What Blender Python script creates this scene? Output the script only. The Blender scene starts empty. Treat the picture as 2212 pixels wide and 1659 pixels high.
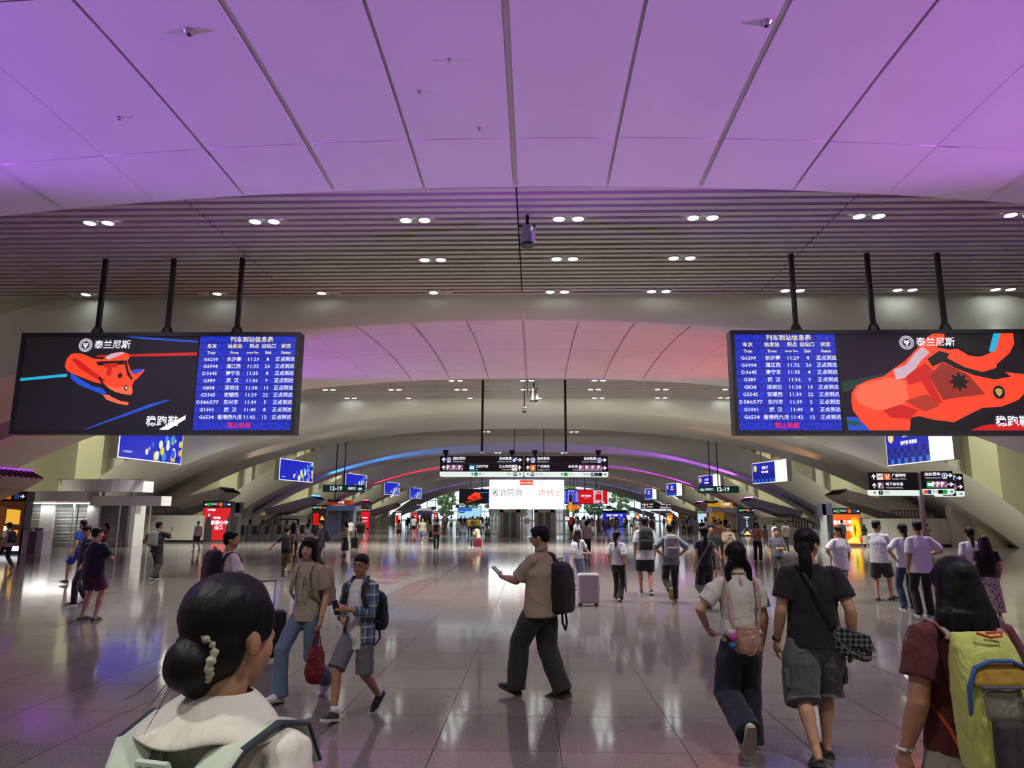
import bpy, bmesh, math, random
from mathutils import Vector, Matrix, Euler
from mathutils.bvhtree import BVHTree
R = math.radians
rng = random.Random(7)
scene = bpy.context.scene
COL = scene.collection

# ------------------------------------------------------------------ camera
FPX, PW, PH = 1534.0, 2212.0, 1659.0
PITCH, YAW, ROLL = R(10.47), R(1.83), R(0.25)
CAMP = Vector((0.0, 0.0, 1.82))
cam_d = bpy.data.cameras.new('camera')
cam = bpy.data.objects.new('camera', cam_d)
COL.objects.link(cam)
cam_d.sensor_fit = 'HORIZONTAL'
cam_d.sensor_width = 36.0
cam_d.lens = 36.0 * FPX / PW
cam_d.clip_start = 0.05
cam_d.clip_end = 800
CAMR = Matrix.Rotation(YAW, 3, 'Z') @ Matrix.Rotation(math.pi / 2 + PITCH, 3, 'X') @ Matrix.Rotation(ROLL, 3, 'Z')
cam.matrix_world = Matrix.Translation(CAMP) @ CAMR.to_4x4()
scene.camera = cam

# ------------------------------------------------------------------ exposure, world
vs = scene.view_settings
scene.display_settings.display_device = 'sRGB'
vs.view_transform = 'Standard'
vs.look = 'None'
vs.gamma = 1.0
vs.use_curve_mapping = False
vs.exposure = 0.0
world = bpy.data.worlds.new('daylight')
scene.world = world
world.use_nodes = True
wn = world.node_tree.nodes
wn['Background'].inputs[0].default_value = (0.80, 0.92, 1.0, 1)
wn['Background'].inputs[1].default_value = 1.6
scene.cycles.use_light_tree = True
scene.cycles.max_bounces = 4
scene.cycles.diffuse_bounces = 2
scene.cycles.glossy_bounces = 2
scene.cycles.transmission_bounces = 2
scene.cycles.transparent_max_bounces = 8
scene.cycles.caustics_reflective = False
scene.cycles.caustics_refractive = False
scene.cycles.sample_clamp_indirect = 6.0
scene.cycles.use_adaptive_sampling = True
scene.cycles.adaptive_threshold = 0.08
scene.cycles.adaptive_min_samples = 16
scene.cycles.light_sampling_threshold = 0.04

LIGHT_K = 1.0
def add_light(kind, loc, energy, color=(1, 1, 1), rot=None, aim=None, **kw):
    d = bpy.data.lights.new('lamp_light', kind)
    d.energy = energy * LIGHT_K
    d.color = color
    for k, v in kw.items():
        setattr(d, k, v)
    o = bpy.data.objects.new('lamp_light', d)
    COL.objects.link(o)
    o.location = loc
    if aim is not None:
        o.rotation_euler = (Vector(aim) - Vector(loc)).to_track_quat('-Z', 'Y').to_euler()
    elif rot is not None:
        o.rotation_euler = rot
    return o

# ------------------------------------------------------------------ where the photograph's rays go
def ray(px, py):
    return CAMR @ Vector((px - PW / 2, PH / 2 - py, -FPX)).normalized()
def on_floor(px, py, z=0.0):
    d = ray(px, py)
    t = (z - CAMP.z) / d.z
    return CAMP + d * t
def on_depth(px, py, Y):
    d = ray(px, py)
    return CAMP + d * (Y / d.y)

# ------------------------------------------------------------------ materials
def srgb(c):
    if isinstance(c, str):
        c = c.lstrip('#')
        c = [int(c[i:i + 2], 16) / 255 for i in (0, 2, 4)]
    return tuple((x / 12.92 if x <= 0.04045 else ((x + 0.055) / 1.055) ** 2.4) for x in c)
MATS = {}
def mat(name, color=(0.5, 0.5, 0.5), rough=0.6, metal=0.0, var=0.0, vscale=8.0, bump=0.0, bscale=60.0,
        emit=None, estr=0.0, alpha=None, trans=0.0, spec=None, bdetail=3.0, fold=0.0, fscale=5.0, sheen=0.0):
    if name in MATS:
        return MATS[name]
    m = bpy.data.materials.new(name)
    MATS[name] = m
    m.use_nodes = True
    nt = m.node_tree
    n = nt.nodes
    L = nt.links
    p = n['Principled BSDF']
    c = srgb(color) if isinstance(color, str) else tuple(color)
    p.inputs['Base Color'].default_value = (*c, 1)
    p.inputs['Roughness'].default_value = rough
    p.inputs['Metallic'].default_value = metal
    if spec is not None:
        p.inputs['Specular IOR Level'].default_value = spec
    if sheen:
        p.inputs['Sheen Weight'].default_value = sheen
    tc = n.new('ShaderNodeTexCoord')
    if var > 0:
        t = n.new('ShaderNodeTexNoise')
        t.inputs['Scale'].default_value = vscale
        t.inputs['Detail'].default_value = 4
        L.new(tc.outputs['Object'], t.inputs['Vector'])
        r = n.new('ShaderNodeMapRange')
        r.inputs['From Min'].default_value = 0.3
        r.inputs['From Max'].default_value = 0.7
        r.inputs['To Min'].default_value = 1 - var
        r.inputs['To Max'].default_value = 1 + var
        L.new(t.outputs['Fac'], r.inputs['Value'])
        mx = n.new('ShaderNodeVectorMath')
        mx.operation = 'SCALE'
        mx.inputs[0].default_value = c
        L.new(r.outputs[0], mx.inputs['Scale'])
        L.new(mx.outputs[0], p.inputs['Base Color'])
    if bump > 0 or fold > 0:
        prev = None
        if fold > 0:
            t = n.new('ShaderNodeTexNoise')
            t.inputs['Scale'].default_value = fscale
            t.inputs['Detail'].default_value = 2.5
            t.inputs['Distortion'].default_value = 1.2
            mp = n.new('ShaderNodeMapping')
            mp.inputs['Scale'].default_value = (1.6, 1.6, 0.7)
            L.new(tc.outputs['Object'], mp.inputs['Vector'])
            L.new(mp.outputs[0], t.inputs['Vector'])
            b = n.new('ShaderNodeBump')
            b.inputs['Strength'].default_value = fold
            b.inputs['Distance'].default_value = 0.05
            L.new(t.outputs['Fac'], b.inputs['Height'])
            prev = b
        if bump > 0:
            t = n.new('ShaderNodeTexNoise')
            t.inputs['Scale'].default_value = bscale
            t.inputs['Detail'].default_value = bdetail
            L.new(tc.outputs['Object'], t.inputs['Vector'])
            b = n.new('ShaderNodeBump')
            b.inputs['Strength'].default_value = bump
            b.inputs['Distance'].default_value = 0.01
            L.new(t.outputs['Fac'], b.inputs['Height'])
            if prev:
                L.new(prev.outputs[0], b.inputs['Normal'])
            prev = b
        L.new(prev.outputs[0], p.inputs['Normal'])
    if emit is not None:
        e = srgb(emit) if isinstance(emit, str) else tuple(emit)
        p.inputs['Emission Color'].default_value = (*e, 1)
        p.inputs['Emission Strength'].default_value = estr
    if trans:
        p.inputs['Transmission Weight'].default_value = trans
    if alpha is not None:
        p.inputs['Alpha'].default_value = alpha
    return m

def glow(color, strength=1.0):
    """a lit screen or lamp face"""
    key = 'lit_%s_%.2f' % (color, strength)
    m = mat(key, (0.01, 0.01, 0.01), rough=0.5, emit=color, estr=strength)
    m.cycles.emission_sampling = 'AUTO' if 1.5 < strength < 2.5 else 'NONE'
    return m

# ------------------------------------------------------------------ mesh helpers
class MB:
    def __init__(s):
        s.v = []
        s.f = []
        s.mi = []
        s.m = 0
    def add(s, vs_, fs):
        o = len(s.v)
        s.v += [tuple(v) for v in vs_]
        for f in fs:
            s.f.append(tuple(i + o for i in f))
            s.mi.append(s.m)
        return s
    def quad(s, a, b, c, d):
        return s.add([a, b, c, d], [(0, 1, 2, 3)])
    def box(s, x0, x1, y0, y1, z0, z1):
        v = [(x, y, z) for z in (z0, z1) for y in (y0, y1) for x in (x0, x1)]
        return s.add(v, [(0, 2, 3, 1), (4, 5, 7, 6), (0, 1, 5, 4), (2, 6, 7, 3), (0, 4, 6, 2), (1, 3, 7, 5)])
    def obox(s, c, ax, ay, az):
        """box from a centre and three half-axis vectors"""
        c, ax, ay, az = map(Vector, (c, ax, ay, az))
        v = [c + ax * i + ay * j + az * k for k in (-1, 1) for j in (-1, 1) for i in (-1, 1)]
        return s.add(v, [(0, 2, 3, 1), (4, 5, 7, 6), (0, 1, 5, 4), (2, 6, 7, 3), (0, 4, 6, 2), (1, 3, 7, 5)])
    def poly(s, pts, dz=None, ax=1):
        """flat outline in a plane, optional thickness along axis ax"""
        n = len(pts)
        if dz is None:
            return s.add(pts, [tuple(range(n))])
        b = [list(p) for p in pts]
        for p in b:
            p[ax] += dz
        s.add(list(pts) + b, [tuple(range(n)), tuple(range(2 * n - 1, n - 1, -1))] +
              [(i, i + n, (i + 1) % n + n, (i + 1) % n) for i in range(n)])
        return s
    def tube(s, pts, rad, seg=10, cap=True, round_=True, flat=None):
        """loft along points; rad = number, list, or list of (rx, ry)"""
        pts = [Vector(p) for p in pts]
        n = len(pts)
        if not isinstance(rad, (list, tuple)):
            rad = [rad] * n
        rad = [r if isinstance(r, (list, tuple)) else (r, r) for r in rad]
        d0 = (pts[1] - pts[0]).normalized()
        up = Vector(flat) if flat is not None else (Vector((0, 1, 0)) if abs(d0.y) < 0.8 else Vector((1, 0, 0)))
        rings = []
        P = []
        Rr = []
        D = []
        for i in range(n):
            d = (pts[min(i + 1, n - 1)] - pts[max(i - 1, 0)])
            d = d.normalized() if d.length > 1e-9 else d0
            P.append(pts[i]); Rr.append(rad[i]); D.append(d)
        if round_ and cap:
            for end in (0, -1):
                p, r, d = P[end], Rr[end], D[end]
                sgn = -1 if end == 0 else 1
                m_ = min(r)
                ex = [(0.5, 0.866), (0.866, 0.5)]
                ex = [(p + d * sgn * m_ * a, (r[0] * b, r[1] * b), d) for a, b in ex]
                if end == 0:
                    for e in ex:
                        P.insert(0, e[0]); Rr.insert(0, e[1]); D.insert(0, e[2])
                else:
                    for e in ex:
                        P.append(e[0]); Rr.append(e[1]); D.append(e[2])
        vs_ = []
        for p, r, d in zip(P, Rr, D):
            u = up - d * up.dot(d)
            if u.length < 1e-4:
                u = Vector((1, 0, 0)) - d * d.x
            u.normalize()
            w = u.cross(d)
            for k in range(seg):
                a = 2 * math.pi * k / seg
                vs_.append(p + w * (r[0] * math.cos(a)) + u * (r[1] * math.sin(a)))
        m_ = len(P)
        fs = []
        for i in range(m_ - 1):
            for k in range(seg):
                fs.append((i * seg + k, i * seg + (k + 1) % seg, (i + 1) * seg + (k + 1) % seg, (i + 1) * seg + k))
        if cap:
            fs.append(tuple(range(seg - 1, -1, -1)))
            fs.append(tuple(range((m_ - 1) * seg, m_ * seg)))
        return s.add(vs_, fs)
    def ell(s, c, r, seg=12, rings=8, rot=None):
        c = Vector(c)
        M = Euler(rot).to_matrix() if rot is not None else Matrix.Identity(3)
        vs_ = [c + M @ Vector((0, 0, -r[2]))]
        for i in range(1, rings):
            a = -math.pi / 2 + math.pi * i / rings
            for k in range(seg):
                b = 2 * math.pi * k / seg
                vs_.append(c + M @ Vector((r[0] * math.cos(a) * math.cos(b), r[1] * math.cos(a) * math.sin(b), r[2] * math.sin(a))))
        vs_.append(c + M @ Vector((0, 0, r[2])))
        fs = [(0, 1 + (k + 1) % seg, 1 + k) for k in range(seg)]
        for i in range(rings - 2):
            o = 1 + i * seg
            for k in range(seg):
                fs.append((o + k, o + (k + 1) % seg, o + seg + (k + 1) % seg, o + seg + k))
        o = 1 + (rings - 2) * seg
        fs += [(o + k, o + (k + 1) % seg, len(vs_) - 1) for k in range(seg)]
        return s.add(vs_, fs)
    def lathe(s, prof, seg=16, c=(0, 0, 0), axis='Z', cap=True):
        vs_ = []
        for r, h in prof:
            for k in range(seg):
                a = 2 * math.pi * k / seg
                x, y, z = r * math.cos(a), r * math.sin(a), h
                if axis == 'X':
                    x, y, z = z, x, y
                elif axis == 'Y':
                    x, y, z = y, z, x
                vs_.append((x + c[0], y + c[1], z + c[2]))
        fs = []
        for i in range(len(prof) - 1):
            for k in range(seg):
                fs.append((i * seg + k, i * seg + (k + 1) % seg, (i + 1) * seg + (k + 1) % seg, (i + 1) * seg + k))
        if cap:
            fs.append(tuple(range(seg - 1, -1, -1)))
            fs.append(tuple(range((len(prof) - 1) * seg, len(prof) * seg)))
        return s.add(vs_, fs)
    def mesh(s, name):
        me = bpy.data.meshes.new(name)
        me.from_pydata(s.v, [], s.f)
        return me
    def build(s, name, mats, parent=None, smooth=False, loc=None, rot=None):
        me = s.mesh(name)
        ml = mats if isinstance(mats, (list, tuple)) else [mats]
        for m in ml:
            me.materials.append(m)
        if any(s.mi):
            me.polygons.foreach_set('material_index', s.mi)
        bm = bmesh.new()
        bm.from_mesh(me)
        bmesh.ops.recalc_face_normals(bm, faces=bm.faces)
        bm.to_mesh(me)
        bm.free()
        if smooth:
            me.polygons.foreach_set('use_smooth', [True] * len(me.polygons))
        return link(name, me, parent, loc, rot)

def link(name, data, parent=None, loc=None, rot=None):
    o = bpy.data.objects.new(name, data)
    COL.objects.link(o)
    if parent is not None:
        o.parent = parent
    if loc is not None:
        o.location = loc
    if rot is not None:
        o.rotation_euler = rot
    return o
def tag(o, label=None, cat=None, group=None, kind=None):
    if label: o['label'] = label
    if cat: o['category'] = cat
    if group: o['group'] = group
    if kind: o['kind'] = kind
    return o
def empty(name, loc=(0, 0, 0), rz=0.0, label=None, cat=None, group=None, kind=None):
    o = bpy.data.objects.new(name, None)
    COL.objects.link(o)
    o.location = loc
    o.rotation_euler = (0, 0, rz)
    o.empty_display_size = 0.1
    return tag(o, label, cat, group, kind)
def copy_tree(o, parent=None):
    c = o.copy()
    COL.objects.link(c)
    if parent is not None:
        c.parent = parent
    for ch in list(o.children):
        copy_tree(ch, c)
    return c
def bevel(o, w=0.01, seg=2):
    m = o.modifiers.new('bevel', 'BEVEL')
    m.width = w
    m.segments = seg
    m.limit_method = 'ANGLE'
    return o

# lettering: built as thin mesh on the surface; local x = along the text, local y = up
TEXT_CACHE = {}
def text_mesh(txt, size, align='CENTER', bold=0.0, squeeze=1.0):
    cu = bpy.data.curves.new('lettering', 'FONT')
    cu.body = txt
    cu.size = size
    cu.align_x = align
    cu.align_y = 'CENTER'
    cu.resolution_u = 1
    cu.offset = bold
    o = bpy.data.objects.new('lettering_tmp', cu)
    me = o.to_mesh()
    vv = [(v.co.x * squeeze, v.co.y) for v in me.vertices]
    ff = [tuple(p.vertices) for p in me.polygons]
    o.to_mesh_clear()
    bpy.data.objects.remove(o)
    bpy.data.curves.remove(cu)
    return vv, ff
def put_text(mb, txt, x, z, size, y, align='CENTER', bold=0.0, squeeze=1.0, flip=1):
    """collect flat letters in the XZ plane at depth y of a MB (facing -Y)"""
    key = (txt, size, align, bold, squeeze)
    if key not in TEXT_CACHE:
        TEXT_CACHE[key] = text_mesh(txt, size, align, bold, squeeze)
    vv, ff = TEXT_CACHE[key]
    mb.add([(x + a * flip, y, z + b) for a, b in vv], ff)
# ================================================================== the hall
XC = -0.40            # centre line of the hall
ZS = 9.06             # slat ceiling
PERIOD, Y0 = 21.5, 1.45
NB = 8
Y_END = Y0 + PERIOD * (NB - 1) + 22.0
M_paint = mat('ceiling_paint', (0.70, 0.69, 0.645), rough=0.55, var=0.04, vscale=0.6, bump=0.05, bscale=90)
M_recess = mat('recess_paint', (0.42, 0.40, 0.37), rough=0.7)
M_slat = mat('slat_metal', (0.56, 0.515, 0.485), rough=0.42, metal=0.15, var=0.05, vscale=0.8)
M_dark = mat('void_dark', (0.012, 0.011, 0.011), rough=0.9)
M_wall = mat('wall_paint', (0.66, 0.65, 0.58), rough=0.6, var=0.04, vscale=0.5)
M_wall_tint = mat('wall_lamp_tint', (0.62, 0.60, 0.42), rough=0.6, var=0.04, vscale=0.5)  # yellow-green tint of the aisle lighting put into the wall colour
M_black = mat('black_metal', (0.012, 0.012, 0.014), rough=0.45, metal=0.2)
M_steel = mat('steel', (0.45, 0.45, 0.46), rough=0.3, metal=0.9)
M_white = mat('white_lacquer', (0.72, 0.72, 0.72), rough=0.22)
M_grey = mat('grey_panel', (0.30, 0.30, 0.32), rough=0.4)

def granite():
    m = bpy.data.materials.new('granite_floor')
    m.use_nodes = True
    nt = m.node_tree; n = nt.nodes; L = nt.links
    p = n['Principled BSDF']
    tc = n.new('ShaderNodeTexCoord')
    geo = n.new('ShaderNodeNewGeometry')
    sp = n.new('ShaderNodeTexNoise'); sp.inputs['Scale'].default_value = 130; sp.inputs['Detail'].default_value = 3
    sp.inputs['Roughness'].default_value = 0.7
    L.new(geo.outputs['Position'], sp.inputs['Vector'])
    vo = n.new('ShaderNodeTexVoronoi'); vo.inputs['Scale'].default_value = 90
    L.new(geo.outputs['Position'], vo.inputs['Vector'])
    cr = n.new('ShaderNodeValToRGB')
    cr.color_ramp.elements[0].position = 0.30; cr.color_ramp.elements[0].color = (0.072, 0.060, 0.057, 1)
    cr.color_ramp.elements[1].position = 0.72; cr.color_ramp.elements[1].color = (0.41, 0.362, 0.340, 1)
    e = cr.color_ramp.elements.new(0.5); e.color = (0.195, 0.168, 0.158, 1)
    L.new(sp.outputs['Fac'], cr.inputs['Fac'])
    mix = n.new('ShaderNodeMix'); mix.data_type = 'RGBA'; mix.blend_type = 'MULTIPLY'
    mix.inputs['Factor'].default_value = 0.35
    L.new(cr.outputs[0], mix.inputs['A'])
    L.new(vo.outputs['Color'], mix.inputs['B'])
    big = n.new('ShaderNodeTexNoise'); big.inputs['Scale'].default_value = 0.35
    L.new(geo.outputs['Position'], big.inputs['Vector'])
    wn_ = n.new('ShaderNodeTexWhiteNoise'); wn_.noise_dimensions = '3D'
    sn = n.new('ShaderNodeVectorMath'); sn.operation = 'FLOOR'
    of = n.new('ShaderNodeVectorMath'); of.operation = 'ADD'; of.inputs[1].default_value = (100.8, 100.0, 0.5)
    L.new(geo.outputs['Position'], of.inputs[0]); L.new(of.outputs[0], sn.inputs[0]); L.new(sn.outputs[0], wn_.inputs['Vector'])
    hv = n.new('ShaderNodeHueSaturation'); 
    mr = n.new('ShaderNodeMapRange'); mr.inputs['To Min'].default_value = 0.9; mr.inputs['To Max'].default_value = 1.1
    L.new(wn_.outputs['Value'], mr.inputs['Value']); L.new(mr.outputs[0], hv.inputs['Value'])
    hv.inputs['Saturation'].default_value = 1.0
    L.new(mix.outputs['Result'], hv.inputs['Color'])
    L.new(hv.outputs[0], p.inputs['Base Color'])
    rr = n.new('ShaderNodeMapRange'); rr.inputs['To Min'].default_value = 0.06; rr.inputs['To Max'].default_value = 0.13
    L.new(big.outputs['Fac'], rr.inputs['Value'])
    L.new(rr.outputs[0], p.inputs['Roughness'])
    p.inputs['Specular IOR Level'].default_value = 0.62
    wv = n.new('ShaderNodeTexNoise'); wv.inputs['Scale'].default_value = 2.2; wv.inputs['Detail'].default_value = 2
    L.new(geo.outputs['Position'], wv.inputs['Vector'])
    bp = n.new('ShaderNodeBump'); bp.inputs['Strength'].default_value = 0.06; bp.inputs['Distance'].default_value = 0.02
    L.new(wv.outputs['Fac'], bp.inputs['Height'])
    L.new(bp.outputs[0], p.inputs['Normal'])
    return m
M_floor = granite()
M_joint = mat('floor_joint', (0.035, 0.028, 0.027), rough=0.6)

# ---- floor: a bed, the nearest slabs one by one, the rest joined
floor = MB().box(-36, 36, -12, Y_END + 30, -0.3, -0.006).build('floor', M_joint)
tag(floor, 'polished pinkish grey granite slab floor of the hall', kind='structure')
TS, TX0 = 1.0, -0.80
def slab_mesh(g=0.004):
    return MB().box(g, TS - g, g, TS - g, -0.03, 0.0).mesh('slab')
me_slab = slab_mesh()
me_slab.materials.append(M_floor)
near = []
for j in range(2, 19):
    d = j + 0.5
    half = 0.80 * d + 1.2
    for i in range(-20, 20):
        cx = TX0 + i + 0.5
        if abs(cx + 0.032 * d) < half:
            near.append((d * 1.0 + 0.12 * abs(cx), i, j))
near.sort()
near_set = set()
for _, i, j in near[:298]:
    near_set.add((i, j))
    link('tile', me_slab, floor, (TX0 + i * TS, j * TS, 0))
rest = MB()
for j in range(-12, 70):
    for i in range(-35, 36):
        if (i, j) in near_set:
            continue
        x, y = TX0 + i * TS, j * TS
        g = 0.004
        rest.quad((x + g, y + g, 0), (x + 1 - g, y + g, 0), (x + 1 - g, y + 1 - g, 0), (x + g, y + 1 - g, 0))
rest.quad((-36, 70, 0), (36, 70, 0), (36, Y_END + 30, 0), (-36, Y_END + 30, 0))
tag(rest.build('tile_field', M_floor, floor), kind='stuff')

# ---- roof and side walls that close the hall
roof = MB().box(-37, 37, -13, Y_END, 10.7, 11.0).build('ceiling_roof', M_recess)
tag(roof, 'flat roof slab above the vaults', kind='structure')
for sx, nm in ((-1, 'left'), (1, 'right')):
    w = MB().box(min(sx * 35, sx * 35.4), max(sx * 35, sx * 35.4), -13, Y_END, 0, 11).build('wall_' + nm, M_wall_tint)
    tag(w, 'side wall coloured as if lit pale yellow, far behind the arch legs', kind='structure')
w = MB().box(-36, 36, -13.4, -13, 0, 11).build('wall_back', M_wall)
tag(w, 'wall behind the viewer', kind='structure')

# ---- vaulted bridges
def drop(x):
    return 0.0050 * x * x + 5.3e-6 * x ** 4
def sstep(a, b, x):
    t = max(0.0, min(1.0, (x - a) / (b - a)))
    return t * t * (3 - 2 * t)
def lip(x):
    return 8.5 - drop(x)
def lip_far(x):
    return 8.72 - 0.8 * drop(x)
def top(x):
    return min(ZS + 0.15, lip(x) + 2.15)
WB = 12.7
def groove_w(x):
    return sstep(9.0, 19.0, abs(x))
def soffit(x, u):
    """height of the soffit at offset x from the centre line, u = 0..1 from near lip to far lip"""
    g = groove_w(x)
    vault = 0.22 * math.sin(math.pi * u) * (1 - 0.6 * g)
    gr = 0.0
    if 0.44 < u < 0.60:
        gr = 1.0 * g
    return lip(x) * (1 - u) + lip_far(x) * u + vault + gr
def y_lip_near(x):
    return 0.95 - 0.55 * sstep(6, 16, abs(x))
def sof_pt(x, u, Yn, dz=0.0):
    ya = Yn + y_lip_near(x)
    yb = Yn + WB
    return (XC + x, ya + (yb - ya) * u, soffit(x, u) + dz)
US = [0, .05, .1, .15, .2, .27, .34, .40, .435, .445, .50, .55, .595, .605, .65, .72, .79, .86, .92, .96, 1.0]
XS = [-33 + 66 * i / 132 for i in range(133)]
def bridge(k, panels):
    Yn = Y0 + PERIOD * k
    mb = MB()
    prev = None
    dz = 0.06 if panels else 0.0
    for x in XS:
        colv = []
        lp, tp = lip(x), top(x)
        yl = y_lip_near(x)
        # rounded near fascia
        colv.append((XC + x, Yn + 0.02, tp))
        h = tp - lp
        for s_ in (0.35, 0.7, 0.88, 0.96):
            colv.append((XC + x, Yn + 0.02 + (yl - 0.02) * (s_ ** 2.2), tp - h * s_))
        for u in US:
            q = sof_pt(x, u, Yn, dz if 0.0 < u < 1.0 else 0)
            colv.append(q)
        colv.append((XC + x, Yn + WB + 0.05, lip_far(x) + 0.05))
        tp = max(tp, lip_far(x) + 0.3)
        colv.append((XC + x, Yn + WB + 0.1, tp))
        colv.append((XC + x, Yn + 0.6 * WB, tp + 0.02))
        colv.append((XC + x, Yn + 0.3 * WB, tp + 0.02))
        if prev is not None:
            n = len(colv)
            mb.add(prev + colv, [(i, (i + 1) % n, n + (i + 1) % n, n + i) for i in range(n)])
        prev = colv
    o = mb.build('ceiling_vault', M_paint, smooth=True)
    sm = o.data
    # merge the columns
    bm = bmesh.new(); bm.from_mesh(sm)
    bmesh.ops.remove_doubles(bm, verts=bm.verts, dist=1e-4)
    for e in bm.edges:
        if len(e.link_faces) == 2 and e.calc_face_angle(0) > R(38):
            e.smooth = False
    bmesh.ops.recalc_face_normals(bm, faces=bm.faces)
    bm.to_mesh(sm); bm.free()
    return o
VAULTS = []
vault_words = ['nearest vault overhead washed in violet light', 'second vault behind the arrival boards, washed in pink light',
               'third vault, plain cream, behind the hanging way sign', 'fourth vault lit blue on one side and violet on the other',
               'fifth vault with a red lit rib', 'sixth vault, unlit cream rib', 'seventh vault with thin violet ribs', 'last vault before the bright glass front']
PW_ = 1.95
for k in range(NB):
    v = bridge(k, k < 2)
    tag(v, vault_words[k], kind='structure')
    VAULTS.append(v)
    if k < 2:
        Yn = Y0 + PERIOD * k
        # soffit panels with open grooves between them (each one a piece)
        rows = [(0.0, 0.17), (0.17, 0.435), (0.605, 0.86), (0.86, 1.0)] if False else [(0.0, 0.16), (0.16, 0.5), (0.5, 0.84), (0.84, 1.0)]
        for r0, r1 in rows:
            for c in range(-5, 5):
                xa, xb = c * PW_, (c + 1) * PW_
                ga = 0.055 if c % 2 == 0 else 0.03
                gb = 0.055 if (c + 1) % 2 == 0 else 0.03
                if abs(xa) > 6: ga = 0.006
                if abs(xb) > 6: gb = 0.006
                gu = 0.0012
                mb = MB()
                NX, NU = 4, 6
                g0, g1 = [], []
                for iu in range(NU + 1):
                    u = r0 + gu + (r1 - r0 - 2 * gu) * iu / NU
                    for ix in range(NX + 1):
                        x = xa + ga + (xb - xa - ga - gb) * ix / NX
                        g0.append(sof_pt(x, u, Yn, -0.005)); g1.append(sof_pt(x, u, Yn, 0.05))
                W = NX + 1
                fs = []
                N = len(g0)
                for iu in range(NU):
                    for ix in range(NX):
                        a = iu * W + ix
                        fs.append((a, a + 1, a + W + 1, a + W))
                ring = [ix for ix in range(NX)] + [iu * W + NX for iu in range(NU)] + [NU * W + NX - ix for ix in range(NX)] + [(NU - iu) * W for iu in range(NU)]
                mb.add(g0, fs)
                n_ = len(ring)
                mb.add([g0[a] for a in ring] + [g1[a] for a in ring], [(i, i + n_, (i + 1) % n_ + n_, (i + 1) % n_) for i in range(n_)])
                o = mb.build('panel', M_paint, v)
                for p_ in o.data.polygons:
                    p_.use_smooth = True

# ---- slat ceilings between the vaults
LAMP_ROWS = (2.45, 5.25, 8.3)
def slat_bay(k, mode):
    ya = Y0 + PERIOD * k + WB + 0.05
    yb = Y0 + PERIOD * (k + 1)
    root = MB().box(XC - 19.6, XC + 19.6, ya, yb, ZS + 0.17, ZS + 0.25).build('ceiling_slats', M_dark)
    tag(root, ['slatted metal ceiling with downlights above the near arrival boards', 'slatted ceiling behind the second vault',
               'slatted ceiling strip farther down the hall'][min(max(k, 0), 2)], kind='structure')
    if mode == 0:
        return root
    n = 25
    pitch = (yb - ya) / n
    seams = [-19.5, -7.8, 0.0, 7.8, 19.5]
    if mode == 2:
        cache = {}
        for i in range(n):
            for a, b in zip(seams, seams[1:]):
                key = round(b - a, 3)
                if key not in cache:
                    w = b - a - 0.035
                    # tray section with turned up edges
                    m_ = MB().box(0, w, 0, pitch * 0.56, 0, 0.11)
                    cache[key] = m_.mesh('slat'); cache[key].materials.append(M_slat)
                o = link('slat', cache[key], root, (XC + a + 0.017, ya + i * pitch, ZS + rng.uniform(-0.006, 0.006)))
                o.rotation_euler = (rng.uniform(-0.012, 0.012), 0, 0)
    else:
        m_ = MB()
        for i in range(n):
            for a, b in zip(seams, seams[1:]):
                m_.box(XC + a + 0.017, XC + b - 0.017, ya + i * pitch, ya + i * pitch + pitch * 0.56, ZS, ZS + 0.11)
        tag(m_.build('slat_field', M_slat, root), kind='stuff')
    return root
M_lampface = glow('#f4fff8', 26.0)
M_lampoff = mat('lamp_off', (0.5, 0.5, 0.5), rough=0.4)
M_lamprim = mat('lamp_rim', (0.6, 0.6, 0.6), rough=0.4)
def lens_mesh():
    return MB().lathe([(0.001, 0), (0.13, 0.0), (0.135, 0.02), (0.001, 0.021)], seg=14).mesh('lens')
def rim_mesh():
    return MB().lathe([(0.14, 0.05), (0.14, -0.012), (0.175, -0.012), (0.18, 0.05)], seg=14, cap=False).mesh('rim')
me_on = lens_mesh(); me_on.materials.append(M_lampface)
me_off = lens_mesh(); me_off.materials.append(M_lampoff)
me_rim = rim_mesh(); me_rim.materials.append(M_lamprim)
ORD = ['first', 'second', 'third', 'fourth', 'fifth', 'sixth', 'seventh', 'eighth', 'ninth', 'tenth', 'eleventh']
def downlight(x, y, state, label, group, power, parts=True, cone=118):
    o = empty('downlight', (x, y, ZS - 0.01), 0, label, 'light', group)
    for s_, on in zip((-0.235, 0.235), state):
        link('lens', me_on if on == '1' else me_off, o, (s_, 0, -0.004))
        if parts:
            link('rim', me_rim, o, (s_, 0, 0))
    if '1' in state:
        add_light('SPOT', (x, y, ZS - 0.06), power * (1.0 if state == '11' else 0.55), (0.98, 1.0, 0.89), rot=(0, 0, 0), spot_size=R(cone), spot_blend=1.0, shadow_soft_size=0.3)
    return o
P_DOWN = 2000.0
rowlab = ['row nearest the viewer', 'middle row', 'farthest row']
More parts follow.
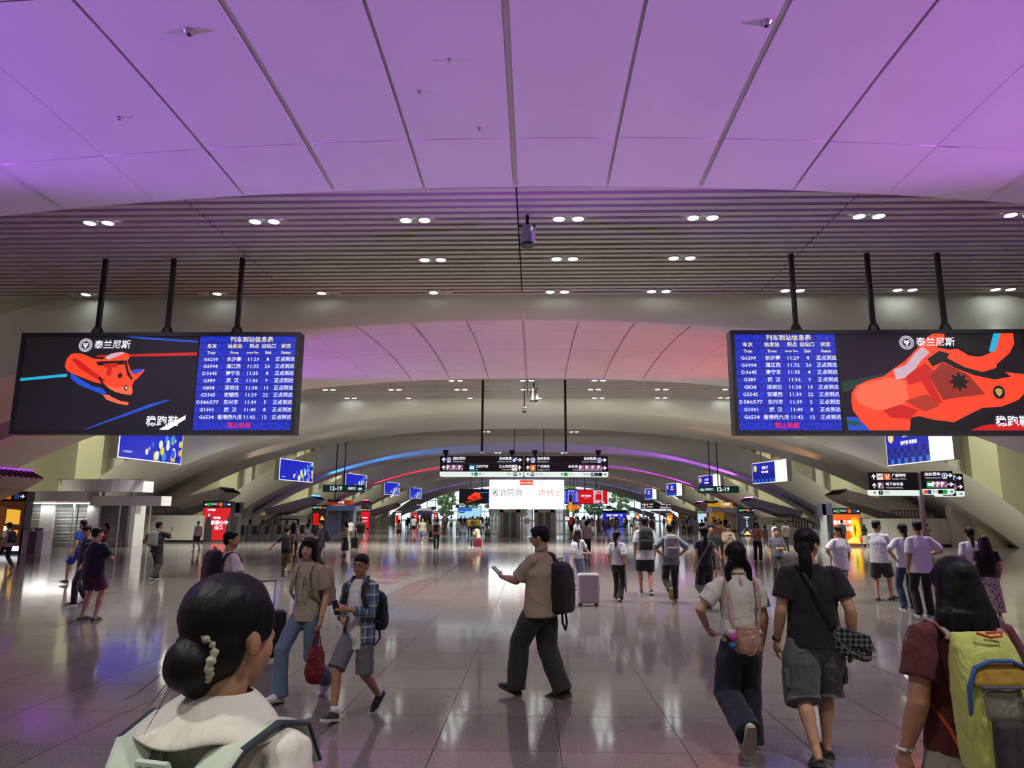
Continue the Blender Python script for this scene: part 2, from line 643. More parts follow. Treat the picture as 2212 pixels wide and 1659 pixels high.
for k in (-1, 0, 1, 2, 3, 4, 5, 6):
    slat_bay(k, {0: 2, 1: 1, -1: 0}.get(k, 1))
    for ri, dy in enumerate(LAMP_ROWS):
        y = Y0 + PERIOD * k + WB + dy
        if k == 0:
            spec = [[(215, '11'), (572, '11'), (897, '11'), (1228, '11'), (1518, '11'), (1877, '11'), (2205, '11')],
                    [(935, '11'), (1220, '11'), (1473, '11')],
                    [(172, '01'), (455, '01'), (710, '10'), (952, '10'), (1204, '11'), (1423, '11'), (1712, '11'), (1955, '11'), (2167, '11')]][ri]
            for n_, (px, st) in enumerate(spec):
                p_ = on_depth(px, (468, 556, 626)[ri], y)
                downlight(p_.x, y, st, 'near slat ceiling twin downlight, %s from left, %s' % (ORD[n_], rowlab[ri]), 'near slat ceiling downlights', P_DOWN, True, 118 if ri < 2 else (84 if 300 < px < 1900 else 66))
        elif k == 1:
            for n_, c in enumerate((-4.8, -4, -3, -2, -1, 0, 1, 2, 3, 4, 4.8)):
                st = '11' if (ri, c) not in ((2, -2), (2, -1), (1, -4)) else '10'
                if ri == 0 and abs(c) > 1: continue
                if ri == 2 and abs(c) > 4.5: continue
                downlight(XC + 3.9 * c + (0.5 if ri == 2 else 0), y, st, 'second slat ceiling small downlight, %s from left, %s' % (ORD[n_ if ri == 1 else n_ - 1 if ri == 2 else n_ - 4], rowlab[ri]), 'second slat ceiling downlights', P_DOWN * (2.7 if ri else 1.2), True, 118 if ri < 2 else (104 if abs(c) < 2.5 else 66))
        elif k == -1:
            if ri != 1:
                for c in (-3, -1, 1, 3):
                    add_light('SPOT', (XC + 3.9 * c, y, ZS - 0.06), P_DOWN * 0.75, (1.0, 0.99, 0.90), rot=(0, 0, 0), spot_size=R(118), spot_blend=1.0, shadow_soft_size=0.3)
        else:
            if ri == 1:
                for c in (-3, -1, 1, 3):
                    downlight(XC + 3.9 * c, y, '11', 'tiny downlight, %s from left in the slat ceiling of bay %s down the hall' % (ORD[(c + 3) // 2], ORD[k]), 'far slat ceiling downlights', P_DOWN * 2.6, False)
# ================================================================== fixtures of the hall
SIDE = {-1: 'left', 1: 'right'}
# ---- big square columns in the gaps between the vaults
for k in range(1, 7):
    for sx in (-1, 1):
        x = XC + sx * 28.6
        y = Y0 + PERIOD * k + 1.9
        c = empty('column', (x, y, 0), 0)
        tag(c, 'square column coloured as if lit yellowish, rising behind the arch leg', kind='structure')
        MB().box(-0.85, 0.85, -0.8, 0.8, 0, 10.7).build('shaft', M_wall_tint, c)
        MB().box(-sx * 1.9 if sx > 0 else 0.85, -0.85 if sx > 0 else 1.9, -0.1, 0.7, 0, 10.7).build('side_panel', M_wall, c)
# ---- aisle lamps above the side aisles
M_tube = glow('#fff6d8', 5.0)
for k in range(-1, 6):
    for sx in (-1, 1):
        x = XC + sx * 30.5
        y = Y0 + PERIOD * k + WB + 4.5
        a = empty('aisle_lamp', (x, y, 10.54), 0, '%s aisle ceiling lamp behind the legs of the %s vault' % (SIDE[sx], ORD[k + 1]), 'light', 'side aisle lamps')
        MB().box(-0.3, 0.3, -2, 2, 0, 0.15).build('housing', M_white, a)
        MB().box(-0.25, 0.25, -1.9, 1.9, -0.02, 0.0).build('diffuser', M_tube, a)
        add_light('AREA', (x, y, 10.5), 640.0, (1.0, 0.97, 0.76), rot=(0, 0, 0), shape='RECTANGLE', size=0.6, size_y=4.0)
# ---- uplight hoods in the notch of every vault leg
M_hood = mat('hood_paint', (0.68, 0.64, 0.61), rough=0.55)
HOOD = {(0, -1): ('#a860ff', 1), (0, 1): ('#cc70ff', 1), (1, -1): ('#b040ff', 1), (1, 1): ('#ff3848', 1),
        (2, -1): ('#ffe9d0', 0.1), (2, 1): ('#ffb070', 0.12), (3, -1): ('#2f9bff', 1), (3, 1): ('#c860ff', 1),
        (4, -1): ('#ff3040', 1), (4, 1): ('#d050ff', 1), (5, -1): ('#ffe9d0', 0.1), (5, 1): ('#ff9a70', 0.3),
        (6, -1): ('#8a40ff', 1), (6, 1): ('#3a80ff', 1), (7, -1): ('#8a40ff', 1), (7, 1): ('#3a80ff', 1)}
P_UP = {0: 11000.0, 1: 6500.0}
for (k, sx), (hexc, amt) in HOOD.items():
    x, y = XC + sx * 21.7, Y0 + PERIOD * k + 6.9
    words = {'#a860ff': 'violet', '#cc70ff': 'violet', '#b040ff': 'magenta', '#ff3848': 'red', '#ffe9d0': 'unlit', '#ffb070': 'unlit', '#2f9bff': 'blue', '#c860ff': 'pink violet',
             '#ff3040': 'red', '#d050ff': 'pink violet', '#ff9a70': 'dim', '#8a40ff': 'purple', '#3a80ff': 'blue'}[hexc]
    h = empty('uplight_hood', (x, y, 0), 0 if sx < 0 else math.pi, 'slotted uplight hood, %s, at the %s leg of the %s vault' % (words, SIDE[sx], ORD[k]), 'uplight', 'vault uplight hoods')
    # local +x looks into the hall
    m_ = MB()
    F = [(0.35, -1.25, 3.30), (0.35, 1.25, 3.30), (-0.25, 1.05, 2.85), (-0.25, -1.05, 2.85)]
    T = [(-0.25, -1.35, 3.62), (-0.25, 1.35, 3.62)]
    Bk = [(-4.6, -2.6, 2.3), (-4.6, 2.6, 2.3), (-4.2, 2.4, 1.55), (-4.2, -2.4, 1.55)]
    V = F + T + Bk
    m_.add(V, [(0, 1, 5, 4), (0, 3, 2, 1), (4, 5, 7, 6), (3, 9, 8, 2), (0, 4, 6, 9, 3), (1, 2, 8, 7, 5), (6, 7, 8, 9)])
    m_.build('hood_body', M_hood, h)
    m_ = MB().box(-4.7, -4.1, -2.4, 2.4, 0, 1.7)
    m_.build('plinth', M_wall, h)
    lit = amt >= 0.5
    lm = glow(hexc, 9.0 if k > 1 else 1.2) if lit else M_dark
    for i in range(8):
        yy = -1.12 + 0.32 * i
        q = MB().tube([(0.32, yy, 3.34), (-0.22, yy, 3.61)], [(0.055, 0.05), (0.055, 0.05)], seg=8, flat=(0, 1, 0))
        q.build('slot', M_dark, h)
        MB().ell((-0.2, yy, 3.68), (0.09, 0.09, 0.05), 8, 5).build('lamp', lm if lit else M_lampoff, h)
    cl = srgb(hexc)
    far_e, near_e = {0: (20000.0, 1800.0), 1: (13500.0, 700.0)}.get(k, (8500.0, 2600.0))
    lx = x - sx * 0.1
    add_light('SPOT', (lx, y, 3.85), far_e * amt, cl, aim=(x - sx * 10, y, 3.85 + 10 * math.tan(R(19 if k == 0 else 17))), spot_size=R(48 if k == 0 else 42), spot_blend=0.5, shadow_soft_size=0.3)
    add_light('SPOT', (lx, y, 3.85), near_e * amt, cl, aim=(x - sx * 5, y, 3.85 + 5 * math.tan(R(52))), spot_size=R(62), spot_blend=0.5, shadow_soft_size=0.3)

# ---- low walls with railings in front of the vault legs
def railing(parent, x0, x1, z0, z1, n, mat_=None):
    m_ = mat_ or M_black
    MB().box(x0, x1, -0.02, 0.02, z1 - 0.04, z1).build('top_rail', m_, parent)
    MB().box(x0, x1, -0.02, 0.02, z0, z0 + 0.03).build('bottom_rail', m_, parent)
    me_ = MB().box(-0.015, 0.015, -0.015, 0.015, z0, z1).mesh('baluster')
    me_.materials.append(m_)
    for i in range(n):
        link('baluster', me_, parent, (x0 + 0.015 + (x1 - x0 - 0.03) * i / (n - 1), 0, 0))
for k in (1, 2, 3, 4):
    for sx in (-1, 1):
        y = Y0 + PERIOD * k + 2.3
        xa, xb = sorted((XC + sx * 21.3, XC + sx * 27.6))
        w = empty('wall_low', (0, y, 0), 0)
        tag(w, 'low cream wall in front of the vault leg', kind='structure')
        n = 4
        for i in range(n):
            a = xa + (xb - xa) * i / n
            b = xa + (xb - xa) * (i + 1) / n
            MB().box(a + 0.008, b - 0.008, 0, 0.25, 0.13, 1.72).build('panel', M_wall, w)
        MB().box(xa, xb, 0.02, 0.23, 0, 0.13).build('plinth', M_dark, w)
        a, b = (xa + 2.9, xa + 4.6) if sx < 0 else (xa + 1.9, xa + 4.2)
        if k in (2,):
            r_ = empty('railing', (0, y + 0.1, 0), 0, 'dark railing on the low wall at the %s leg of the third vault' % SIDE[sx], 'railing')
            railing(r_, a, b, 1.73, 2.25, 12)

# ---- hanging arrival boards
M_bezel = mat('board_bezel', (0.016, 0.017, 0.019), rough=0.42)
M_scr_black = mat('screen_black', (0.008, 0.008, 0.009), rough=0.35, emit='#1a1718', estr=0.8)
def led_blue():
    m = mat('screen_blue', (0.01, 0.01, 0.03), rough=0.4)
    m.cycles.emission_sampling = 'NONE'
    nt = m.node_tree; n = nt.nodes; L = nt.links
    p = n['Principled BSDF']
    tc = n.new('ShaderNodeTexCoord')
    t = n.new('ShaderNodeTexNoise'); t.inputs['Scale'].default_value = 34; t.inputs['Detail'].default_value = 2
    L.new(tc.outputs['Object'], t.inputs['Vector'])
    cr = n.new('ShaderNodeValToRGB')
    cr.color_ramp.elements[0].position = 0.35; cr.color_ramp.elements[0].color = (0.004, 0.008, 0.16, 1)
    cr.color_ramp.elements[1].position = 0.62; cr.color_ramp.elements[1].color = (0.015, 0.04, 0.78, 1)
    L.new(t.outputs['Fac'], cr.inputs['Fac'])
    L.new(cr.outputs[0], p.inputs['Emission Color'])
    p.inputs['Emission Strength'].default_value = 1.0
    return m
M_scr_blue = led_blue()
G_white = glow('#f4f2ff', 1.15)
G_yellow = glow('#fff2a8', 1.1)
G_red = glow('#ff1020', 1.1)
G_orange = glow('#ff4420', 1.0)
G_dred = glow('#d81408', 0.9)
G_cyan = glow('#20b8e8', 0.9)
G_blue = glow('#1c50d8', 0.9)
G_black = mat('print_black', (0.01, 0.01, 0.01), rough=0.5)
G_pale = glow('#d8b8c8', 0.9)
G_coral = glow('#ff6a48', 1.0)
ROWS = [('G6209', '长沙南', '11:29', '8'), ('G6904', '湛江西', '11:32', '26'), ('D3645', '南宁东', '11:35', '4'), ('G389', '武  汉', '11:36', '9'),
        ('G838', '深圳北', '11:38', '10'), ('G3545', '安顺西', '11:39', '22'), ('D580/577', '东兴市', '11:39', '5'), ('G1001', '武  汉', '11:40', '8'), ('G6534', '香港西九龙', '11:42', '12')]
VROW = [.747, .672, .597, .520, .442, .367, .289, .211, .133]
def info_panel(parent, x0, w, h, full=True):
    MB().quad((x0, -0.012, 0), (x0 + w, -0.012, 0), (x0 + w, -0.012, h), (x0, -0.012, h)).build('timetable_screen', M_scr_blue, parent)
    lines = MB()
    for v in (.93, .855, .785, .71, .635, .56, .48, .405, .328, .25, .172, .09):
        lines.box(x0, x0 + w, -0.0135, -0.0125, v * h - 0.006, v * h + 0.006)
    lines.build('timetable_rule', G_black, parent)
    u = lambda f: x0 + f * w
    s = h * 0.052
    if not full:
        t = MB()
    def cell(txt, f, v, size, m_, name, **kw):
        q = MB() if full else t
        put_text(q, txt, u(f), v * h, size, -0.02, **kw)
        if full: q.build(name, m_, parent)
    cell('列车到站信息表', .54, .958, h * .066, G_yellow, 'heading', bold=0.0012)
    for f, c in ((.13, '车次'), (.37, '始发站'), (.57, '到点'), (.72, '出站口'), (.90, '状态')):
        cell(c, f, .888, s, G_yellow, 'heading', bold=0.0012)
    for f, c, q in ((.13, 'Train', 1), (.37, 'From', 1), (.56, 'Arrival Time', .62), (.72, 'Exit', 1), (.90, 'Status', 1)):
        cell(c, f, .82, s * .8 * q, G_yellow, 'heading', bold=0.002)
    for v, (a, b, c, d) in zip(VROW, ROWS):
        for f, q in ((.13, a), (.37, b), (.57, c), (.72, d), (.90, '正点到达')):
            cell(q, f, v, s, G_white, 'timetable_cell', bold=0.0012, squeeze=1.12 if q[0] in '0123456789GD' else 1.0)
    cell('禁止吸烟', .47, .048, h * .062, G_red, 'no_smoking_text', bold=0.0012)
    if not full:
        tag(t.build('timetable_text', G_white, parent), kind='stuff')
def shapes(parent, name, lst, x0, w, h, y=-0.013):
    """flat print on a screen: list of (material, outline in 0..1 of the picture)"""
    for i, (m_, pts) in enumerate(lst):
        yy = y - 0.0016 * (i + 1)
        MB().poly([(x0 + u * w, yy, v * h) for u, v in pts]).build(name, m_, parent)
def ring(cu, cv, r, asp, n=18):
    return [(cu + r * math.cos(2 * math.pi * i / n), cv + r * asp * math.sin(2 * math.pi * i / n)) for i in range(n)]
def stroke(a, b, wd):
    (x0, y0), (x1, y1) = a, b
    return [(x0, y0 - wd), (x1, y1 - wd), (x1, y1 + wd), (x0, y0 + wd)]
def crop_norm(pts, x0, x1, y0, y1):
    return [((x - x0) / (x1 - x0), 1 - (y - y0) / (y1 - y0)) for x, y in pts]
def C6(*p): return crop_norm(p, 190, 1395, 95, 735)
def C7(*p): return crop_norm(p, 860, 2195, 108, 778)
SHOE_A = [
    (G_dred, C6((700, 225), (1390, 206), (1390, 228), (700, 238))),
    (G_cyan, C6((163, 385), (510, 352), (510, 372), (163, 404))),
    (G_blue, C6((690, 728), (660, 733), (1100, 560), (1220, 530), (1230, 535), (1000, 620))),
    (G_blue, C6((880, 95), (960, 95), (1390, 128), (1390, 140), (1000, 112))),
    (G_white, C6((1190, 733), (1180, 728), (1350, 635), (1350, 662), (1240, 733))),
    (G_coral, C6((770, 495), (830, 500), (900, 535), (955, 550), (950, 568), (890, 560), (800, 530))),
    (G_blue, C6((530, 345), (560, 360), (640, 410), (700, 440), (760, 450), (800, 490), (770, 495), (690, 465), (600, 430), (540, 385))),
    (G_orange, C6((487, 300), (495, 250), (520, 218), (550, 210), (600, 215), (680, 248), (740, 255), (790, 228), (830, 205), (880, 203), (925, 218), (928, 245), (915, 262),
                  (930, 300), (950, 335), (985, 350), (1035, 320), (1040, 335), (1000, 385), (975, 405), (965, 440), (975, 480), (965, 500), (925, 495), (870, 470), (820, 440), (770, 425), (700, 410), (620, 380), (540, 350), (505, 330))),
    (G_blue, C6((945, 335), (970, 325), (1000, 322), (1035, 320), (1030, 332), (1005, 345), (985, 355), (965, 352))),
    (G_dred, C6((530, 255), (560, 245), (680, 330), (780, 395), (770, 410), (700, 380), (600, 320))),
    (G_coral, C6((780, 430), (860, 450), (930, 440), (970, 450), (975, 485), (960, 498), (900, 490), (830, 470))),
    (G_black, C6((725, 378), (745, 375), (770, 420), (800, 450), (880, 490), (960, 520), (962, 548), (900, 540), (830, 510), (790, 470))),
    (G_black, C6((700, 270), (895, 262), (900, 290), (720, 298))),
    (G_black, C6((895, 265), (912, 262), (935, 340), (965, 385), (960, 400), (925, 360))),
    (G_dred, C6((755, 285), (850, 280), (855, 305), (815, 310), (815, 370), (780, 360), (785, 310), (758, 310))),
    (G_black, [(p[0], p[1]) for i in range(1) for p in C6(*[(878 + (24 if j % 2 == 0 else 12) * math.cos(j * math.pi / 8), 367 + (27 if j % 2 == 0 else 13) * math.sin(j * math.pi / 8)) for j in range(16)])]),
    (G_pale, C6((760, 240), (800, 215), (880, 203), (890, 215), (830, 240), (790, 258))),
    (G_black, C6(*[(928 + 13 * math.cos(j * math.pi / 6), 450 + 19 * math.sin(j * math.pi / 6)) for j in range(12)])),
    (G_yellow, C6(*[(930 + 6 * math.cos(j * math.pi / 5), 450 + 11 * math.sin(j * math.pi / 5)) for j in range(10)])),
]
SHOE_B = [
    (glow('#0c3a2c', 0.8), C7((875, 445), (1200, 385), (1200, 420), (1050, 460), (880, 520))),
    (G_blue, C7((890, 685), (960, 685), (1050, 778), (895, 778))),
    (glow('#0c5a48', 0.8), C7((895, 710), (960, 712), (1000, 745), (895, 742))),
    (G_orange, C7((932, 580), (940, 520), (980, 470), (1060, 435), (1180, 405), (1250, 355), (1340, 300), (1420, 225), (1520, 130), (1555, 108), (1640, 108), (1640, 150), (1575, 205),
                  (1640, 215), (1760, 265), (1900, 290), (2010, 375), (2195, 395), (2195, 490), (2110, 570), (1990, 615), (1850, 625), (1750, 670), (1640, 722), (1500, 705), (1400, 680), (1345, 690), (1325, 778), (1050, 778), (985, 710), (938, 640))),
    (G_coral, C7((1000, 470), (1200, 415), (1330, 440), (1340, 560), (1250, 640), (1100, 640), (980, 590), (960, 520))),
    (G_dred, C7((1150, 640), (1280, 600), (1400, 640), (1330, 700), (1200, 690))),
    (G_orange, C7((1640, 225), (1720, 215), (1800, 265), (1880, 272), (1950, 245), (1995, 170), (2025, 108), (2130, 108), (2130, 180), (2085, 250), (1985, 325), (1985, 345), (1890, 360), (1750, 320))),
    (G_black, C7((1500, 285), (1590, 230), (1660, 250), (1640, 280), (1760, 345), (1880, 378), (2000, 345), (2075, 410), (1960, 430), (1820, 400), (1690, 350), (1610, 305), (1530, 340))),
    (G_black, C7((1650, 140), (1720, 108), (1780, 150), (1880, 190), (1975, 165), (1945, 235), (1860, 255), (1790, 240), (1700, 190), (1640, 200))),
    (G_cyan, C7((1990, 108), (2040, 108), (1985, 235), (1940, 235))),
    (G_dred, C7((1330, 405), (1480, 315), (1540, 370), (1500, 420), (1575, 590), (1520, 600), (1440, 440), (1350, 465))),
    (glow('#a82a18', 0.8), C7((1500, 410), (1600, 310), (1780, 400), (1880, 530), (1640, 560), (1580, 570))),
    (glow('#c83418', 0.8), C7((1310, 575), (1470, 530), (1550, 610), (1440, 650))),
    (G_pale, C7((1250, 360), (1340, 330), (1420, 240), (1470, 200), (1520, 240), (1450, 300), (1400, 360), (1320, 420), (1260, 430))),
    (G_black, C7((1335, 700), (1400, 690), (1500, 710), (1640, 728), (1750, 690), (1860, 640), (1990, 625), (1930, 690), (1740, 778), (1335, 778))),
    (G_dred, C7((1740, 778), (1830, 745), (2195, 700), (2195, 778))),
    (G_black, C7(*[(1705 + (75 if j % 2 == 0 else 42) * math.cos(j * math.pi / 8), 445 + (72 if j % 2 == 0 else 40) * math.sin(j * math.pi / 8)) for j in range(16)])),
    (G_black, C7(*[(1976 + 42 * math.cos(j * math.pi / 8), 518 + 46 * math.sin(j * math.pi / 8)) for j in range(16)])),
    (glow('#c8a860', 0.9), C7((1950, 500), (1975, 490), (2000, 500), (1995, 530), (1976, 548), (1956, 530))),
]
def brand_mark(parent, cx, cz, r, txt, tx, size):
    m_ = MB()
    for i in range(24):
        a0, a1 = 2 * math.pi * i / 24, 2 * math.pi * (i + 1) / 24
        for ra, rb in ((r, r * .92), (r * .66, r * .60)):
            m_.add([(cx + ra * math.cos(a0), -0.046, cz + ra * math.sin(a0)), (cx + ra * math.cos(a1), -0.046, cz + ra * math.sin(a1)),
                    (cx + rb * math.cos(a1), -0.046, cz + rb * math.sin(a1)), (cx + rb * math.cos(a0), -0.046, cz + rb * math.sin(a0))], [(0, 1, 2, 3)])
        m_.add([(cx + .85 * r * math.cos(a0), -0.046, cz + .85 * r * math.sin(a0)), (cx + .85 * r * math.cos((a0 + a1) / 2), -0.046, cz + .85 * r * math.sin((a0 + a1) / 2)),
                (cx + .73 * r * math.cos((a0 + a1) / 2), -0.046, cz + .73 * r * math.sin((a0 + a1) / 2)), (cx + .73 * r * math.cos(a0), -0.046, cz + .73 * r * math.sin(a0))], [(0, 1, 2, 3)])
    sh = [(-.38, .34), (-.15, .28), (.15, .28), (.38, .34), (.36, -.05), (.14, -.15), (.1, -.45), (-.1, -.45), (-.14, -.15), (-.36, -.05)]
    m_.poly([(cx + a * r, -0.046, cz + b * r) for a, b in sh])
    m_.build('emblem', G_white, parent)
    m_ = MB()
    for a in (-.17, .17):
        m_.poly([(cx + (a - .1) * r, -0.048, cz + .08 * r), (cx + (a + .1) * r, -0.048, cz + .04 * r), (cx + (a + .1) * r, -0.048, cz + .14 * r), (cx + (a - .1) * r, -0.048, cz + .18 * r)])
    m_.build('emblem_detail', G_black, parent)
    m_ = MB()
    put_text(m_, txt, tx, cz, size, -0.046, align='LEFT', bold=0.003)
    m_.build('brand_text', G_white, parent)
def frame(parent, w, h, b, d, name='bezel'):
    MB().box(-b, w + b, -0.05, d, h, h + b).build(name, M_bezel, parent)
    MB().box(-b, w + b, -0.05, d, -b, 0).build(name, M_bezel, parent)
    MB().box(-b, 0, -0.05, d, 0, h).build(name, M_bezel, parent)
    MB().box(w, w + b, -0.05, d, 0, h).build(name, M_bezel, parent)
    MB().box(0, w, 0.0, d - 0.02, 0, h).build('housing', M_bezel, parent)
def rods(parent, xs, z0, z1, r, collar=True, y=0.15, mt=None):
    for i, x in enumerate(xs):
        MB().box(x - r, x + r, y - r, y + r, z0, z1).build('hanging_rod', mt or M_black, parent)
        if collar:
            MB().lathe([(r * 1.5, .22), (r * 2.2, .16), (r * 3.2, .02), (r * 3.2, 0)], 8, (x, y, z0)).build('rod_collar', mt or M_black, parent)
def arrival_board(x0, x1, y, z0, z1, mirror, ad, rod_x, label, ad_kind, detail=True):
    b = 0.11
    w, h = x1 - x0 - 2 * b, z1 - z0 - 2 * b
    o = empty('arrival_board', (x0 + b, y, z0 + b), 0, label, 'display', 'hanging arrival boards')
    frame(o, w, h, b, 0.34)
    wi = 0.352 * w
    xi = 0.0 if mirror else w - wi
    xa = wi + 0.03 if mirror else 0.0
    wa = w - wi - 0.03
    info_panel(o, xi, wi, h, detail)
    MB().quad((xa, -0.012, 0), (xa + wa, -0.012, 0), (xa + wa, -0.012, h), (xa, -0.012, h)).build('ad_screen', ad_kind, o)
    if ad is not None:
        shapes(o, 'ad_print', ad, xa, wa, h)
        lx, lz = ((.355, .905) if not mirror else (.375, .905))
        brand_mark(o, xa + lx * wa, lz * h, .072 * h, '泰兰尼斯', xa + (lx + .05) * wa, .098 * h)
        t = MB()
        put_text(t, '稳跑鞋', xa + (.835 if not mirror else .89) * wa, .085 * h, .115 * h, -0.046, bold=0.004)
        t.build('slogan_text', G_white, o)
    rods(o, [x - x0 - b for x in rod_x], h + b, 9.08 - z0 - b, 0.055)
    return o
arrival_board(-14.45, -6.52, 19.05, 3.96, 6.82, False, SHOE_A, (-12.4, -10.39, -8.39), 'large hanging arrival board with orange running shoe, timetable on its right, near left', M_scr_black)
arrival_board(5.35, 13.28, 19.05, 3.96, 6.82, True, SHOE_B, (7.21, 9.31, 11.24), 'large hanging arrival board with shoe close-up, timetable on its left, near right', M_scr_black)
# the same pair far down the hall
def C8(*p): return crop_norm(p, 455, 727, 468, 622)
SHOE_F = [(G_orange, C8((510, 612), (600, 585), (670, 560), (680, 565), (530, 618))), (G_cyan, C8((630, 505), (727, 497), (727, 503), (640, 510))),
          (G_orange, C8((528, 570), (540, 548), (570, 530), (590, 505), (605, 497), (630, 500), (640, 512), (650, 505), (655, 530), (665, 550), (650, 562), (600, 580), (545, 582))),
          (G_dred, C8((560, 560), (600, 540), (640, 555), (600, 575)))]
fb = arrival_board(-13.3, -5.4, 126.7, 3.8, 6.35, False, None, (-11.3, -9.3, -7.3), 'distant hanging arrival board with orange shoe, left of the white lightbox', M_scr_black, False)
w_ = 7.9 - .22
shapes(fb, 'ad_print', SHOE_F, 0, w_ * .64, 2.33)
fb = arrival_board(4.9, 12.8, 126.7, 3.8, 6.35, True, None, (6.9, 8.9, 10.9), 'distant hanging arrival board with red perfume advert, right of the white lightbox', glow('#d0101c', 1.0), False)
xa, wa = w_ * .352 + .03, w_ * .648 - .03
shapes(fb, 'ad_print', [(G_pale, [(.52, 0), (.72, 0), (.78, .2), (.78, 1), (.52, 1)]), (G_pale, [(.8, 0), (.95, 0), (.86, .2), (.86, 1), (.8, 1)]),
                        (glow('#c8101c', 1.0), [(.60, .25), (.82, .25), (.82, .62), (.76, .72), (.66, .72), (.60, .62)]), (glow('#c8101c', 1.0), [(.64, .8), (.78, .8), (.74, .9), (.68, .9)])], xa, wa, 2.33)
t = MB(); put_text(t, '典藏·经典红', xa + .27 * wa, 1.3, .34, -0.05, bold=.01); put_text(t, 'RADIANCE', xa + .27 * wa, .95, .16, -0.05); t.build('slogan_text', G_white, fb)

# ---- way-finding signs
M_sign = mat('sign_black', (0.014, 0.013, 0.014), rough=0.4)
G_strip = glow('#e4f2ea', 1.0)
G_purple = glow('#8a5a78', 0.9)
G_icon_b = glow('#1c3c78', 0.8)
G_icon_c = glow('#2a8cb0', 0.9)
G_icon_o = glow('#e06020', 1.0)
G_icon_g = glow('#18a048', 0.9)
def arrow(m_, x, z, s, ang, y):
    pts = [(-.09, -.5), (.09, -.5), (.09, .1), (.30, -.12), (.40, 0.0), (0, .5), (-.40, 0.0), (-.30, -.12), (-.09, .1)]
    ca, sa = math.cos(ang), math.sin(ang)
    m_.poly([(x + s * (a * ca - b * sa), y, z + s * (a * sa + b * ca)) for a, b in pts])
def sq(parent, name, m_, x, z, s, y, s2=None):
    h = (s2 or s) / 2
    MB().box(x - s / 2, x + s / 2, y, y + 0.004, z - h, z + h).build(name, m_, parent)
def way_panel(parent, x0, w, h, rows, strip, y=0.0, round_l=True, round_r=True):
    """rows: list of item lists; item = (kind, frac, ...)"""
    d = 0.22
    hs = 0.24 * h
    MB().box(x0, x0 + w, y, y + d, hs + 0.01, h).build('sign_body', M_sign, parent)
    # lower lit strip with rounded corners
    r = 0.09
    pts = []
    for cx, cz, a0 in ((x0 + w - r, r, -90), (x0 + r, r, 180)):
        pass
    L_ = [(x0, hs)]
    if round_l: L_ += [(x0 + r - r * math.cos(a), r - r * math.sin(a)) for a in [R(x_) for x_ in (0, 30, 60, 90)]]
    else: L_ += [(x0, 0)]
    if round_r: L_ += [(x0 + w - r + r * math.sin(a), r - r * math.cos(a)) for a in [R(x_) for x_ in (0, 30, 60, 90)]]
    else: L_ += [(x0 + w, 0)]
    L_ += [(x0 + w, hs)]
    MB().poly([(a, y - 0.002, b) for a, b in L_], d, 1).build('lit_strip', G_strip, parent)
    MB().box(x0, x0 + w, y - 0.006, y - 0.001, hs, hs + 0.02).build('strip_edge', M_sign, parent)
    white = MB()
    hr = (h - hs) / 2
    MB().box(x0, x0 + w, y - 0.003, y, hs + hr - 0.006, hs + hr + 0.006).build('row_rule', M_grey, parent)
    for ri, items in enumerate(rows):
        zc = h - hr * (ri + .5)
        for it in items:
            x = x0 + it[1] * w
            if it[0] == 'up': arrow(white, x, zc, hr * .62, 0, y - .012)
            elif it[0] == 'rt': arrow(white, x, zc, hr * .62, -math.pi / 2, y - .012)
            elif it[0] == 'cn':
                al = it[4] if len(it) > 4 else 'LEFT'
                put_text(white, it[2], x, zc + hr * .14, hr * .40, y - .012, align=al, bold=.003)
                if it[3]: put_text(white, it[3], x, zc - hr * .24, hr * .22, y - .012, align=al)
            elif it[0] == 'P':
                sq(parent, 'icon', G_purple, x, zc, hr * .72, y - .008)
                put_text(white, 'P', x - hr * .08, zc, hr * .74, y - .012, bold=.008)
                put_text(white, it[2], x + hr * .22, zc - hr * .2, hr * .3, y - .012)
            elif it[0] == 'ic':
                sq(parent, 'icon', it[2], x, zc, hr * .72, y - .008)
                kind = it[3]
                if kind == 'ring':
                    for i in range(16):
                        a0, a1 = 2 * math.pi * i / 16, 2 * math.pi * (i + 1) / 16
                        white.add([(x + q * hr * math.cos(a), y - .012, zc + q * hr * math.sin(a)) for q, a in ((.28, a0), (.28, a1), (.21, a1), (.21, a0))], [(0, 1, 2, 3)])
                    white.box(x - hr * .06, x + hr * .06, y - .013, y - .011, zc - hr * .12, zc + hr * .12)
                    white.box(x - hr * .2, x + hr * .2, y - .013, y - .011, zc - hr * .36, zc - hr * .3)
                elif kind == 'bus':
                    white.box(x - hr * .26, x + hr * .26, y - .013, y - .011, zc - hr * .14, zc + hr * .14)
                elif kind == 'metro':
                    for sg in (-1, 1):
                        white.poly([(x + sg * hr * .24, y - .012, zc + hr * .28), (x + sg * hr * .16, y - .012, zc + hr * .28), (x + sg * hr * .03, y - .012, zc - hr * .02), (x + sg * hr * .03, y - .012, zc - hr * .28), (x + sg * hr * .11, y - .012, zc - hr * .28), (x + sg * hr * .11, y - .012, zc - hr * .02)])
                elif kind == 'cart':
                    white.box(x - hr * .2, x + hr * .1, y - .013, y - .011, zc - hr * .22, zc + hr * .08)
                    white.box(x + hr * .08, x + hr * .28, y - .013, y - .011, zc + hr * .1, zc + hr * .26)
                elif kind == 'stripe':
                    MB().poly([(x - hr * .3, y - .012, zc), (x + hr * .3, y - .012, zc + hr * .16), (x + hr * .3, y - .012, zc + hr * .06), (x - hr * .3, y - .012, zc - hr * .08)]).build('icon_mark', G_dred, parent)
    white.build('sign_text', G_white, parent)
    dark = MB()
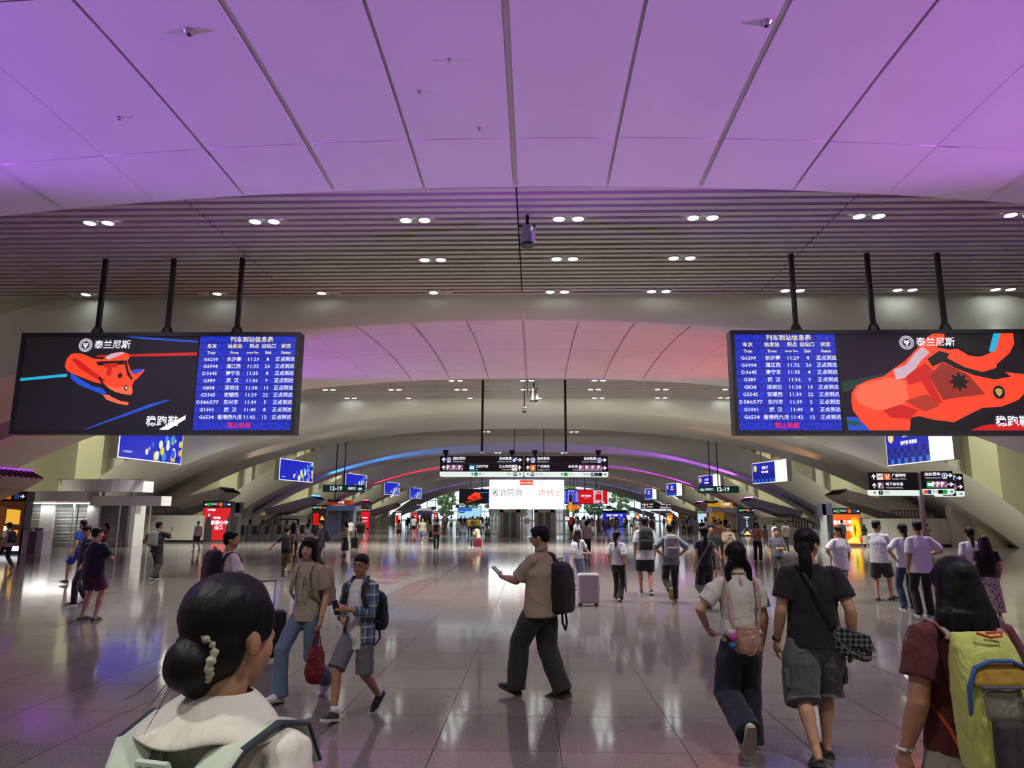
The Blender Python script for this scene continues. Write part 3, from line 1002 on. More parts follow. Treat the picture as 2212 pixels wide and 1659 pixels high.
    for it in strip:
        x = x0 + it[1] * w
        if it[0] == 'up': arrow(dark, x, hs * .5, hs * .62, 0, y - .012)
        elif it[0] == 'rt': arrow(dark, x, hs * .5, hs * .62, -math.pi / 2, y - .012)
        elif it[0] == 'lt': arrow(dark, x, hs * .5, hs * .62, math.pi / 2, y - .012)
        elif it[0] == 'cn': put_text(dark, it[2], x, hs * .5, hs * .5, y - .012, align='LEFT')
        elif it[0] == 'sq':
            sq(parent, 'strip_icon', it[2], x, hs * .5, hs * .72, y - .010)
            if it[3]:
                q = MB(); put_text(q, it[3], x, hs * .5, hs * .6, y - .013, bold=.004); q.build('icon_letter', G_white, parent)
    dark.build('strip_text', G_black, parent)
ws = empty('hanging_way_sign', (-5.05, 38.0, 3.83), 0, 'black twin-panel way-finding sign hung from two rods above the concourse', 'sign')
way_panel(ws, 0, 4.46, 1.11, [[('up', .045), ('ic', .105, G_icon_b, 'ring'), ('cn', .155, '进站乘车', 'Railway Entrance'), ('cn', .86, '自动售票', 'Automatic Ticketing', 'RIGHT'), ('ic', .895, G_icon_b, 'cart'), ('rt', .955)],
                              [('up', .045), ('P', .105, '2'), ('P', .175, '3'), ('P', .245, '4'), ('ic', .385, G_icon_c, 'bus'), ('cn', .43, '公共汽车', 'Bus'), ('cn', .86, '佛山地铁', 'Foshan Metro', 'RIGHT'), ('ic', .895, glow('#e8e8e0', .9), 'stripe'), ('up', .955)]],
          [('up', .39), ('sq', .435, G_icon_g, ''), ('cn', .465, '南门'), ('cn', .81, '西广场'), ('sq', .905, G_black, 'W'), ('up', .96)])
way_panel(ws, 4.50, 4.46, 1.11, [[('up', .045), ('ic', .105, G_icon_b, 'ring'), ('cn', .155, '进站乘车', 'Railway Entrance'), ('cn', .86, '自动售票', 'Automatic Ticketing', 'RIGHT'), ('ic', .895, G_icon_b, 'ring'), ('rt', .955)],
                                 [('up', .045), ('ic', .105, G_icon_o, 'metro'), ('cn', .155, '广州地铁', 'Guangzhou Metro'), ('cn', .64, '停车场', 'Parking', 'RIGHT'), ('P', .68, '6'), ('P', .755, '7'), ('P', .825, '4'), ('P', .895, '5'), ('rt', .955)]],
          [('up', .045), ('sq', .10, G_black, 'W'), ('cn', .13, '西广场'), ('up', .45), ('sq', .495, G_icon_g, ''), ('cn', .525, '北门'), ('cn', .70, '商场北区'), ('sq', .815, G_black, 'N'), ('sq', .86, G_icon_b, ''), ('sq', .905, G_black, ''), ('rt', .96)])
rods(ws, [2.24, 6.73], 1.11, 9.08 - 3.83, 0.06, True, 0.11)
for x in (.3, 3.85, 5.07, 8.45):
    q = MB().box(x - .12, x + .12, -.02, .24, 1.18, 1.40)
    q.box(x - .05, x + .05, .06, .16, 1.11, 1.18)
    q.box(x - .14, x + .14, -.04, -.01, 1.28, 1.42)
    q.build('sign_spotlight', M_black, ws)
sp = empty('post_way_sign', (15.9, 30.0, 0), 0, 'black way-finding sign on a pale pole at the right side', 'sign')
MB().tube([(0, 0.1, 0), (0, 0.1, 3.62)], 0.1, 14, round_=False).build('pole', mat('pole_paint', (0.5, 0.44, 0.47), rough=0.35), sp)
b1 = empty('panel', (-2.1, 0, 2.68)); b1.parent = sp
way_panel(b1, 0, 2.0, .95, [[('up', .1), ('ic', .23, glow('#e8e8e0', .9), 'stripe'), ('ic', .38, G_icon_o, 'metro'), ('cn', .47, '广州地铁', 'Guangzhou Metro')],
                            [('up', .1), ('P', .23, '2'), ('cn', .33, '地下停车场', 'Underground Parking')]], [('lt', .1), ('sq', .22, G_black, '?'), ('cn', .28, '问询')], round_r=False)
b2 = empty('panel', (0.03, -.02, 2.72), R(-24)); b2.parent = sp
way_panel(b2, 0, 1.12, .95, [[('cn', .62, '进站乘车', 'Railway Entrance', 'RIGHT'), ('ic', .74, G_icon_b, 'ring'), ('rt', .9)],
                             [('ic', .26, G_icon_g, 'bus'), ('P', .40, '2'), ('P', .54, '3'), ('P', .68, '4'), ('rt', .9)]], [('sq', .1, G_icon_o, ''), ('sq', .2, G_icon_b, ''), ('cn', .3, '商业'), ('sq', .56, G_black, ''), ('sq', .7, G_icon_g, ''), ('rt', .9)])
b3 = empty('panel', (0.86, .5, 2.66)); b3.parent = sp
way_panel(b3, 0, 1.16, .95, [[('cn', .5, '动售票', 'Ticketing', 'RIGHT'), ('ic', .64, G_icon_b, 'cart'), ('rt', .86)], [('P', .42, '4'), ('P', .62, '5'), ('rt', .86)]],
          [('sq', .3, G_black, 'N'), ('sq', .46, G_icon_b, ''), ('sq', .62, G_black, ''), ('rt', .86)])
# green gate-number signs
M_green = mat('sign_green', (0.006, 0.035, 0.03), rough=0.4, emit='#0d332c', estr=.6)
def gate_sign(x0, x1, y, z0, z1, txt, sub, note, flip, label):
    o = empty('gate_number_sign', (x0, y, z0), 0, label, 'sign', 'green gate-number signs')
    w, h = x1 - x0, z1 - z0
    MB().box(0, w, 0, .15, 0, h).build('sign_body', M_green, o)
    t = MB()
    if not flip:
        put_text(t, txt, .16 * w, h * .5, h * .82, -.01, 'LEFT', .012); put_text(t, sub, .60 * w, h * .5, h * .4, -.01, 'LEFT', .004); put_text(t, note, .84 * w, h * .42, h * .4, -.01, 'LEFT', .004)
    else:
        put_text(t, note, .04 * w, h * .42, h * .4, -.01, 'LEFT', .004); put_text(t, sub, .17 * w, h * .5, h * .4, -.01, 'LEFT', .004); put_text(t, txt, .44 * w, h * .5, h * .82, -.01, 'LEFT', .012)
    t.build('sign_text', G_white, o)
    rods(o, [w * .3, w * .5], h, 9.06 - z0, .035, False, .08)
    c = MB().box(w * .3 - .03, w * .3 + .03, .05, .11, -.85, 0)
    for sg in (-1, 1): c.tube([(w * .3 + sg * .1, .0, -.8), (w * .3 + sg * .5, -.1, -.72)], .1, 8)
    c.build('camera_cluster', M_black, o)
    return o
gate_sign(-18.55, -14.85, 62.3, 3.76, 4.36, '12-19', '出站口', '(南)', False, 'green hanging sign reading 12-19 on the left of the hall')
gate_sign(14.1, 17.6, 62.3, 3.78, 4.38, '12-19', '出站口', '(北)', True, 'green hanging sign reading 12-19 on the right of the hall')
gate_sign(-14.6, -10.6, 133, 3.1, 3.75, '20-27', '出站口', '(南)', False, 'small distant green sign reading 20-27 under the far left board')
gate_sign(10.4, 14.2, 133, 3.0, 3.6, '20-27', '出站口', '(北)', True, 'small distant green sign reading 20-27 under the far right board')
# distant way sign on posts, right
ds = empty('distant_way_sign', (0, 62, 0), 0, 'distant black way-finding sign on two posts beyond the right-hand walkers', 'sign')
a_, b_ = on_depth(1385, 1103, 62), on_depth(1450, 1090, 62)
bx_ = empty('panel', (a_.x, 0, a_.z)); bx_.parent = ds
way_panel(bx_, 0, b_.x - a_.x, b_.z - a_.z + .1, [[('up', .05), ('ic', .12, glow('#e8e8e0', .9), 'stripe'), ('ic', .2, G_icon_o, 'metro'), ('cn', .26, '广州地铁', ''), ('cn', .8, '进站乘车', '', 'RIGHT'), ('ic', .86, G_icon_b, 'ring'), ('rt', .95)],
                                                 [('up', .05), ('P', .12, '2'), ('cn', .2, '地下停车场', ''), ('P', .66, '2'), ('P', .73, '3'), ('P', .80, '4'), ('P', .87, '5'), ('rt', .95)]], [('rt', .95), ('sq', .85, G_icon_b, '')])
for x in (a_.x + .2, (a_.x + b_.x) / 2 + .3): MB().tube([(x, .15, 0), (x, .15, a_.z + .1)], .07, 8, round_=False).build('post', M_grey, ds)

# ---- lit advert boxes on the vault faces
def side_ad(k, sx, label):
    yb = Y0 + PERIOD * k - 0.3
    if k == 2: far, near_, z, h = (sx * 21.9 - .35, yb), (sx * 22.6 - .35, yb - 5.7), 4.85, 2.4
    else: far, near_, z, h = (sx * 20.2 - .35, yb), (sx * 21.4 - .35, yb - 5.4), 4.7, 1.85
    (xl, yl), (xr, yr) = (near_, far) if sx < 0 else (far, near_)
    w = math.hypot(xr - xl, yr - yl)
    o = empty('fascia_lightbox', ((xl + xr) / 2, (yl + yr) / 2, z), math.atan2(yr - yl, xr - xl), label, 'advert', 'lit adverts on the vault faces')
    for f in (-.3, .3): MB().box(w * f - .04, w * f + .04, .2, .28, h, 10.71 - z).build('hanging_rod', M_steel, o)
    MB().box(-w / 2, w / 2, 0, .45, 0, h).build('housing', M_wall, o)
    MB().box(-w / 2, w / 2, -.03, 0, 0, h).build('lit_frame', G_white, o)
    b = .06
    if sx < 0:
        MB().box(-w / 2 + b, w / 2 - b, -.04, -.03, b, h - b).build('picture', glow('#1a28c8', .9), o)
        r_ = random.Random(3)
        for i in range(40):
            u = r_.random() ** .6
            cx, cz = -w / 2 + b + (w - 2 * b) * (.35 + .63 * u), b + .1 + (h - 2 * b - .2) * r_.random() * (0.35 + .65 * u)
            rr = r_.uniform(.06, .2) * w / 3.9
            colr = r_.choice(['#e8d840', '#f0f0e0', '#3060e8', '#0a1050', '#e8f4f8', '#f0c020', '#4090f0', '#101858'])
            cz = min(max(cz, b + rr), h - b - rr); cx = min(cx, w / 2 - b - rr)
            MB().poly([(cx + rr * .8 * math.cos(q * .785), -.045 - .0006 * i, cz + rr * 1.1 * math.sin(q * .785)) for q in range(8)]).build('picture_print', glow(colr, .95), o)
        t = MB(); put_text(t, '广告投放热线', -w * .45, h * .16, h * .055, -.075, 'LEFT'); t.build('caption', G_white, o)
    else:
        MB().box(-w / 2 + b, w * .18, -.04, -.03, b, h - b).build('picture', glow('#2028b8', .9), o)
        for i in range(12):
            for j in range(3):
                if (i + j) % 2 == 0 or j == 0:
                    s_ = (w * .68 - b) / 12
                    MB().box(-w / 2 + b + i * s_, -w / 2 + b + (i + 1) * s_, -.044, -.04, b + j * s_, b + (j + 1) * s_).build('picture_print', glow('#2a70f0' if (i + j) % 2 else '#101a70', .9), o)
        MB().poly([(-w * .45, -.045, h * .62), (-w * .45, -.045, h * .86), (-w * .36, -.045, h * .86), (-w * .36, -.045, h * .62), (-w * .405, -.045, h * .55)]).build('picture_print', glow('#f0d890', 1.0), o)
        t = MB(); put_text(t, '怕噪音 用皇派', -w * .12, h * .52, h * .10, -.046, bold=.01); put_text(t, '皇派门窗', -w * .10, h * .72, h * .14, -.046, bold=.01); t.build('caption', G_white, o)
for k in (2, 3, 4, 5, 6):
    side_ad(k, -1, 'blue picture lightbox on the left face of the %s vault' % ORD[k])
    side_ad(k, 1, 'blue and white lightbox on the right face of the %s vault' % ORD[k])
# ================================================================== totems, kiosks, gates, elevators, far front
M_tot = mat('totem_dark', (0.05, 0.05, 0.055), rough=0.4)
def totem(pxl, pxr, pyt, pyb, label, colr, prints, head=True, txt=(), glowk=1.0):
    a = on_floor((pxl + pxr) / 2, pyb)
    Y = a.y
    x0, x1 = on_depth(pxl, pyb, Y).x, on_depth(pxr, pyb, Y).x
    h = on_depth(pxl, pyt, Y).z
    w = x1 - x0
    o = empty('advert_totem', (x0, Y, 0), 0, label, 'advert', 'standing lit adverts')
    MB().box(0, w, .02, .5, 0.06, h).build('housing', M_tot, o)
    MB().box(-.06, w + .06, -.05, .55, 0, .06).build('base', M_steel, o)
    hh = .15 * h if head else .02
    if head:
        MB().box(-.02, w + .02, -.02, .52, h - hh, h + .02).build('header', M_sign, o)
        t = MB(); arrow(t, .1 * w, h - hh / 2, hh * .5, math.pi / 2, -.03); arrow(t, .92 * w, h - hh / 2, hh * .5, -math.pi / 2, -.03)
        put_text(t, '出站口', .4 * w, h - hh * .45, hh * .4, -.03); t.build('header_text', G_white, o)
        sq(o, 'icon', G_icon_g, .2 * w, h - hh / 2, hh * .6, -.03); sq(o, 'icon', G_icon_o, .62 * w, h - hh / 2, hh * .6, -.03); sq(o, 'icon', G_icon_b, .8 * w, h - hh / 2, hh * .6, -.03)
    ha = h - hh - .14
    MB().box(.04, w - .04, 0, .02, .12, .12 + ha).build('lit_panel', glow(colr, glowk), o)
    z0 = .12
    for i, (m_, pts) in enumerate(prints):
        MB().poly([(.04 + u * (w - .08), -.004 - .002 * i, z0 + v * ha) for u, v in pts]).build('ad_print', m_, o)
    for q in txt:
        t = MB(); put_text(t, q[0], .04 + q[1] * (w - .08), z0 + q[2] * ha, q[3] * w, -.04, bold=.006 * w); t.build('ad_text', q[4] if len(q) > 4 else G_white, o)
    return o
FIG_L = [(.08, 0), (.36, 0), (.38, .25), (.33, .55), (.28, .68), (.30, .74), (.26, .83), (.17, .83), (.13, .74), (.15, .68), (.08, .5)]
FIG_R = [(.86, .1), (1, .1), (1, .8), (.93, .76), (.9, .62)]
G_dk = mat('print_dark', (0.03, 0.03, 0.035), rough=0.5, emit='#20242c', estr=.7)
totem(433, 494, 1083, 1171, 'red lit advert totem reading in white characters, left beside the turnstiles', '#e01420', [(G_dk, FIG_L), (G_dk, FIG_R), (G_pale, [(.17, .72), (.26, .72), (.27, .8), (.22, .83), (.17, .8)])], txt=(('就要小牛', .64, .53, .155), ('新国标', .52, .68, .085), ('全系', .62, .38, .15), ('小牛电动', .3, .93, .07)), glowk=.9)
totem(1803, 1864, 1098, 1180, 'orange and gold lit advert totem on the right beyond the standing men', '#f06010', [(glow('#ffb010', 1.0), [(.79 + .22 * math.cos(i * .35), .5 + .42 * math.sin(i * .35)) for i in range(18)]), (glow('#ffe020', 1.1), [(.79 + .16 * math.cos(i * .35), .5 + .32 * math.sin(i * .35)) for i in range(18)]), (glow('#fff060', 1.2), [(.4, .05), (.95, .03), (.9, .2), (.7, .26), (.5, .14)]), (glow('#a84800', .9), [(.76, .3), (.8, .3), (.83, .5), (.78, .7), (.75, .5)])], txt=(('金贵之醇', .33, .72, .17), ('金沙酱酒', .33, .5, .17)), glowk=1.1)
totem(672, 701, 1092, 1153, 'dark lit advert totem with red and gold print beside the white kiosk', '#241a14', [(G_dred, [(.05, .3), (.5, .3), (.5, .85), (.05, .85)]), (glow('#ffc060', 1.0), [(.6, .2), (.9, .2), (.95, .6), (.75, .75), (.6, .55)]), (G_white, [(.55, .02), (.95, .02), (.95, .14), (.55, .14)])])
totem(778, 797, 1098, 1143, 'red lit advert totem at the left leg of the fifth vault', '#e01828', [(G_white, [(.2, .6), (.8, .6), (.8, .66), (.2, .66)]), (G_pale, [(.2, .4), (.8, .4), (.8, .46), (.2, .46)])])
totem(853, 866, 1102, 1138, 'small red and white totem down the left side, nearest the pink-shirted walker', '#f0e8e8', [(G_dred, [(.05, .2), (.6, .2), (.6, .8), (.05, .8)])])
totem(887, 901, 1104, 1136, 'small red shop totem left of the beige-shirted walker', '#e83038', [(G_white, [(.2, .7), (.8, .7), (.8, .8), (.2, .8)])])
totem(936, 945, 1105, 1134, 'smallest red totem of the left side, near the far boards', '#e83038', [(G_white, [(.2, .7), (.8, .7), (.8, .8), (.2, .8)])])
totem(1598, 1632, 1098, 1158, 'dark grey poster totem with white column of text, right of the hall', '#2c2c34', [(glow('#ffd890', 1.0), [(.25, 0), (.75, 0), (.55, .16), (.45, .16)]), (glow('#8890a8', .8), [(.0, .05), (.3, .25), (.38, .3), (.2, 0)]), (glow('#8890a8', .8), [(1, .05), (.7, .25), (.62, .3), (.8, 0)])], txt=(('活', .5, .66, .1), ('动', .5, .56, .1), ('公', .5, .47, .1), ('告', .5, .38, .1), ('敬请期待', .5, .78, .1)))
totem(1508, 1528, 1103, 1143, 'pale blue lit advert totem on the right side', '#b8dcf0', [(glow('#60b0d8', 1.0), [(.2, .1), (.8, .1), (.7, .5), (.4, .6)]), (G_white, [(.45, .2), (.6, .2), (.6, .7), (.45, .7)])])
totem(1441, 1454, 1107, 1140, 'small orange lit totem under the distant way sign', '#ff8820', [(glow('#ffd040', 1.1), [(.3, .3), (.8, .3), (.8, .7), (.3, .7)]), (G_white, [(.1, .6), (.3, .6), (.3, .85), (.1, .85)])])
totem(1374, 1382, 1108, 1134, 'tiny orange lit totem beside the far right crowd', '#ff9030', [(G_white, [(.2, .6), (.8, .6), (.8, .85), (.2, .85)])])
# big drinks advert at the left edge
lt = totem(-60, 42, 1062, 1196, 'brown lit drinks advert with golden poster at the left picture edge', '#3a2012', [(glow('#f0b040', 1.0), [(.62, .55), (.93, .53), (.93, .82), (.62, .85)]), (glow('#fff0c0', 1.2), [(.6, .28), (.74, .28), (.74, .5), (.6, .5)]), (glow('#ffa830', 1.0), [(.82, .25), (.9, .25), (.93, .42), (.79, .42)]), (glow('#5a3418', .9), [(0, .3), (.6, .3), (.6, .9), (0, .9)]), (G_white, [(.55, 0), (1, 0), (1, .1), (.55, .1)])])

# ---- white kiosk with roller shutters, left
M_shut = mat('shutter_metal', (0.33, 0.34, 0.34), rough=0.42, metal=0.4)
M_fascia = mat('gloss_fascia', (0.76, 0.75, 0.78), rough=0.16, metal=0.0)
KY = 39.5
def kx(px): return on_depth(px, 1150, KY).x
def kz(py): return on_depth(200, py, KY).z
ki = empty('shuttered_kiosk', (0, KY, 0), 0, 'closed white kiosk with roller shutters and curved fascia on the left', 'kiosk')
MB().box(kx(48), kx(262), 1.2, 2.3, 0, kz(1088)).build('rear_wall', M_white, ki)
def shutter(x0, x1, z1, y=.5):
    s_ = MB()
    n = 30
    for i in range(n):
        za, zb = z1 * i / n, z1 * (i + 1) / n
        zm = (za + zb) / 2
        s_.quad((x0, y, za), (x1, y, za), (x1, y - .03, zm), (x0, y - .03, zm)); s_.quad((x0, y - .03, zm), (x1, y - .03, zm), (x1, y, zb), (x0, y, zb))
    o = s_.build('roller_shutter', M_shut, ki)
for a, b in ((50, 74), (103, 150), (153, 176), (203, 250), (254, 266)):
    shutter(kx(a), kx(b), kz(1088))
for a, b in ((74, 103), (176, 203), (266, 272)):
    MB().box(kx(a), kx(b), .3, .7, 0, kz(1084)).build('pillar', M_white, ki)
for p_ in (151.5, 252, 318):
    MB().tube([(kx(p_), .1, 0), (kx(p_), .1, kz(1090))], .05, 10, round_=False).build('post', M_white, ki)
def curved_band(x0, x1, z0, z1, bow, name, y0=-.3, th=.12):
    n = 14
    q = MB(); pr = None
    for i in range(n + 1):
        f = i / n
        x = x0 + (x1 - x0) * f
        y = y0 - bow * math.sin(math.pi * f)
        c = [(x, y, z0), (x, y, z1), (x, y + th + 1.0, z1), (x, y + th + 1.0, z0)]
        if pr: q.add(pr + c, [(i_, (i_ + 1) % 4, 4 + (i_ + 1) % 4, 4 + i_) for i_ in range(4)])
        else: q.add(c, [(0, 1, 2, 3)])
        pr = c
    q.add(pr, [(3, 2, 1, 0)])
    o = q.build(name, M_fascia, ki)
    return o
curved_band(kx(46), kx(186), kz(1084), kz(1062), .5, 'curved_fascia')
curved_band(kx(187), kx(342), kz(1092), kz(1071), .35, 'curved_fascia', y0=.0)
curved_band(kx(99), kx(287), kz(1062), kz(1036), .9, 'roof_ring', y0=.6)
q = MB().box(kx(98), kx(288), .4, 1.9, kz(1036), kz(1034)); q.build('roof_ring_edge', M_steel, ki)
for p_ in (152, 190, 255): MB().box(kx(p_) - .07, kx(p_) + .07, 1.0, 1.14, kz(1072), kz(1060)).build('ring_bracket', M_white, ki)
MB().box(kx(52), kx(262), .25, .40, kz(1089), kz(1086)).build('added_fill_strip', glow('#f4f0e8', 1.6), ki)  # glowing strip added to brighten the dim kiosk front
add_light('AREA', ((kx(52) + kx(262)) / 2, KY + .1, kz(1090)), 70.0, (1, .97, .93), rot=(R(-12), 0, 0), shape='RECTANGLE', size=kx(262) - kx(52), size_y=.2)  # added fill light for the shutters, goes with the strip
bn = empty('litter_bin', (on_floor(75, 1196).x, on_floor(75, 1196).y, 0), 0, 'steel litter bin with dark side panels before the shuttered kiosk', 'bin')
MB().box(-.5, .5, -.3, .3, 0, 1.05).build('bin_body', M_fascia, bn)
MB().box(-.54, -.46, -.33, .33, 0, 1.08).build('side_panel', M_black, bn)
MB().box(-.16, .2, -.33, -.3, .02, 1.0).build('door', mat('bin_door', (.3, .3, .3), rough=.2, metal=.8), bn)
MB().ell((.05, 0, 1.1), (.24, .16, .06), 10, 6).build('ashtray_lid', M_black, bn)

# ---- mid distance kiosks
def kiosk(pxl, pxr, pyt, pyb, top_col, label, sx, txt, lit=None):
    a = on_floor((pxl + pxr) / 2, pyb); Y = a.y
    x0, x1 = on_depth(pxl, pyb, Y).x, on_depth(pxr, pyb, Y).x
    h = on_depth(pxl, pyt, Y).z; w = x1 - x0
    o = empty('kiosk', (x0, Y, 0), 0, label, 'kiosk')
    MB().box(w * .1, w * .45, .6, 3, 0, h * .68).build('booth', M_fascia if lit is None else lit, o)
    MB().box(w * .47, w * .8, 1.6, 3, 0, h * .68).build('booth_back', M_white, o)
    for f in (.08, .46, .84): MB().tube([(w * f, .1, 0), (w * f, .1, h * .7)], .05, 8, round_=False).build('post', M_white, o)
    MB().box(0, w, -.1, 2.5, h * .66, h * .82).build('canopy', M_fascia, o)
    MB().box(w * .02, w * .75, .2, 2.2, h * .86, h).build('sign_ring', top_col, o)
    for f in (.1, .6): MB().box(w * f - .05, w * f + .05, 1, 1.1, h * .8, h * .87).build('sign_bracket', M_white, o)
    t = MB(); put_text(t, txt, w * .5, h * .93, h * .1, .18, bold=.008); t.build('sign_text', G_white, o)
kiosk(700, 766, 1080, 1149, glow('#a03010', .8), 'white kiosk with brown red sign ring on the left side', -1, '手信')
kiosk(1540, 1602, 1085, 1150, glow('#d09020', .8), 'white kiosk with yellow sign ring on the right side', 1, '便利店', glow('#a87818', .55))
kiosk(905, 935, 1098, 1133, glow('#c8c8b8', .6), 'small pale kiosk deep on the left side', -1, '')

# ---- rows of ticket gates
M_gate = mat('gate_steel', (0.42, 0.42, 0.43), rough=0.35, metal=0.25)
me_g1 = MB().box(-.09, .09, -.7, .7, 0, .95).mesh('cabinet'); me_g1.materials.append(M_gate)
me_g2 = MB().box(-.10, .10, -.72, .72, .95, 1.02).mesh('top_plate'); me_g2.materials.append(M_steel)
me_g3 = MB().box(-.09, .09, -.2, -.1, 1.02, 1.42).mesh('reader_post'); me_g3.materials.append(M_tot)
me_g4 = MB().box(.14, .5, -.03, .0, .3, 1.0).mesh('flap'); me_g4.materials.append(mat('gate_flap', (.12, .13, .14), rough=.2))
for sx, (xa, ya), (xb, yb), n in ((-1, (-22.6, 52.2), (-18.0, 57.5), 8), (1, (17.6, 47.0), (21.6, 50.0), 7)):
    for i in range(n):
        f = i / (n - 1)
        g = empty('ticket_gate', (xa + (xb - xa) * f, ya + (yb - ya) * f, 0), 0, '%s steel ticket gate, %s from the %s' % (SIDE[sx], (ORD + ['twelfth', 'thirteenth'])[i], 'red totem' if sx < 0 else 'black-shirted woman'), 'ticket gate', '%s row of ticket gates' % SIDE[sx])
        for nm, me_ in (('cabinet', me_g1), ('top_plate', me_g2), ('reader_post', me_g3), ('flap', me_g4)):
            link(nm, me_, g)
# tall grey portal beside each totem
for sx, px0, px1, pyb in ((-1, 495, 512, 1170), (1, 1783, 1800, 1184)):
    a = on_floor(px0 if sx > 0 else px1, pyb); Y = a.y + .6
    x0, x1 = on_depth(px0 - (0 if sx > 0 else 0), pyb, Y).x, on_depth(px1, pyb, Y).x
    o = empty('gate_portal', (x0, Y, 0), 0, 'grey metal portal frame beside the %s' % ('red totem' if sx < 0 else 'orange totem'), 'portal')
    w = x1 - x0
    MB().box(w * .55 if sx < 0 else 0, w if sx < 0 else w * .45, 0, .5, 0, 2.55).build('upright', M_grey, o)
    MB().box(-.1, w + .1, 0, .5, 1.9, 2.6).build('lintel', mat('portal_blue', (.05, .05, .09), rough=.4), o)
# stairs with dark balustrade behind the gates
for sx, pa, pb in ((-1, (560, 1134), (606, 1108)), (1, (1775, 1137), (1712, 1112))):
    Y = 63.0
    a, b = on_depth(*pa, Y), on_depth(*pb, Y)
    o = empty('stair_balustrade', (0, Y, 0), 0, 'dark stair balustrade rising behind the %s ticket gates' % SIDE[sx], 'balustrade')
    n = 11
    for i in range(n):
        f = i / (n - 1)
        x, z = a.x + (b.x - a.x) * f, a.z + (b.z - a.z) * f
        MB().box(x - .04, x + .04, -.03, .03, max(z - 1.0, 0), z).build('baluster', M_black, o)
    MB().tube([a - Vector((0, Y, 0)), b - Vector((0, Y, 0))], .06, 6).build('handrail', M_black, o)
    e_ = b.x + (1.7 if sx < 0 else -1.7)
    for z in (b.z, b.z - .55): MB().box(min(b.x, e_), max(b.x, e_), -.04, .04, z - .05, z + .03).build('landing_rail', M_black, o)
    pts = [(a.x, 0, 0), (b.x, 0, 0), (b.x, 0, b.z - .9), (a.x, 0, max(a.z - .9, .02))]
    MB().poly(pts, 3.0, 1).build('stair_flight', M_wall, o)
    MB().box(min(b.x, e_), max(b.x, e_), 0, 3, 0, b.z - .9).build('landing', M_wall, o)

# ---- glass elevators and the white lightbox
M_glass = mat('shaft_glass', (0.75, 0.85, 0.83), rough=0.05, alpha=0.28, spec=0.6)
M_glass_d = mat('door_glass', (0.16, 0.20, 0.19), rough=0.08, alpha=0.75, spec=0.6)
M_brass = mat('brushed_frame', (0.36, 0.32, 0.28), rough=0.35, metal=0.6)
EX0, EX1, EY = -3.72, 2.5, 60.3
el = empty('elevator_block', (0, EY, 0), 0, 'glass elevator block with two steel-framed doors under the white lightbox', 'elevator')
wE = EX1 - EX0
for f0 in (.135, .595):
    x0, x1 = EX0 + f0 * wE, EX0 + (f0 + .27) * wE
    MB().box(x0, x0 + .32, -.25, .3, 0, 2.28).build('door_jamb', M_brass, el)
    MB().box(x1 - .32, x1, -.25, .3, 0, 2.28).build('door_jamb', M_brass, el)
    MB().box(x0, x1, -.25, .3, 2.05, 2.28).build('door_head', M_brass, el)
    xm = (x0 + x1) / 2
    for a, b in ((x0 + .32, xm - .01), (xm + .01, x1 - .32)):
        MB().box(a, b, -.05, 0, 0.02, 2.05).build('door_leaf', M_glass_d, el)
        MB().box(a if a > xm else b - .05, a + .05 if a > xm else b, -.07, -.05, 0, 2.05).build('door_stile', M_steel, el)
    MB().box(x0 + .05, x1 - .05, 2.2, 2.25, 0, 2.3).build('car_back', mat('car_back', (.2, .22, .22), rough=.4), el)
    MB().box(x0 + .2, x1 - .2, .5, 2.1, 2.2, 2.24).build('car_ceiling', glow('#d8e8c8', 1.0), el)
for x in (EX0, EX0 + .12 * wE, EX0 + .42 * wE, EX0 + .57 * wE, EX0 + .88 * wE, EX1):
    MB().box(x - .05, x + .05, -.1, .0, 0, 2.3).build('mullion', M_steel, el)
    MB().box(x - .05, x + .05, 2.5, 2.6, 0, 2.3).build('mullion', M_steel, el)
for a, b in ((0, .12), (.42, .57), (.88, 1)):
    MB().box(EX0 + a * wE + .06, EX0 + b * wE - .06, -.06, -.03, .1, 2.28).build('pane', M_glass, el)
    MB().box(EX0 + a * wE + .06, EX0 + b * wE - .06, 2.5, 2.53, .1, 2.28).build('pane', M_glass, el)
MB().box(EX0 - .6, EX0 + .8, -.6, -.55, .28, .34).build('guard_rail', M_steel, el)
MB().box(EX1 - .8, EX1 + .4, -.6, -.55, .28, .34).build('guard_rail', M_steel, el)
MB().box(EX0 + .46 * wE, EX0 + .53 * wE, -.14, -.08, 1.1, 1.6).build('notice', M_white, el)
lb = empty('lightbox_billboard', (0, 60.0, 2.3), 0, 'big glowing white billboard with grey and orange characters above the elevators', 'billboard')
MB().box(-3.79, 2.5, 0, .6, 0, 2.47).build('housing', M_steel, lb)
MB().box(-3.76, 2.47, -.05, 0, .03, 2.44).build('lit_face', glow('#fbfffd', 1.9), lb)
MB().box(-1.22, -.12, -.07, -.05, 2.0, 2.42).build('brand_plate', glow('#f05020', 1.0), lb)
t = MB(); put_text(t, 'soundbox', -.60, 2.2, .22, -.08, bold=.006); put_text(t, '●', -1.08, 2.2, .16, -.08); t.build('brand_text', G_white, lb)
t = MB(); put_text(t, '吸音隔音', -3.60, 1.32, .66, -.08, 'LEFT'); t.build('slogan_text', mat('print_grey', (.12, .15, .17), rough=.5), lb)
t = MB(); put_text(t, '声博士', .32, 1.32, .66, -.08, 'LEFT'); t.build('slogan_text', mat('print_orange', (.75, .16, .04), rough=.5, emit='#f05a28', estr=.7), lb)
for x in (-1.7, 0.8): MB().box(x - .03, x + .03, .2, .26, 2.47, 6.76).build('hanging_rod', M_black, lb)
po = empty('banded_pole', (on_depth(1224, 1145, 59.4).x + .35, 59.4, 0), 0, 'slim pole banded brown, yellow and red beside the white billboard', 'pole')
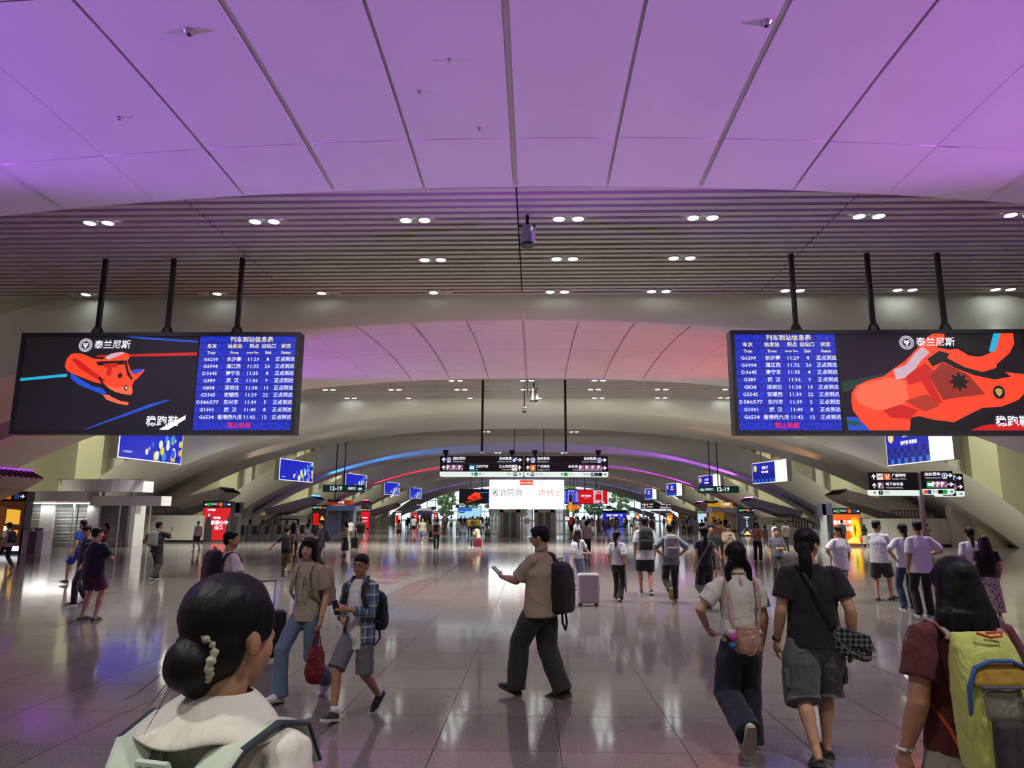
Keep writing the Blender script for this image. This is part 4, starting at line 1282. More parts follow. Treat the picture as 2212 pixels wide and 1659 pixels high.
for i, (cz, m_) in enumerate(((0, M_grey), (.55, M_dark), (1.1, glow('#a01818', .6)), (1.7, G_white), (2.1, glow('#f0a010', .9)), (2.9, mat('pole_brown', (.09, .05, .03))))):
    MB().box(-.12, .12, -.1, .1, cz, (.55, 1.1, 1.7, 2.1, 2.9, 3.5)[i]).build('band', m_, po)

# ---- far end: shops, glass front and trees
M_mull = mat('mullion_grey', (0.32, 0.34, 0.34), rough=0.4)
gf = empty('window_front', (0, Y_END, 0)); tag(gf, 'tall glass front at the far end of the hall', kind='structure')
for i in range(-15, 16):
    MB().box(i * 2.0 - .06, i * 2.0 + .06, -.1, .1, 0, 9.2).build('mullion', M_mull, gf)
for z in (2.6, 5.2, 7.8): MB().box(-30, 30, -.1, .1, z - .06, z + .06).build('transom', M_mull, gf)
M_pane = mat('front_glass', (0.8, 0.92, 0.9), rough=0.03, alpha=0.15)
me_p = MB().box(.08, 1.92, -.02, .02, .05, 2.5).mesh('pane'); me_p.materials.append(M_pane)
for i in range(-15, 15):
    for z in (0, 2.6, 5.2):
        link('pane', me_p, gf, (i * 2.0, 0, z))
lawn = MB().box(-90, 90, Y_END + .5, Y_END + 140, -.2, -.01).build('ground_outside', mat('lawn', (.16, .24, .10), rough=.9, var=.2)); tag(lawn, 'ground outside the far glass front', kind='structure')
M_leaf = mat('leaves', (0.20, 0.34, 0.10), rough=0.7, var=0.3, vscale=1.5)
M_bark = mat('bark', (0.10, 0.08, 0.06), rough=0.9)
for i, (x, y, h) in enumerate(((-23, 14, 9), (-16.5, 10, 8), (-10, 14, 9), (-4, 10, 8), (2.5, 14, 9), (9, 10, 9), (15.5, 14, 8.5), (22, 10, 9.5))):
    tr = empty('tree', (x, Y_END + y, 0), 0, 'green tree outside the far glass front, %s from the left' % ORD[i], 'tree', 'trees outside the glass front')
    MB().tube([(0, 0, 0), (.1, 0, h * .3), (0, .1, h * .6)], [.22, .18, .1], 8).build('trunk', M_bark, tr)
    cr_ = MB()
    r_ = random.Random(i)
    for j in range(70):
        a, b = r_.uniform(0, 6.28), r_.uniform(0, 1) ** .5
        z = h * r_.uniform(.22, 1.0)
        rr = h * .33 * (1 - abs(z / h - .55) * 1.1)
        cr_.ell((rr * b * math.cos(a), rr * b * math.sin(a), z), (r_.uniform(.5, .9), r_.uniform(.5, .9), r_.uniform(.35, .6)), 6, 4, (r_.random(), r_.random(), 0))
    cr_.build('crown', M_leaf, tr)
for (px, pyt, pyb, w, colr, lab, txt) in ((1590 - 240, 1108, 1130, 6.5, '#1428d0', 'blue lit shop front at the far right of the hall', '中国移动'), (1290, 1096, 1104, 7.5, '#f06828', 'orange lit banner under the far right arrival board', '服务台')):
    Y = 118.0 if '#14' in colr else 128.5
    a, b = on_depth(px - (50 if '#14' in colr else 20), pyb, Y), on_depth(px, pyt, Y)
    if '#14' in colr: a = on_depth(1303, 1135, Y); a.z = 0; b = on_depth(1352, 1103, Y)
    else: a = on_depth(1226, 1101, Y); b = on_depth(1253, 1090, Y)
    o = empty('lit_shopfront' if '#14' in colr else 'hanging_banner', (a.x, Y, a.z), 0, lab, 'shop' if '#14' in colr else 'banner')
    w, h = b.x - a.x, b.z - a.z
    MB().box(0, w, 0, 1.0, 0, h).build('body', M_tot, o)
    if '#14' in colr:
        MB().box(0, w, -.05, 0, h * .40, h * .85).build('lit_sign', glow(colr, 1.0), o)
        MB().box(0, w, -.05, 0, h * .05, h * .38).build('lit_window', glow('#2a50e8', .8), o)
        MB().box(-.2, w + .2, -.3, 1.2, h * .9, h).build('roof', M_black, o)
        t = MB(); put_text(t, '欢迎 光临广东', w / 2, h * .7, h * .16, -.08, bold=.01); put_text(t, '服务大厅', w / 2, h * .48, h * .16, -.08, bold=.01); t.build('sign_text', G_white, o)
    else:
        MB().box(.05, w - .05, -.05, 0, .05, h - .05).build('lit_sign', glow(colr, .9), o)
        t = MB(); put_text(t, '→', w * .85, h * .5, h * .6, -.08); t.build('sign_text', G_white, o)
        for f in (.2, .8): MB().box(w * f - .04, w * f + .04, .4, .48, h, 9.1 - a.z).build('hanging_rod', M_black, o)
# bright screen wall at far left
a, b = on_depth(988, 1123, 140), on_depth(1040, 1093, 140)
o = empty('lit_screen_wall', (a.x, 140, 0), 0, 'pale blue lit screen wall at the far left end', 'display')
MB().box(0, b.x - a.x, 0, .5, 0, b.z).build('housing', M_white, o)
MB().box(.1, b.x - a.x - .1, -.05, 0, 1.2, b.z - .1).build('lit_panel', glow('#a8d8f0', 1.0), o)
MB().box(.1, (b.x - a.x) * .6, -.08, -.05, b.z * .72, b.z * .88).build('lit_header', glow('#2060d0', 1.0), o)

# ---- cameras and small ceiling devices
def dome_cam(px, pyt, pyb, Y, label):
    a, b = on_depth(px, pyt, Y), on_depth(px, pyb, Y)
    o = empty('ceiling_camera', (a.x, Y, 0), 0, label, 'camera')
    MB().tube([(0, 0, b.z + .3), (0, 0, max(a.z, ZS + .05))], .03, 8, round_=False).build('drop_rod', M_black, o)
    MB().lathe([(.05, .35), (.14, .3), (.15, .12), (.10, .10)], 12, (0, 0, b.z)).build('housing', M_white, o)
    MB().ell((0, 0, b.z + .1), (.11, .11, .1), 10, 6).build('dome', M_black, o)
dome_cam(1133, 800, 892, 40.0, 'small white dome camera on a thin rod below the second slat ceiling')
def proj_box(px, py, Y, s, label, z=ZS):
    a = on_depth(px, py, Y)
    o = empty('ceiling_projector', (a.x, Y, z), 0, label, 'projector')
    MB().box(-.04, .04, -.04, .04, -.25, .05).build('stem', M_black, o)
    MB().box(-.20 * s, .20 * s, -.03, .03, -.30, -.25).build('yoke', M_black, o)
    q = MB().tube([(0, 0, -.30), (0, -.03, -.75 * s)], [.15 * s, .17 * s], 12, round_=False); q.build('lamp_body', M_steel, o)
    MB().box(.10 * s, .2 * s, -.2, .0, -.72 * s, -.45 * s).build('driver_box', M_white, o)
    MB().lathe([(.17 * s, 0), (.17 * s, .05), (.1, .06)], 12, (0, -.03, -.8 * s)).build('bezel_ring', M_black, o)
proj_box(1139, 472, 16.4, 1.0, 'grey spotlight hanging from the near slat ceiling at its middle')
proj_box(1153, 845, 39.0, 1.3, 'twin grey spotlight hanging from the second slat ceiling')
for sx, px, py in ((-1, 407, 92), (1, 1657, 78)):
    d = ray(px, py); t_ = (8.55 - CAMP.z) / d.z; p_ = CAMP + d * t_
    zz = soffit(p_.x - XC, max(0, min(1, (p_.y - Y0 - .95) / (WB - .95))))
    o = empty('ceiling_sensor', (p_.x, p_.y, zz), 0, 'round sensor in the %s groove of the violet vault' % SIDE[sx], 'sensor')
    MB().lathe([(.075, .05), (.085, -.01), (.05, -.06), (.02, -.07)], 12).build('housing', M_steel, o)
    MB().ell((0, 0, -.06), (.035, .035, .03), 8, 5).build('lens', M_black, o)
for i, (px, py) in enumerate(((970, 157), (905, 222), (1035, 298), (258, 254))):
    d = ray(px, py); t_ = (8.6 - CAMP.z) / d.z; p_ = CAMP + d * t_
    zz = soffit(p_.x - XC, max(0, min(1, (p_.y - Y0 - .95) / (WB - .95))))
    o = empty('sprinkler_head', (p_.x, p_.y, zz), 0, 'tiny sprinkler head in the violet vault, %s' % ('just left of the middle groove', 'second left of the middle groove', 'low beside the middle groove', 'far left')[i], 'sprinkler')
    MB().lathe([(.035, .01), (.035, -.008), (.012, -.012), (.012, -.05), (.03, -.055)], 8).build('head', M_steel, o)

# ---- red and cream floor picture, left of the middle
fm = empty('floor_picture', (0, 0, 0.0), 0, 'worn red and cream picture stuck on the floor left of the middle', 'floor sticker')
M_cream = mat('floor_cream', (.19, .18, .16), rough=.14, var=.15, vscale=2)
M_fred = mat('floor_red', (.22, .10, .10), rough=.14, var=.2, vscale=2)
def on_poly(pts, z, m_, name):
    MB().poly([(p.x, p.y, z) for p in [on_floor(*q) for q in pts]]).build(name, m_, fm)
on_poly(((735, 1320), (700, 1290), (740, 1262), (800, 1230), (860, 1212), (935, 1203), (985, 1218), (960, 1238), (880, 1262), (820, 1295)), .0015, M_cream, 'sticker_base')
for pts in (((815, 1222), (842, 1226), (838, 1234), (806, 1232)), ((832, 1240), (880, 1236), (893, 1242), (850, 1247), (880, 1250), (840, 1252), (815, 1247)), ((850, 1256), (870, 1257), (845, 1262), (812, 1262), (815, 1256)), ((900, 1212), (930, 1214), (915, 1220), (890, 1218))):
    on_poly(pts, .003, M_fred, 'sticker_print')
# ================================================================== people
PENDING = []
TEX = {}
def clouds(scale):
    if scale not in TEX:
        t = bpy.data.textures.new('cloth_noise', 'CLOUDS')
        t.noise_scale = scale
        t.noise_depth = 2
        TEX[scale] = t
    return TEX[scale]
def soft(mb, name, m_, parent, vox, smooth=3, disp=0.0, dscale=0.12):
    """one continuous surface grown around overlapping volumes"""
    me = mb.mesh(name)
    for q in (m_ if isinstance(m_, (list, tuple)) else [m_]):
        me.materials.append(q)
    o = link(name, me, parent)
    r = o.modifiers.new('remesh', 'REMESH'); r.mode = 'VOXEL'; r.voxel_size = vox; r.use_smooth_shade = True
    s_ = o.modifiers.new('smooth', 'SMOOTH'); s_.factor = 0.5; s_.iterations = smooth
    if disp:
        d = o.modifiers.new('fold', 'DISPLACE'); d.texture = clouds(dscale); d.strength = disp; d.mid_level = 0.5
    PENDING.append(o)
    return o
def flush():
    if not PENDING:
        return
    bpy.context.view_layer.update()
    dg = bpy.context.evaluated_depsgraph_get()
    for o in PENDING:
        me = bpy.data.meshes.new_from_object(o.evaluated_get(dg))
        me.name = o.data.name
        o.modifiers.clear()
        o.data = me
        me.polygons.foreach_set('use_smooth', [True] * len(me.polygons))
    PENDING.clear()
def ik(a, t, l1, l2, pole):
    a, t = Vector(a), Vector(t)
    d = t - a
    L = min(d.length, (l1 + l2) * 0.999)
    u = d.normalized()
    t = a + u * L
    x = (l1 * l1 - l2 * l2 + L * L) / (2 * L)
    h = math.sqrt(max(l1 * l1 - x * x, 0))
    p = Vector(pole)
    p = p - u * p.dot(u)
    p = p.normalized() if p.length > 1e-6 else Vector((0, 1, 0))
    return a + u * x + p * h, t
def superloft(mb, rings, n=24, e=3.2):
    """rings: (centre, rx, ry) in planes of constant z"""
    vs_ = []
    for (cx, cy, cz), rx, ry in rings:
        for k in range(n):
            a = 2 * math.pi * k / n
            c, s_ = math.cos(a), math.sin(a)
            vs_.append((cx + rx * math.copysign(abs(c) ** (2 / e), c), cy + ry * math.copysign(abs(s_) ** (2 / e), s_), cz))
    fs = []
    for i in range(len(rings) - 1):
        for k in range(n):
            fs.append((i * n + k, i * n + (k + 1) % n, (i + 1) * n + (k + 1) % n, (i + 1) * n + k))
    fs.append(tuple(range(n - 1, -1, -1)))
    fs.append(tuple(range((len(rings) - 1) * n, len(rings) * n)))
    mb.add(vs_, fs)
    return mb

SKINS = ['#b88a6e', '#a87a5e', '#c49878', '#b08062']
def skin_mat(c): return mat('skin_' + c, c, rough=0.5, var=0.06, vscale=14, bump=0.04, bscale=120)
def hair_mat(c):
    key = 'hair_' + c
    if key in MATS: return MATS[key]
    m = mat(key, c, rough=0.5, spec=0.22)
    n, L = m.node_tree.nodes, m.node_tree.links
    tc = n.new('ShaderNodeTexCoord'); mp = n.new('ShaderNodeMapping'); mp.inputs['Scale'].default_value = (150, 60, 10)
    t = n.new('ShaderNodeTexNoise'); t.inputs['Scale'].default_value = 1.0; t.inputs['Detail'].default_value = 3
    b = n.new('ShaderNodeBump'); b.inputs['Strength'].default_value = 0.5; b.inputs['Distance'].default_value = 0.004
    L.new(tc.outputs['Object'], mp.inputs[0]); L.new(mp.outputs[0], t.inputs['Vector']); L.new(t.outputs['Fac'], b.inputs['Height']); L.new(b.outputs[0], n['Principled BSDF'].inputs['Normal'])
    return m
def cloth(c, fold=0.5, **kw):
    if not isinstance(c, str): return c
    h_ = c.lstrip('#'); v_ = [int(h_[i:i + 2], 16) for i in (0, 2, 4)]
    if min(v_) > 0x94: c = '#%02x%02x%02x' % tuple(min(225, int(q * 1.14)) for q in v_)
    return mat('cloth_%s_%.1f' % (c, fold), c, rough=0.85, fold=fold, fscale=7, bump=0.12, bscale=260, sheen=0.15, **kw)
M_sole = mat('shoe_sole', (0.55, 0.54, 0.52), rough=0.6)
M_sole_d = mat('shoe_sole_dark', (0.05, 0.05, 0.05), rough=0.6)

FEET = {
    'stand': (((-.10, .0, .085), 0, -6), ((.10, .0, .085), 0, 6)),
    'wide': (((-.15, .0, .085), 0, -14), ((.15, .0, .085), 0, 14)),
    'walkL': (((-.075, .27, .10), 12, -3), ((.075, -.30, .17), -38, 3)),
    'walkR': (((-.075, -.30, .17), -38, -3), ((.075, .27, .10), 12, 3)),
    'stepL': (((-.085, .16, .085), 2, -3), ((.085, -.17, .11), -18, 4)),
    'stepR': (((-.085, -.17, .11), -18, -3), ((.085, .16, .085), 2, 3)),
    'kickL': (((-.085, -.34, .30), -62, -4), ((.085, .12, .085), 0, 4)),
    'kickR': (((-.085, .12, .085), 0, -4), ((.085, -.34, .30), -62, 4)),
}
def person(pos, heading, H, label, feet='stand', armL=None, armR=None, top=('tee', '#ffffff'), bottom=('pants', '#202020'), shoes='#202020', sole=None,
           hair=('short', '#0b0909'), skin=0, head=(0, 0), lean=0.0, bw=1.0, vox=0.012, face=False, group='people in the hall', extra=None, sit=None, root=None):
    """heading 0 looks down the hall (away from the viewer); positive turns to the left"""
    s = H / 1.70
    if root is None:
        root = empty('person', (pos[0], pos[1], 0), R(heading), label, 'person', group)
    root.scale = (s, s, s)
    SK = skin_mat(SKINS[skin]) if isinstance(skin, int) else skin_mat(skin)
    J = {'s': s, 'root': root, 'M': Matrix.Translation((pos[0], pos[1], 0)) @ Matrix.Rotation(R(heading), 4, 'Z') @ Matrix.Scale(s, 4)}
    fl = FEET[feet] if isinstance(feet, str) else feet
    pz = 0.925 - (0.03 if isinstance(feet, str) and feet.startswith('walk') else 0.005)
    if sit is not None: pz = sit
    Pv = Vector((0, 0, pz))
    Rl = Matrix.Rotation(-R(lean), 3, 'X')
    def tp(x, y, z):      # point of the trunk given in upright coordinates relative to the pelvis
        return Pv + Rl @ Vector((x, y, z))
    hipL, hipR = Pv + Vector((-.088 * bw, 0, -.03)), Pv + Vector((.088 * bw, 0, -.03))
    shL, shR = tp(-.160 * bw, -.005, .442), tp(.160 * bw, -.005, .442)
    N = tp(0, -.01, .525)
    Hc = N + Rl @ Vector((0, .028, .135))
    Rh = Matrix.Rotation(R(head[0]), 3, 'Z') @ Matrix.Rotation(R(head[1]) - R(lean) * .3, 3, 'X')
    def hp(x, y, z): return Hc + Rh @ Vector((x, y, z))
    J.update(Pv=Pv, N=N, Hc=Hc, Rh=Rh, tp=tp, hp=hp)
    body = MB()
    # trunk core
    body.tube([tp(0, 0, -.06), tp(0, 0, .06), tp(0, .0, .2), tp(0, 0, .36), tp(0, -.005, .46)], [(.12 * bw, .085), (.125 * bw, .085), (.115 * bw, .08), (.14 * bw, .085), (.13 * bw, .06)], 14, flat=(0, 1, 0))
    body.tube([N + Vector((0, 0, -.06)), hp(0, -.02, -.05)], [.056, .05], 12)
    # head
    body.ell(hp(0, -.012, .03), (.073, .092, .088), 18, 12, Rh.to_euler())
    body.ell(hp(0, .022, -.022), (.061, .070, .098), 18, 12, Rh.to_euler())
    body.ell(hp(0, .048, -.090), (.030, .030, .024), 12, 8, Rh.to_euler())
    for sg in (-1, 1):
        body.ell(hp(sg * .034, .044, -.038), (.026, .032, .034), 10, 7, Rh.to_euler())
        e_ = MB().ell((0, 0, 0), (.009, .020, .031), 10, 8)
        body.add([hp(sg * .076 + v[0], -.006 + v[1], -.012 + v[2]) for v in e_.v], e_.f)
    body.tube([hp(0, .084, .018), hp(0, .098, -.012), hp(0, .105, -.026)], [.008, .011, .013], 8)
    # arms with hands
    arms = {}
    for sg, sh, spec in ((-1, shL, armL), (1, shR, armR)):
        spec = spec or ('hang', 0.0)
        if spec[0] == 'hang':
            t = sh + Vector((sg * (.055 + (.03 if bw > 1.08 else 0)), spec[1] + .03, -.52 + abs(spec[1]) * .25))
            pole = Vector((sg * .25, -1, 0))
            pn = Vector((-sg, .15, 0)); curl = .45
        else:
            t = Vector((spec[1][0], spec[1][1], spec[1][2]))
            pole = Vector(spec[2]) if len(spec) > 2 and spec[2] else Vector((sg * .5, -.3, -1))
            pn = Vector(spec[3]) if len(spec) > 3 and spec[3] else Vector((-sg, 0, .2)); curl = spec[4] if len(spec) > 4 else .9
        el, wr = ik(sh, t, .285, .255, pole)
        arms[sg] = (sh, el, wr)
        body.tube([sh + (tp(0, 0, .42) - sh) * .12, sh.lerp(el, .35), el], [.042 * bw, .044 * bw, .037 * bw], 12)
        body.tube([el, el.lerp(wr, .3), wr], [.039 * bw, .039 * bw, .026], 12)
        d = (wr - el).normalized()
        n = (pn - d * pn.dot(d))
        n = n.normalized() if n.length > 1e-4 else Vector((0, 1, 0)).cross(d).normalized()
        w = d.cross(n) * (-sg)            # towards the thumb
        J['hand%d' % sg] = wr + d * .09 + n * .02
        J['hfr%d' % sg] = (d, n, w)
        pc = wr + d * .05
        body.tube([wr + d * -.005, wr + d * .035, wr + d * .08], [(.024, .02), (.038, .018), (.038, .015)], 10, flat=n)
        for fi in range(4):
            off = (.030 - .020 * fi)
            ln = (.072, .080, .074, .058)[fi]
            b0 = wr + d * (.082 - .004 * abs(fi - 1)) + w * off
            c1 = curl * (.75 + .12 * fi)
            d1 = (d * math.cos(c1) + n * math.sin(c1) + w * (.05 - .035 * fi)).normalized()
            d2 = (d * math.cos(c1 * 2) + n * math.sin(c1 * 2)).normalized()
            b1 = b0 + d1 * ln * .52
            body.tube([b0 - d * .015, b0, b1, b1 + d2 * ln * .48], [.0092, .0092, .0084, .0072], 8)
        t0 = wr + d * .02 + w * .022
        d1 = (d * .75 + w * .6 + n * .35).normalized()
        d2 = (d * .85 + w * .1 + n * (.3 + .3 * curl)).normalized()
        body.tube([t0, t0 + d1 * .035, t0 + d1 * .035 + d2 * .035], [.0125, .0105, .0085], 8)
    J['arms'] = arms
    # legs
    legs = {}
    for sg, hip, (ank, pitch, yaw) in ((-1, hipL, fl[0]), (1, hipR, fl[1])):
        kn, an = ik(hip, ank, .425, .42, Vector((sg * .12, 1, .15)))
        legs[sg] = (hip, kn, an, pitch, yaw)
        body.tube([hip, hip.lerp(kn, .4), kn], [.08 * bw, .072 * bw, .053], 12)
        body.tube([kn, kn.lerp(an, .32) + Vector((0, -.012, 0)), an.lerp(kn, .12), an], [.053, .054 * bw, .034, .036], 12)
        fr = Matrix.Rotation(R(yaw), 3, 'Z') @ Matrix.Rotation(R(pitch), 3, 'X')
        body.tube([an + fr @ Vector((0, -.02, -.03)), an + fr @ Vector((0, .10, -.05)), an + fr @ Vector((0, .15, -.055))], [.028, .024, .014], 8)
        # shoe
        st = shoes if isinstance(shoes, tuple) else ('shoe', shoes)
        sho = MB(); W = 14
        L0 = .275
        stations = [(0, .026, .05), (.03, .036, .098 if st[0] != 'clog' else .05), (.08, .040, .104 if st[0] != 'clog' else .055), (.13, .044, .086), (.18, .048, .066), (.23, .044, .044), (.262, .033, .034), (.275, .018, .022)]
        if st[0] == 'sandal': stations = [(a, b * .98, min(c, .045)) for a, b, c in stations]
        rings_u = []
        for yy, wv, hv in stations:
            rings_u.append([Vector((wv * math.cos(q), yy, .012 + (hv - .012) * max(0, math.sin(q)) ** .8)) for q in [math.pi * k / (W - 1) for k in range(W)]])
        A0 = Vector((0, .075, .085))
        def tr(v): return an + fr @ (v - A0)
        vs_ = [tr(v) for rg in rings_u for v in rg]
        fs = []
        for i in range(len(stations) - 1):
            for k2 in range(W):
                fs.append((i * W + k2, i * W + (k2 + 1) % W, (i + 1) * W + (k2 + 1) % W, (i + 1) * W + k2))
        fs.append(tuple(range(W))); fs.append(tuple(range((len(stations) - 1) * W, len(stations) * W)))
        sho.add(vs_, fs)
        sho.m = 1
        pts = [(wv * 1.07, yy - .004 + (.008 if i == len(stations) - 1 else 0)) for i, (yy, wv, hv) in enumerate(stations)]
        out = [Vector((a, b, 0)) for a, b in pts] + [Vector((-a, b, 0)) for a, b in reversed(pts)]
        nn = len(out)
        sho.add([tr(v) for v in out] + [tr(v + Vector((0, 0, .026))) for v in out], [tuple(range(nn)), tuple(range(nn, 2 * nn))] + [(i, (i + 1) % nn, nn + (i + 1) % nn, nn + i) for i in range(nn)])
        sho.build('shoe', [cloth(st[1], .1), sole or M_sole], root, smooth=False)
    J['legs'] = legs
    soft(body, 'body', SK, root, vox, 2)
    # face
    if face:
        W_ = mat('eye_white', (.62, .60, .57), rough=.3); B_ = mat('eye_dark', (.01, .008, .007), rough=.15); LIP = mat('lips', (.36, .12, .10), rough=.4)
        for sg in (-1, 1):
            q = MB().ell((0, 0, 0), (.0125, .008, .0056), 10, 6)
            MB().add([hp(sg * .030 + v[0], .0795 + v[1], .012 + v[2]) for v in q.v], q.f).build('eye', W_, root, True)
            q = MB().ell((0, 0, 0), (.0056, .005, .0056), 8, 6)
            MB().add([hp(sg * .030 + v[0], .0865 + v[1], .012 + v[2]) for v in q.v], q.f).build('iris', B_, root, True)
            MB().tube([hp(sg * .013, .0885, .028), hp(sg * .03, .0885, .034), hp(sg * .05, .078, .029)], [.0028, .0035, .002], 6).build('eyebrow', hair_mat('#0b0909'), root, True)
            MB().tube([hp(sg * .015, .088, .0165), hp(sg * .03, .0895, .0205), hp(sg * .045, .082, .016)], [.0018, .0022, .0016], 6).build('eyelid', hair_mat('#0b0909'), root, True)
        q = MB().tube([hp(-.021, .083, -.060), hp(-.008, .0915, -.0565), hp(0, .0925, -.0575), hp(.008, .0915, -.0565), hp(.021, .083, -.060)], [.003, .006, .0065, .006, .003], 8)
        q.build('mouth', LIP, root, True)
        if face == 'glasses':
            G = mat('spectacle_black', (.012, .012, .014), rough=.3)
            g = MB()
            for sg in (-1, 1):
                ringp = [hp(sg * .034 + .026 * math.cos(a), .106 - abs(.026 * math.cos(a)) * .18, .008 + .020 * math.sin(a)) for a in [2 * math.pi * i / 14 for i in range(15)]]
                g.tube(ringp, .0026, 6, cap=False)
                g.tube([hp(sg * .060, .1, .014), hp(sg * .078, .06, .014), hp(sg * .083, -.005, .012)], .0022, 6)
            g.tube([hp(-.008, .108, .012), hp(0, .109, .015), hp(.008, .108, .012)], .0022, 6)
            gl = g.build('glasses', G, root, True)
    # hair
    HM = hair_mat(hair[1])
    hs = hair[0]
    hb = MB()
    E = Rh.to_euler()
    if hs != 'bald':
        if hs in ('short', 'crop'):
            k_ = 1.0 if hs == 'short' else .97
            hb.ell(hp(0, -.020, .048), (.083 * k_, .099 * k_, .083 * k_), 18, 12, E)
            hb.ell(hp(0, -.055, -.005), (.070 * k_, .056, .065), 14, 9, E)
            if hs == 'crop':
                hb.ell(hp(0, .022, .078), (.064, .058, .036), 14, 8, E)
                for sg in (-1, 1): hb.ell(hp(sg * .066, .0, .03), (.012, .028, .035), 10, 7, E)
            if hs == 'short':
                hb.ell(hp(0, .036, .086), (.062, .046, .032), 14, 8, E)
                for sg in (-1, 1): hb.ell(hp(sg * .064, .012, .025), (.017, .03, .035), 10, 7, E)
        else:
            hb.ell(hp(0, -.018, .046), (.087, .102, .087), 18, 12, E)
            hb.ell(hp(0, -.052, -.01), (.080, .062, .080), 14, 9, E)
            for sg in (-1, 1): hb.ell(hp(sg * .066, .018, .03), (.02, .04, .05), 10, 7, E)
        if hs in ('bob', 'bobshort'):
            z = -.16 if hs == 'bob' else -.10
            hb.tube([hp(0, -.03, .03), hp(0, -.045, -.06), hp(0, -.05, z)], [(.092, .075), (.098, .072), (.088, .06)], 16, flat=(0, 1, 0))
            for sg in (-1, 1): hb.tube([hp(sg * .076, .02, .02), hp(sg * .082, .03, -.05), hp(sg * .076, .025, z + .01)], [.026, .026, .022], 10)
            hb.ell(hp(0, .052, .080), (.064, .036, .022), 12, 8, E)
        if hs == 'bigbob':
            hb.tube([hp(0, -.03, .04), hp(0, -.045, -.06), hp(0, -.055, -.15), hp(0, -.07, -.215)], [(.096, .084), (.116, .086), (.140, .086), (.122, .058)], 18, flat=(0, 1, 0))
            for i in range(16):
                a = math.pi * (1 + i / 15); q = .130 + rng.uniform(-.012, .014)
                hb.tube([hp(q * .9 * math.cos(a), -.05 + .07 * math.sin(a), -.12), hp(q * 1.1 * math.cos(a), -.06 + .085 * math.sin(a), -.215 - rng.uniform(0, .03))], [.024, .006], 6)
        if hs in ('long', 'verylong'):
            L_ = .40 if hs == 'long' else .62
            hb.tube([hp(0, -.03, .02), hp(0, -.065, -.08), Hc + Rl @ Vector((0, -.115, -.24)), Hc + Rl @ Vector((.01, -.135, -L_))], [(.094, .075), (.108, .066), (.115, .048), (.085, .03)], 16, flat=(0, 1, 0))
            for sg in (-1, 1): hb.tube([hp(sg * .075, .01, .03), hp(sg * .085, .0, -.08), Hc + Rl @ Vector((sg * .10, -.06, -.22))], [.028, .032, .03], 10)
        if hs == 'ponytail':
            b_ = hp(0, -.115, -.02)
            b_ = Vector((b_.x * .6, b_.y - .005, b_.z))
            hb.tube([hp(0, -.07, .0), b_, b_ + Vector((0, -.02, -.10)), b_ + Vector((.0, -.012, -.22)), b_ + Vector((0, 0, -.34))], [.045, .046, .052, .044, .016], 14)
        if hs == 'lowtail':
            hb.tube([hp(0, -.09, -.03), hp(0, -.115, -.09), Hc + Rl @ Vector((0.0, -.125, -.20)), Hc + Rl @ Vector((0, -.12, -.28))], [.032, .032, .028, .014], 12)
        if hs == 'bun':
            hb.ell(hp(.0, -.108, -.040), (.050, .046, .052), 14, 10, E)
            hb.ell(hp(.0, -.085, -.075), (.036, .036, .032), 14, 10, E)
        if hs == 'braids':
            for sg in (-1, 1):
                pts = [hp(sg * .06, -.06, -.05)] + [Hc + Rl @ Vector((sg * (.085 + .01 * (i % 2)), -.055, -.10 - .035 * i)) for i in range(5)]
                hb.tube(pts, [.035, .034, .026, .031, .024, .016], 10)
        soft(hb, 'hair', HM, root, max(vox * .8, .006), 3, .006, .05)
    # upper garment
    tt, tc = top[0], top[1]
    to = top[2] if len(top) > 2 else {}
    TM = cloth(tc, .4)
    tb = MB()
    hem = to.get('hem', -.09)
    lo = to.get('loose', 1.0)
    b = bw * lo
    ringz = [(hem, .174 * b, .130 * lo), (hem * .4 + .03, .170 * b, .127 * lo), (.16, .158 * b, .118 * lo), (.30, .170 * b, .120 * lo), (.40, .176 * bw, .108), (.45, .152 * bw, .088), (.487, .108 * bw, .074), (.515, .070, .064)]
    if tt == 'dress':
        ringz = [(hem, .26, .22)] + [(hem + (0 - hem) * .5, .21, .17)] + ringz[1:]
    ringz = [r for i, r in enumerate(ringz) if i == 0 or r[0] > ringz[0][0] + .02]
    tb.tube([tp(0, 0, z) for z, a, c in ringz], [(a, c) for z, a, c in ringz], 22, round_=False, flat=(0, 1, 0))
    sl = to.get('sleeve', .62)
    sr = min(to.get('sr', .062), .074) * (0.5 + 0.5 * bw)
    for sg in (-1, 1):
        sh, el, wr = arms[sg]
        if sl <= 0: continue
        if sl <= 1.0:
            e_ = sh.lerp(el, sl)
            tb.tube([sh + (tp(0, 0, .45) - sh) * .35, sh, sh.lerp(e_, .5), e_], [.056, .057 * bw, sr, sr * 1.06], 14, round_=False)
            if to.get('puff'):
                tb.ell(sh.lerp(e_, .5), (.076, .076, .088), 14, 10)
        else:
            e_ = el.lerp(wr, min(sl - 1.0, .98))
            tb.tube([sh + (tp(0, 0, .45) - sh) * .35, sh, el, e_], [.055, .066, .058, .046], 14, round_=False)
    if to.get('collar'):
        cb = MB()
        n_ = 16
        pr_ = [(N + Rl @ Vector((.066 * math.cos(2 * math.pi * i / n_), .064 * math.sin(2 * math.pi * i / n_) + .01, .012 - .022 * math.sin(2 * math.pi * i / n_)))) for i in range(n_ + 1)]
        cb.tube(pr_, [(.007, .024)] * len(pr_), 8, cap=False, flat=(0, 0, 1))
        cb.build('collar', TM, root, True)
    topo = soft(tb, {'tee': 'shirt', 'polo': 'polo_shirt', 'blouse': 'blouse', 'dress': 'dress', 'shirt': 'shirt'}.get(tt, 'shirt'), TM, root, vox, 3, to.get('disp', .015), .10)
    J['top'] = topo
